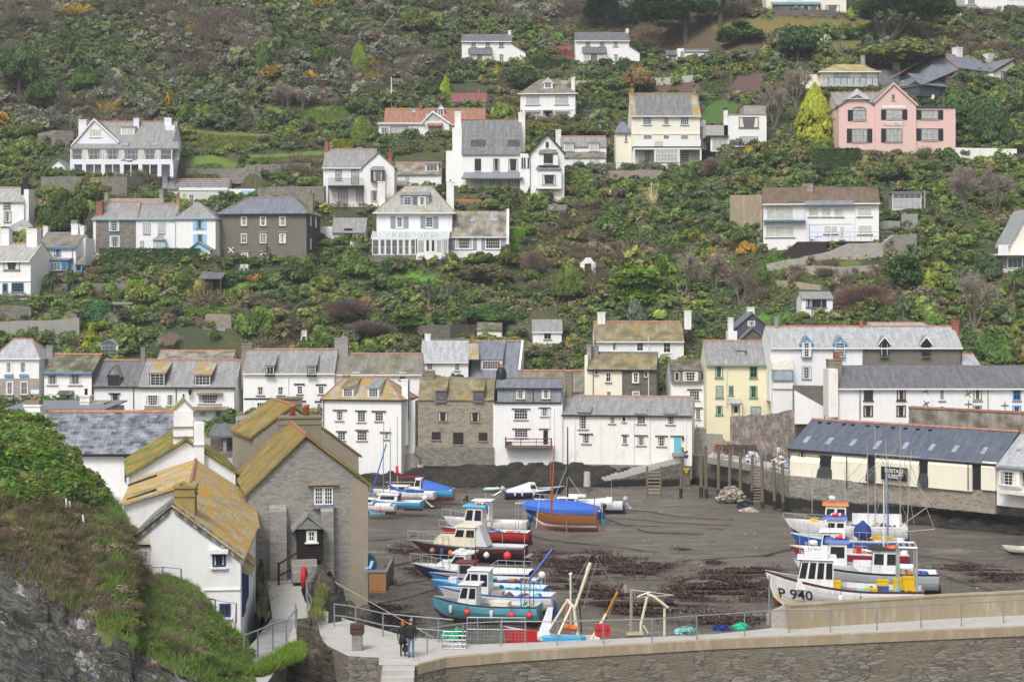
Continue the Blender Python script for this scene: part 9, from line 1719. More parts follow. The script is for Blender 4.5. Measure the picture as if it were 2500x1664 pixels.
b=Boat(aP,'white and blue boat with royal blue wheelhouse roof directly behind the P 940 boat',18,1060,1330,8.4,2.8,1.6,170,ac,aR,aR,ac);b.house(.9,2.5,2.0,1.5,1.9,wins=(1,2),slope=.15,roof=aR,over=.25,roofth=.25);p=b.o.matrix_basis@Vector((1.4,.2,3.78));ring(bR,'red and white striped lifebuoy on the royal blue wheelhouse roof',p,(bo,ac),'z',.42);b.box('raft_canister',-1.2,.4,-.4,.4,1.5,2.0,ac)
b.clutter(-b.L*.42,-.1,9,8)
b=Boat(aP,'crimson hulled boat marked FY 98 with white wheelhouse and red roof edge',18,1000,1150,8.6,2.8,1.6,169,ej if ej in M else aX,aR,ac,ac,fore=.7);b.house(.9,2.7,2.0,1.5,1.75,wins=(2,2),slope=.15,roof=ac,over=.22,roofth=.14);b.name_('FY98',.88,.78,.5,ac);b.mast(-2.6,6.5,.05,aN,z=1.5);b.rail(.02,.5,.6,7);b.box('hauler',-.6,-.2,.6,1.0,1.5,2.2,bo)
b.clutter(-b.L*.42,-.1,9,9)
b=Boat(aP,'royal blue hulled boat with blue-roofed wheelhouse and yellow rope tub',18,980,985,8.8,2.9,1.6,169,aR,aA,ac,aW,fore=.7);b.house(.6,2.3,2.0,1.5,1.8,wins=(2,2),slope=.15,roof=aR,over=.22,roofth=.25);b.name_('F958',.86,.62,.5,ac);p=b.o.matrix_basis@Vector((1.3,.2,3.68));ring(bR,'red lifebuoy flat on the small blue wheelhouse roof at the back',p,(bo,ac),'z',.42);b.rail(.02,.5,.7,8);b.mast(-3.0,7,.05,aR,z=1.4)
b.clutter(-b.L*.42,-.1,9,10)
m=MB();m.lathe([(.3,-.75),(.72,-.5),(.8,-.1),(.66,.3),(.3,.62),(.08,.85)],(-.9,.2,2.4),9);m.build('tarpaulin_bundle',M[eH],b.o);b.box('fish_box',-2.4,-1.7,.3,.8,1.7,2.0,bn);b.box('fish_box',-3.4,-2.7,.3,.8,1.7,2.0,bn)
b=Boat(aP,'white fishing boat with orange wheelhouse roof at the back of the right cluster',18,960,815,10.0,3.1,1.7,170,ac,bi,ac,ac,fore=.7,wl=.4);b.house(.4,2.4,2.2,1.6,1.9,wins=(2,2),slope=.12,roof=bF,over=.25,roofth=.2);b.rail(.72,1,.5,5);b.box('bulwark_board',-4.6,-.2,-1.45,-1.3,1.5,2.6,ac);b.box('deck_box',2.9,3.6,-.3,.3,1.9,2.2,bn);m=MB();m.lathe([(.3,0),(.32,.15),(.22,.3)],(1.6,0,4.0),12);m.build(eN,M[ac],b.o)
b.clutter(-b.L*.42,-.1,9,11)
for x,h in((3.4,4.2),(1.9,3.4),(.5,4.0)):b.mast(x,h,.03,z=2.6)
for x,h,dx in((-2.2,9,0),(-3.4,8,.3),(-4.4,9.5,0),(-1.6,7.5,.1),(-3.0,6.5,-.2),(-5.0,7,-.4)):b.mast(x,h,.045,aN,z=1.6,dx=dx)
for x0,z0,x1,z1,y1 in((-4.4,10,-5.6,2,0),(-4.4,10,-2,2,.6),(-3.4,8.5,1,3.6,0),(-2.2,9,-5.2,2.0,-.8),(-4.4,7,-7.5,3.5,1.5),(-5.0,8,-7.2,1.8,2.6),(-5.2,7.5,-6.8,3.8,2.0),(-1.6,8,2.0,3.8,.3),(-3,7,-6.6,3.6,1.8),(-4.4,9,.5,3.9,0)):b.tube('stay',[(x0,0,z0),(x1,y1,z1)],.024,bU,4)
b.tube(eI,[(-4.2,.5,1.6),(-6.8,2.0,3.8)],.06,aE);b.tube(eI,[(-4.2,.8,1.2),(-7.2,2.6,1.8)],.06,aE);m=MB();m.ball((-4.4,0,6.2),.3,4,2);m.ball((-2.2,0,8.6),.26,4,2);m.build('radar_reflector',M[aN],b.o)
b=Boat(d7,'pale open dinghy cut by the right edge of the photo',17,2300,690,3.4,1.4,.6,160,a3,aA,ac,aE,keel=0)
b=Boat('trawler','red trawler hidden behind the quay with cream A-frame and two derrick booms',22,500,1240,4.8,2.8,3.3,178,bo,aA,bo,aW,Y=88,fore=.5,flare=.25)
def W2B(x,y,Y):p=P(*S(22,x,y),Y);return b.o.matrix_basis.inverted()@p
def spar(name,pts,r,mat,Y=88,r1=None):m=MB();m.tube([W2B(x,y,Y+(q[2]if len(q)>2 else 0))for q in pts for x,y in(q[:2],)],r*.62,8,r1=r1);return m.build(name,M[mat],b.o)
OW=a3
spar(cW,[(410,1060),(640,690)],.10,OW);spar(cW,[(525,1125,-1.2),(700,740)],.10,OW);spar(cW,[(775,1160),(720,780)],.15,OW);spar('a_frame_head',[(630,680),(735,790)],.16,OW);spar(ec,[(682,1040),(680,360)],.085,OW);spar('mast_cap',[(660,360),(700,356)],.1,ac);spar(eO,[(600,960),(650,720)],.12,cC);spar(ee,[(690,455),(700,490)],.12,aO);spar(ee,[(640,500),(660,545)],.12,aA)
spar('derrick',[(745,760),(930,215)],.13,OW,r1=.11);spar(d9,[(930,215),(960,130),(1000,110)],.13,aA);spar('derrick',[(930,1200),(1045,1000),(1130,860)],.13,OW);spar('derrick_rust',[(1130,860),(1275,575)],.12,cV if cV in M else aw);spar(d9,[(1275,575),(1330,470)],.13,bO);spar('block',[(1355,500),(1380,590)],.18,aE)
for q in(((930,120),(640,640)),((1000,200),(830,800)),((985,120),(1210,470)),((1320,480),(1130,960)),((1010,210),(850,790)),((880,260),(760,620))):spar('rigging',q,.016,bU)
spar('hawser',[(900,260),(780,560),(800,820),(820,1100)],.05,aA);spar('hawser',[(1240,520),(1170,640),(1120,960)],.05,aA);spar('winch',[(600,1020),(760,1040)],.3,bF);b.box('net_bin',-1.6,.7,.6,1.3,3.2,3.75,b4);b.box('rail_panel',1.0,2.2,1.0,1.15,3.3,4.1,bo)
m=MB();q=W2B(335,960,88.4);m.solid([(q[0]-.35,q[1],q[2]-.7),(q[0]+.3,q[1],q[2]-.7),(q[0]-.25,q[1],q[2]+.8),(q[0]-.55,q[1],q[2]+.8)],[(q[0]-.35,q[1]+.4,q[2]-.7),(q[0]+.3,q[1]+.4,q[2]-.7),(q[0]-.25,q[1]+.3,q[2]+.8),(q[0]-.55,q[1]+.3,q[2]+.8)]);m.build('seat_pod',M[ac],b.o)
# weed, ropes and stones on the mud
rs=np.random.RandomState(9);V,Cc=[],[]
for t,x,y,w_,h_,n in((15,480,720,230,40,2600),(15,560,905,190,40,2200),(15,350,1330,180,90,3800),(15,160,1250,120,60,1000),(15,300,1400,260,40,1500),(16,550,950,260,45,3800),(16,400,1000,330,50,3000),(16,150,900,260,60,2200),(16,1300,1130,480,110,9500),(16,1150,1180,340,60,5000),(16,1400,1000,300,40,2600),(16,1180,920,80,20,500),(16,600,1300,420,50,4200),(16,300,1220,250,60,2400),(16,1300,1400,480,50,2600),(16,900,820,90,18,250),(17,2000,870,300,60,2800),(17,1700,800,220,30,900),(15,1650,800,260,80,1700),(15,1750,1010,200,60,1800),(15,1900,900,250,80,2200),(15,200,1000,150,60,500),(15,2050,1100,200,80,1800)):
 n=int(n*2.6);q=np.stack([x+rs.normal(size=n)*w_*.5,y+rs.normal(size=n)*h_*.5+rs.normal(size=n)*0],1)
 for a,b in q:
  px,py=S(t,a,b)
  if py<1180:continue
  Y=e7(py);X=(px-CX)*Y/F
  if fbm(np.array(X*.7),np.array(Y*2.2),5,.8,4)>.0:V.append((X,Y,.03+.09*rs.rand()))
P_=np.array(V);nr=np.array([0,0,1])+rs.normal(size=P_.shape)*.4;nr/=np.linalg.norm(nr,axis=1)[:,None];sz=rs.uniform(.022,.075,len(P_));c=np.array([(.055,.026,.022),(.075,.032,.026),(.038,.021,.017),(.09,.045,.028)])[rs.randint(0,4,len(P_))]*rs.uniform(.6,1.3,(len(P_),1));attrmat('weed',.35,.5,2,.3)
o=link('seaweed',npmesh('seaweed',e6(P_,nr,sz*1.7,sz*.6,rs),np.arange(len(P_)*4).reshape(-1,4),np.repeat(c,4,0),M['weed']));tag(o,kind=dM)
n=9000;Yp=60+138*rs.rand(n)**.6;Xp=rs.uniform(-.32,.32,n)*Yp;k=(fbm(Xp,Yp,4,.15,6)>.1)|(Yp>170);Xp,Yp=Xp[k],Yp[k];r=rs.uniform(.03,.11,len(Xp));st=np.stack([Xp,Yp,0*Xp+.02+np.clip((Yp-186)/12,0,1)*.33],1)
tet=np.array([(0,0,1),(.94,0,-.33),(-.47,.82,-.33),(-.47,-.82,-.33)]);Vt=(st[:,None,:]+tet[None]*r[:,None,None]*np.array([1.3,1.1,.6])).reshape(-1,3);b_=np.arange(len(st))[:,None]*4;Ft=np.concatenate([b_+np.array([[0,1,2]]),b_+np.array([[0,2,3]]),b_+np.array([[0,3,1]])]);cs=np.repeat(np.array([(.10,.09,.075),(.20,.19,.17),(.06,.055,.045),(.34,.33,.31)])[rs.choice(4,len(st),p=[.4,.25,.28,.07])],4,0)
tag(link('shingle',npmesh('shingle',Vt,Ft,cs,M[cJ],False,3)),kind=dM)
for i,(t,pts,l)in enumerate(((16,((340,490),(640,510),(900,555),(1330,580)),'dark mooring rope lying highest on the mud right of the lugger'),(16,((330,560),(560,580),(760,600),(1320,625)),'dark mooring rope second below the wharf'),(16,((240,615),(600,628),(900,650),(1260,655)),'dark mooring rope running right from the lugger stern'),(16,((210,545),(420,620),(640,685),(1080,697)),'chain curving over the mud from the lugger stern'),(16,((0,765),(300,800),(700,850)),'long dark rope left across the middle of the mud'),(16,((910,920),(1300,895),(1560,880),(1800,820),(1905,735)),'rope curving up to the white P 940 boat group'),(16,((850,1085),(1100,1045),(1450,1040),(1690,1040)),'rope crossing the big patch of red weed'),(16,((250,1050),(560,1080),(900,1085)),'rope left of the big red weed patch'),(15,((60,650),(300,625),(500,600)),'rope from the net loft to the maroon cruiser'),(15,((210,870),(420,830),(620,770)),'rope from the timber bay to the white cruiser bow'),(15,((230,1065),(420,1010),(600,985)),'rope lying left of the bright blue boat bow'),(15,((160,1190),(420,1140),(640,1070),(715,990)),'rope curving up to the bright blue boat bow'),(15,((1480,600),(1620,630),(1850,660),(2280,710)),'heavy chain running right from the maroon cruiser stern'),(17,((1370,790),(1700,920),(2270,1080)),'thick mooring rope right of the cluster, lower one'),(17,((1360,700),(1700,745),(2270,830)),'thick mooring rope right of the cluster, upper one'),(17,((385,480),(340,590),(230,650),(0,705)),'green rope hanging from the orange-roofed boat bow to the mud'))):
 m=MB();q=[]
 for j in range(len(pts)-1):
  for f in(0,.25,.5,.75):q.append((pts[j][0]+(pts[j+1][0]-pts[j][0])*f,pts[j][1]+(pts[j+1][1]-pts[j][1])*f+random.uniform(-3,3)))
 q.append(pts[-1]);m.tube([(lambda a:(a.x,a.y,.07))(at(t,x,y,0))for x,y in q],.055 if i%3 else.08,5);tag(m.build('mooring_rope',M[bT]),l,bT)
def heap(name,label,cat,t,x,y,w_,h_,n,col,z=0.0,Y=None,size=.12,flat=.5,mat=cJ,seed=1):
 r=np.random.RandomState(seed);c=at(t,x,y,z)if Y is None else P(*S(t,x,y),Y);k=c.y/F/TILES[t][2];d=r.normal(size=(n,3));d/=np.linalg.norm(d,axis=1)[:,None];d[:,2]=np.abs(d[:,2]);p=np.array(c)+d*np.array([w_*k/2,w_*k/2*flat,h_*k])*(r.rand(n,1)**.33);m=MB()
 V,Fq,Cc=[],[],[];cube=np.array([(-1,-1,-1),(1,-1,-1),(1,1,-1),(-1,1,-1),(-1,-1,1),(1,-1,1),(1,1,1),(-1,1,1)])*np.array([1.5,1,.6]);ff=np.array([(0,3,2,1),(4,5,6,7),(0,1,5,4),(1,2,6,5),(2,3,7,6),(3,0,4,7)])
 for i in range(n):
  R_=np.array(Matrix.Rotation(r.uniform(0,6.28),3,'Z')@Matrix.Rotation(r.normal()*.3,3,'X'));V.append((cube*size*r.uniform(.5,1.3)*(1+.2*r.normal(size=(8,1))))@R_.T+p[i]);Fq.append(ff+8*i);Cc.append(np.tile(np.array(col[r.randint(len(col))])*r.uniform(.7,1.2),(8,1)))
 return tag(link(name,npmesh(name,np.concatenate(V),np.concatenate(Fq),np.concatenate(Cc),M[mat])),label,cat)
ST=((.26,.23,.18),(.33,.30,.25),(.18,.16,.13))
heap(ey,'big heap of loose building stones between the wharf piles',ek,23,880,1330,380,200,330,ST,.2,size=.17,seed=2);heap(ey,'low pinkish pile of flat stones on the mud right of the old tyres',ek,23,1130,1505,260,60,90,((.38,.31,.27),(.30,.26,.22)),0,size=.13,seed=3);heap('rubble_bank','rubble stones at the foot of the white-splashed wall above the wharf',ek,23,860,600,210,120,160,ST,4.0,Y=196,size=.15,seed=4)
for x,y,l in((1050,1425,'front old tyre half sunk in the mud below the wharf'),(1120,1380,'rear old tyre lying behind the first one below the wharf')):
 p=at(23,x,y,.1);m=MB();m.torus((0,0,0),.52,.19,'z',18,8);o=m.build('old_tyre',M[aA],None,p,smooth=True);o.rotation_euler=(R(14),R(8),0);tag(o,l,'tyre')
ZW=3.92
for i,x in enumerate((485,625,738,898,1065,1232,1385,1570,1725)):
 y0=640+(x-485)*.21;post(23,x,455+(x-485)*.20,y0+40,.05,'rail_post',aM,'thin grey steel railing post on the wharf edge',bK,zb=0,base=ZW,group='railing posts on the wharf')
for t,x,y,w_,h_,l,s_ in((23,1190,775,260,160,'pale net bag heap with blue floats behind the wharf rail',5),(23,1590,860,280,175,'second pale heap of bagged nets at the right end of the wharf',6)):heap(dF,l,'nets',t,x,y,w_,h_,240,((.5,.47,.45),(.42,.40,.40),(.55,.53,.52),(.18,.33,.55)),ZW,size=.11,flat=.6,seed=s_)
p=at(23,682,690,ZW);ring(bR,'orange lifebuoy hung on the wharf rail',(p.x,p.y-.1,p.z+1.0),(bF,bo),'y',.5)
o=empty('bench',at(23,1180,655,4.4),R(-8),'long dark brown slatted bench seat against the wharf bank','bench');o.location.y=190;o.location.x=P(*S(23,1180,600),190).x;o.location.z=P(*S(23,1180,655),190).z;m=MB()
for i in range(3):m.box(-4.2,4.2,.3,.36,.45+.22*i,.6+.22*i)
for i in range(46):m.box(-4.2+i*.18,-4.12+i*.18,.36,.4,.35,1.1)
m.build(dE,M[eJ]if eJ in M else M[am],o);m=MB();m.box(-4.2,4.2,-.25,.3,.4,.46);m.build(dB,M[am],o)
for x in(-4,-1.3,1.3,4):m=MB();m.box(x-.06,x+.06,-.2,.3,0,.4);m.build('leg',M[am],o)
paint('hi_vis',(.62,.82,.02),.6,.1,2,0);m=MB();q=P(*S(23,1475,545),188);m.solid([(q.x-.22,188,q.z-1.1),(q.x+.2,188,q.z-1.3),(q.x+.28,188,q.z),(q.x-.3,188,q.z)],[(q.x-.15,188.3,q.z-1.0),(q.x+.15,188.3,q.z-1.2),(q.x+.2,188.3,q.z+.1),(q.x-.25,188.3,q.z+.05)]);tag(m.build('hi_vis_jacket',M['hi_vis']),'fluorescent yellow jacket hung over the brown bench','jacket')
def chair(t,x,y,Y,label,mat=ab,rz=0,sc=1.0):
 p=P(*S(t,x,y),Y);o=empty(cg,p,rz,label,de);o.scale=(sc,)*3;m=MB();m.box(-.25,.25,-.25,.25,.40,.44);m.build(dB,M[mat],o);m=MB()
 for i in range(5):m.box(-.25+.11*i,-.19+.11*i,.25,.29,.44,.9)
 m.box(-.27,.27,.25,.3,.86,.93);m.build(dE,M[mat],o)
 for x_ in(-.23,.23):
  for y_ in(-.22,.24):m=MB();m.tube([(x_*1.1,y_*1.1,0),(x_,y_,.4)],.03,5);m.build('leg',M[mat],o)
  m=MB();m.box(x_-.03,x_+.03,-.22,.26,.62,.66);m.build('armrest',M[mat],o)
chair(23,1590,672,185,'white plastic chair at the right end of the wharf',rz=R(160));chair(5,2172,848,239,'white plastic chair, left of the pair on the grey villa terrace');chair(5,2213,848,239,'white plastic chair, right of the pair on the grey villa terrace');chair(6,362,655,238,'white plastic chair by the open garden store',rz=R(60));chair(30,1480,850,219,'white folded chair on the dark summerhouse deck',sc=1.4)
p=P(*S(23,760,300),203.5);o=empty('moped',p,R(8),'black moped parked outside the yellow house','moped');m=MB();m.torus((-.62,0,.27),.21,.075,'y',16,6);m.torus((.62,0,.27),.21,.075,'y',16,6);m.build('wheel',M[aA],o);m=MB();m.ext([(-.85,.55),(-.55,.32),(.2,.25),(.45,.3),(.62,.95),(.45,1.0),(.25,.42),(.05,.4),(-.05,.78),(-.8,.82)],'y',-.16,.16);m.build(c3,M[bN],o);m=MB();m.ext([(-.8,.82),(-.05,.78),(-.02,.86),(-.75,.92)],'y',-.15,.15);m.build(dB,M[aA],o);m=MB();m.tube([(.5,-.33,1.12),(.52,0,1.05),(.5,.33,1.12)],.03,5);m.tube([(.62,0,.3),(.5,0,1.05)],.035,5);m.build('handlebar',M[aM],o);m=MB();m.ball((.6,0,.92),.09,7,5);m.build('headlight',M[ah],o)
p=at(23,208,710,3.7);o=empty('plant_pot',(p.x,p.y-.3,p.z),0,'blue glazed pot with a small plant beside the turquoise door','pot');m=MB();m.lathe([(.16,0),(.27,.18),(.28,.36),(.24,.42)],n=12);m.build('pot',M[bc],o);r2=np.random.RandomState(4);Vp,tp_=eP(r2,160,.12,6);link(bP,npmesh(bP,Vp*.32+np.array([0,0,.6]),np.arange(len(Vp)).reshape(-1,4),tp_[:,None]*np.array([[.06,.09,.03]]),M[bP]),o)
p=at(23,335,1110,1.2);o=empty('warning_board',(p.x,195.6,0),0,'boarded post panel carrying a yellow triangular warning sign',cL);k=195.6/F/6.031;m=MB()
zt,zb=P(*S(23,335,860),195.6).z,P(*S(23,335,1110),195.6).z
for i in range(9):m.box(-60*k,60*k,0,.12,zb+(zt-zb)*i/9,zb+(zt-zb)*(i+.92)/9)
m.build('boards',M[aV],o);m=MB();m.ext([(-52*k,zt),(0,zt-90*k),(52*k,zt)],'y',-.06,-.01);s_=m.build(cL,M[cX]if cX in M else paint(cX,(.72,.42,.01),.5,.05,1,0),o)
for tx,dz in(('POWER',.2),('CABLE',.5)):text(ci,tx,.28,M[aA],s_,(0,-.07,zt-dz-.08),(R(90),0,0),.9,.004)
m=MB();m.box(-70*k,-40*k,-.05,.15,0,P(*S(23,280,550),195.6).z);m.build(bK,M[aV],o)
def rails(label,t,pts,z,ht,bars=(1.0,.5),every=1,r=.035,posts=None,mesh=False,endcurl=False,mat=aM):
 q=[at(t,x,y,z)for x,y in pts];o=empty(c7,q[0],0,label,c7);b=q[0]
 for f in bars:m=MB();m.tube([(p.x-b.x,p.y-b.y,p.z-b.z+ht*f)for p in q],r,6);m.build(ea,M[mat],o)
 for i,p in enumerate(q):
  if posts is None or i in posts:m=MB();m.tube([(p.x-b.x,p.y-b.y,0+p.z-b.z-.05),(p.x-b.x,p.y-b.y,p.z-b.z+ht)],r*1.15,6);m.build(bK,M[mat],o)
 if mesh:
  m=MB();L=(q[-1]-q[0]).length;n=int(L/.16)
  for i in range(n):a=q[0].lerp(q[-1],i/n)-b;m.box(a.x-.008,a.x+.008,a.y-.005,a.y+.005,.05,ht)
  for i in range(7):m.tube([(0,0,.1+ht*i/7),tuple(q[-1]-b+Vector((0,0,.1+ht*i/7)))],.008,3)
  m.build('mesh_panel',M[mat],o)
 return o
rails('two-bar steel railing curving along the inner edge of the quay behind the couple',24,((1078,625),(1195,640),(1298,660),(1578,728),(1870,760),(2145,785),(2300,800)),5,1.15,posts=(0,2,3,4,5))
rails('steel railing with wire mesh behind the red trawler',15,((930,1510),(1020,1512),(1230,1515),(1435,1515)),5,1.15,mesh=True)
rails('single-bar handrail along the outer edge of the quay at right',0,((1043,1590),(1130,1577),(1222,1572),(1360,1572),(1473,1569),(1592,1566),(1701,1557),(1818,1549),(1926,1541),(2027,1540),(2141,1535),(2248,1529),(2347,1525),(2450,1518),(2600,1508)),5.05,1.1,bars=(1.0,),r=.03)
rails('sloping steel handrail beside the paved path in the lower left',24,((150,1000),(292,940),(445,870),(585,840),(690,700),(680,640)),5.05,1.25,bars=(1.0,),r=.04)
rails('handrail with a zigzag running up the lane to the net loft corner',24,((840,545),(800,440),(790,330),(830,240),(905,110)),5.05,1.0,bars=(1.0,.5))
rails('low handrail beside the concrete steps at the bottom centre',24,((1600,1195),(1870,1195),(1960,1190)),4.0,1.0,bars=(1.0,.45))
p=at(24,770,300,5.05);ring(bR,'bright red lifebuoy hung on the lane railing near the net loft',(p.x,p.y-.1,p.z+1.0),(bo,bo),'x',.5)
m=MB();p=at(24,1082,590,5);m.solid([(p.x-.35,p.y,5),(p.x+.3,p.y+.5,5),(p.x+.35,p.y+.5,6.4),(p.x-.3,p.y,6.0)],[(p.x-.35,p.y+.1,5),(p.x+.3,p.y+.6,5),(p.x+.35,p.y+.6,6.4),(p.x-.3,p.y+.1,6.0)]);tag(m.build('notice_board',M[bN]),'tall dark slanted notice board at the start of the quay railing',cL)
p=at(24,1310,875,5);o=empty('plinth_sign',p,0,'stone plinth topped with a brown wooden information panel on the quay',cL);o.scale=(.58,)*3;m=MB();m.box(-.42,.42,0,.6,0,1.35);m.build(eh,M[b9],o);m=MB();m.box(-.55,.55,-.1,.7,1.36,1.75);m.box(-.55,.55,-.12,.72,1.8,2.15);m.box(-.06,.06,.2,.4,1.3,2.2);m.build('panel',M[am],o)
def nets(label,t,x,y,w_,h_,cols,n,z=5.0,seed=1,Y=None):
 r=np.random.RandomState(seed);c=at(t,x,y,z)if Y is None else P(*S(t,x,y),Y);k=c.y/F/TILES[t][2];V,tt=eP(r,n,.06,9,dome=-.1);V=V*np.array([w_*k/2,w_*k*.4,h_*k*.75])+np.array(c);cl=np.array(cols)[np.repeat(r.randint(0,len(cols),n),4)]*tt[:,None];tag(link(dF,npmesh(dF,V,np.arange(len(V)).reshape(-1,4),cl,M[cJ])),label,'nets')
nets('big green fishing net heaped over a wire pot on the quay',15,815,1500,235,150,((.02,.22,.13),(.03,.28,.18),(.05,.33,.22)),5200,seed=3);nets('pale teal net heap on the quay right of the cream gallows',22,2120,1120,330,130,((.20,.42,.40),(.38,.45,.48),(.05,.35,.28)),3800,seed=4);nets('small bright green net heap by the beige wall',16,1410,1480,180,60,((.02,.34,.22),(.03,.40,.27)),2000,seed=5);nets('dark blue and black net bundle on the quay',16,1220,1495,200,60,((.02,.04,.18),(.02,.02,.03),(.03,.08,.35)),2000,seed=6);nets('strip of teal net along the quay edge under the red box',22,830,1180,110,50,((.05,.28,.25),),700,seed=7)
p=at(15,815,1568,5.0);o=empty('wire_pot',(p.x,p.y+.2,5.03),0,'square steel wire pot under the big green net','pot');m=MB()
for x_ in np.linspace(-.55,.55,7):m.tube([(x_,-.55,0),(x_,-.55,.6)],.02,4)
for z_ in(0,.2,.4,.6):m.tube([(-.55,-.55,z_),(.55,-.55,z_),(.55,.5,z_),(-.55,.5,z_),(-.55,-.55,z_)],.025,4)
m.build(eM,M[aN],o)
p=at(22,1090,1180,5.0);o=empty('raft_box',(p.x,p.y+.3,5.03),R(4),'bright red plastic raft box on the quay edge','box');o.scale=(.39,.39,.39);m=MB();w_=.93
m.ext([(-w_+.2,.1),(w_-.2,.1),(w_,.3),(w_,1.45),(w_-.2,1.65),(-w_+.2,1.65),(-w_,1.45),(-w_,.3)],'y',0,.9);m.build('shell',M[bo],o);m=MB();m.box(-w_-.02,w_+.02,-.03,.93,.92,1.02);m.build('seam',M[aX],o)
for x_ in(-.5,.5):m=MB();m.box(x_-.08,x_+.08,-.06,.0,.75,1.2);m.build('latch',M[bN],o)
def beam(o,name,pts,r,mat,Y):
 m=MB();m.tube([P(*S(22,x,y),Y)-o.location for x,y in pts],r*.5,6);return m.build(name,M[mat],o)
p=P(*S(22,1560,1130),84.5);o=empty('gallows',p,0,'cream steel gallows arch standing behind the quay','gantry');beam(o,'leg',[(1560,1150),(1560,990),(1640,640)],.15,a3,84.5);beam(o,'leg',[(1855,1130),(1855,790)],.14,a3,84.5);beam(o,'arch',[(1640,610),(1720,640),(1900,780)],.15,a3,84.5);beam(o,'base',[(1380,1120),(1590,1115)],.3,'b_pale' if 'b_pale' in M else aE,84.5);beam(o,eO,[(1590,1000),(1650,1100)],.08,a3,84.5)
p=P(*S(22,1440,1080),85.5);o=empty('wooden_gallows',p,0,'weathered wooden post with a long horizontal arm and hanging black buoy','gantry');beam(o,bK,[(1440,1080),(1440,560)],.17,aE,85.5);beam(o,'arm',[(1500,655),(1970,625)],.08,aE,85.5);beam(o,'arm',[(1430,555),(1970,625)],.05,aN,85.5);beam(o,eO,[(1520,640),(1680,580)],.06,aN,85.5);beam(o,'hook',[(1480,560),(1485,650)],.05,aN,85.5);beam(o,'hanging_line',[(1920,630),(1915,690)],.03,bT,85.5)
m=MB();q=P(*S(22,1912,715),85.5);m.tube([(q.x-.24,q.y,q.z),(q.x-.2,q.y,q.z),(q.x+.2,q.y,q.z),(q.x+.24,q.y,q.z)],.15,12);tag(m.build('black_buoy',M[aA]),'black cylindrical float hanging from the wooden arm','buoy')
p=at(16,1630,1430,5);o=empty('lamp_post',p,0,'thin grey pole with a small floodlight at the left end of the beige wall',ee);k=p.y/F/3.409;m=MB();m.tube([(0,0,0),(0,0,395*k)],.05,6);m.build('pole',M[aM],o);m=MB();m.box(-70*k,-10*k,-.15,.15,330*k,365*k);m.build('floodlight',M[bN],o);m=MB();m.box(-.15,.12,-.1,.1,-.1,.5);m.build('meter_box',M[aN],o)
for x0,y0,x1,y1,l in((930,60,1880,620,'upper mooring line running from the loft railing over the couple'),(940,70,2100,740,'lower mooring line running from the loft railing to the quay')):m=MB();m.tube([at(24,x0+20,y0+30,5.6),at(24,x1,y1,4.6)],.028,5);tag(m.build('mooring_line',M[bU]),l,bT)
def hp(px,py):
 ym=np.interp(px,_sx,_sy)
 for d in np.arange(0,40,.2):
  Y=ym-d;z=headz(px,Y)
  if CY-(z-H)*F/Y>=py:return P(px,py,Y)
 return P(px,py,ym-5)
def hrail(label,pts,h):
 q=[hp(*S(13,x,y))for x,y in pts];o=empty(c7,q[0],0,label,c7);m=MB();m.tube([p-q[0]for p in q],.04,6);m.build(ea,M[aM],o)
 for p in q[1:]:m=MB();m.tube([p-q[0]-Vector((0,0,h)),p-q[0]],.04,6);m.build(bK,M[aM],o)
hrail('grey pipe handrail zigzagging down the grassy headland',((318,660),(420,700),(522,735),(585,830),(588,885),(660,868),(690,905),(720,895),(800,945),(885,940),(985,950)),1.0);hrail('short grey handrail below the small seaward window of the yellow-roofed cottage',((1030,1085),(1090,1105),(1170,1120),(1285,1140),(1280,1255)),.9)
for x,y,l in((365,632,'leftmost white stake on the headland'),(384,645,'white and brown stake next to the leftmost one on the headland'),(457,722,'white stake beside the headland handrail')):p=hp(*S(13,x,y));m=MB();m.tube([p-Vector((0,0,.2)),p+Vector((-.05,0,.5))],.045,6);tag(m.build('stake',M[ab]),l,'stake')
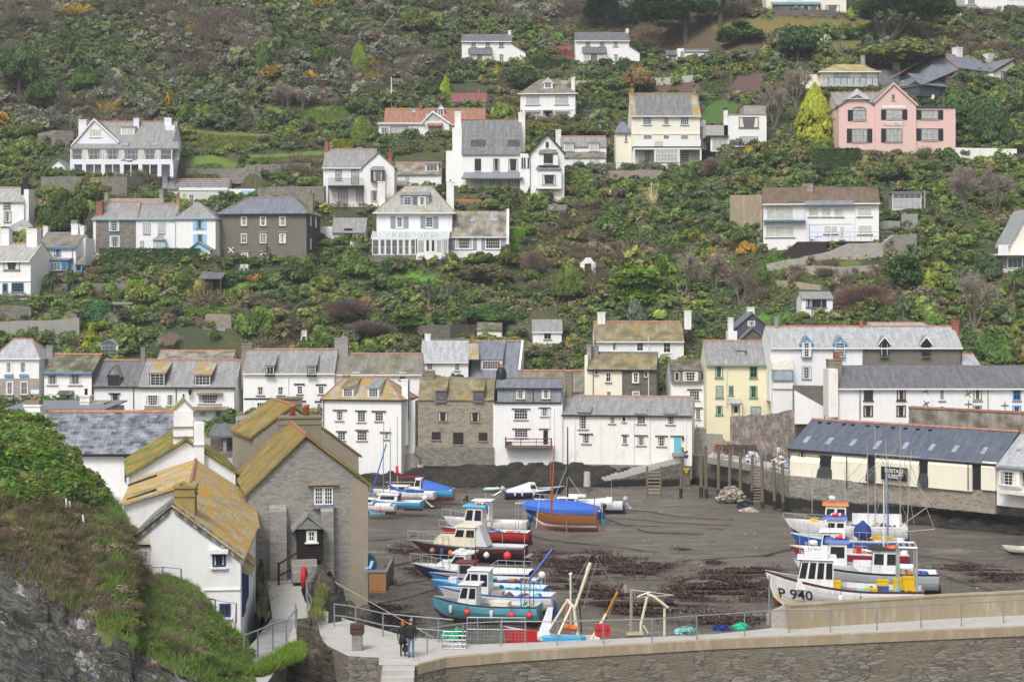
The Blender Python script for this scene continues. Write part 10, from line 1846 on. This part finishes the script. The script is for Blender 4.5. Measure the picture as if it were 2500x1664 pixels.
# people
for n_,c_ in(('skin',(.50,.30,.22)),('hair_red',(.30,.12,.04)),(bl,(.022,.023,.028)),('jeans',(.10,.17,.30)),(cY,(.055,.042,.036)),(ez,(.04,.09,.35)),(dC,(.06,.045,.035)),('cap_red',(.45,.03,.04))):paint(n_,c_,.8,.15,6,.1)
def person(label,loc,rz,top,legs,hair,h=1.75,sit=False,skirt=False,arms=None,long_=False,bald=False,cap=None):
 k=h/1.75;o=empty('person',loc,rz,label,'person');V,E,Rr,T=[],[],[],[]
 def chain(start,pts,mt):
  i=start
  for x,y,z,r in pts:V.append((x*k,y*k,z*k));Rr.append(r*k);E.append((i,len(V)-1));T.append(mt);i=len(V)-1
  return i
 b=.45 if sit else.93;V.append((0,0,b*k));Rr.append(.15*k);T.append(1)
 c=chain(0,[(0,.01,b+.2,.135),(0,.01,b+.40,.155),(0,.01,b+.52,.10)],0);n=chain(c,[(0,0,b+.60,.055)],2);chain(n,[(0,-.015,b+.68,.085),(0,-.02,b+.75,.092),(0,-.01,b+.80,.07)],2)
 for s in(-1,1):
  if sit:chain(0,[(s*.10,-.06,b,.10),(s*.11,-.42,b+.04,.07),(s*.11,-.45,b-.2,.055),(s*.11,-.44,.08,.045)],1);f=len(V)-1
  else:chain(0,[(s*.09,0,.84,.10),(s*.095,-.01*s,.48,.068),(s*.10,.02,.10,.048)],1);f=len(V)-1
  chain(f,[(s*.10,-.06-(.44 if sit else 0),.04,.045),(s*.10,-.15-(.44 if sit else 0),.035,.035)],3)
  hd=(arms or{}).get(s,[(s*.25,.03,b+.18,.045),(s*.24,-.06,b-.06,.036)])
  w_=chain(c-1,[(s*.19,.01,b+.45,.07)]+hd[:1]+hd[1:2],0);x,y,z,_=hd[1];pm=chain(w_,[(x,y-.02,z-.07,.032)],2)
  for j,(dx,l)in enumerate(((-.028,.065),(-.01,.078),(.01,.074),(.028,.058))):chain(pm,[(x+dx,y-.03,z-.10-l*.4,.009),(x+dx,y-.015,z-.10-l,.008)],2)
  chain(pm,[(x-s*.035,y-.05,z-.09,.011),(x-s*.03,y-.065,z-.12,.009)],2)
 me=bpy.data.meshes.new('sk');me.from_pydata(V,E,[]);ob=bpy.data.objects.new('sk',me);C.objects.link(ob);md=ob.modifiers.new('s','SKIN');ob.modifiers.new('u','SUBSURF').levels=1
 if not me.skin_vertices:
  bpy.context.view_layer.update()
 for i,sv in enumerate(me.skin_vertices[0].data):sv.radius=(Rr[i],Rr[i]*(.8 if T[i]<2 else 1));sv.use_root=i==0
 dg=bpy.context.evaluated_depsgraph_get();bm_=bpy.data.meshes.new_from_object(ob.evaluated_get(dg));bpy.data.objects.remove(ob);bm_.materials.clear()
 for mt in(top,legs,'skin',dC):bm_.materials.append(M[mt])
 A=np.array(V);B=np.array([V[e[0]]for e in E]);Ed=np.array([V[e[1]]for e in E]);Tm=T[1:]
 for p in bm_.polygons:
  q=np.array(p.center);d=Ed-B;tt=np.clip(((q-B)*d).sum(1)/(d*d).sum(1),0,1);ds=np.linalg.norm(B+d*tt[:,None]-q,axis=1)/np.maximum(.03,np.array(Rr[1:]));p.material_index=Tm[int(np.argmin(ds))];p.use_smooth=True
 bm_.name=c3;link(c3,bm_,o);z=(b+.74)*k
 m=MB();m.ball((0,.012,z+.02),.1*k,12,8,0,(1,1.08,1.05))if not bald else m.torus((0,.02,z-.01),.085*k,.022*k,'z',14,6)
 if long_:m.ball((0,.06*k,z-.1),.1*k,10,7,0,(1.15,.8,1.35))
 m.build('hair',M[hair],o,smooth=True)
 m=MB()
 for s in(-1,1):m.ball((s*.034*k,-.108*k,z),.011*k,6,4)
 m.build('eyes',M[aA],o);m=MB();m.ball((0,-.118*k,z-.03),.017*k,6,5,0,(.8,1,1.4));m.build('nose',M['skin'],o)
 if cap:m=MB();m.ball((0,.0,z+.045*k),.105*k,12,6,0,(1,1.05,.8));m.build('hat',M[cap],o)
 if skirt:m=MB();m.lathe([(.21*k,.62*k),(.19*k,.8*k),(.165*k,1.05*k)],n=12);m.build('coat_hem',M[top],o,smooth=True)
 return o
p=at(24,1865,945,5);person('man in black jumper and blue jeans with balding head, watching the harbour',(p.x,p.y,5.0),R(172),bl,'jeans',bT,1.82,bald=True,arms={-1:[(-.24,.05,1.12,.048),(-.20,-.08,.92,.036)],1:[(.25,.04,1.12,.048),(.2,-.1,.9,.036)]})
p=at(24,1783,930,5);person('woman with long ginger hair, black coat and dark trousers beside the man on the quay',(p.x,p.y,5.0),R(186),bl,bl,'hair_red',1.68,long_=True,skirt=True)
q=P(*S(24,1812,870),p.y-.15);o=empty('handbag',q-Vector((0,0,.05)),0,'black handbag hanging at the ginger woman side','bag');m=MB();m.ext([(-.14,0),(.14,0),(.17,.14),(.12,.3),(-.12,.3),(-.17,.14)],'y',-.06,.06);m.build(c3,M[bl],o);m=MB();m.tube([(-.1,0,.29),(-.07,0,.62),(.07,0,.62),(.1,0,.29)],.012,5);m.build('strap',M[bl],o)
p=at(15,925,362,0);person('person in brown jacket with shoulder bag standing on the mud near the yachts',(p.x,p.y,0),R(60),cY,cY,dC,1.72);m=MB();m.box(p.x-.38,p.x-.22,p.y-.15,p.y+.1,.85,1.1);tag(m.build('shoulder_bag',M[aA]),'dark bag on the shoulder of the person on the mud','bag')
for x,y,l,tp,cp in((1140,770,'seated person in blue coat and red hat on the conservatory house terrace',ez,'cap_red'),(980,770,'seated person in dark coat on the conservatory house terrace',bl,dC)):
 p=P(*S(6,x,y),235.3);z0=hzp(p.x,p.y);person(l,(p.x,p.y,p.z-.55),R(20),tp,bl,dC,1.7,sit=True,cap=cp)
 o=empty('stool',(p.x,p.y+.05,p.z-.6),0,'low dark garden stool under the person in %s'%('blue' if 'blue' in l else 'dark coat'),'stool');m=MB();m.box(-.22,.22,-.2,.22,.34,.40);m.build(dB,M[am],o)
 for sx in(-.18,.18):m=MB();m.box(sx-.03,sx+.03,-.18,.2,0,.34);m.build('leg',M[am],o)
 # thin sea haze over the whole place
m=bpy.data.materials.new('haze_air');m.use_nodes=True;nt=m.node_tree;nt.nodes.remove(nt.nodes[dl]);vo=nt.nodes.new('ShaderNodeVolumePrincipled');vo.inputs[dK].default_value=(.86,.91,1,1);vo.inputs['Density'].default_value=.00024;nt.links.new(vo.outputs[0],nt.nodes[dm].inputs['Volume'])
b=MB();b.box(-950,950,-250,1550,-4,150);tag(b.build('haze',m),kind=dM)
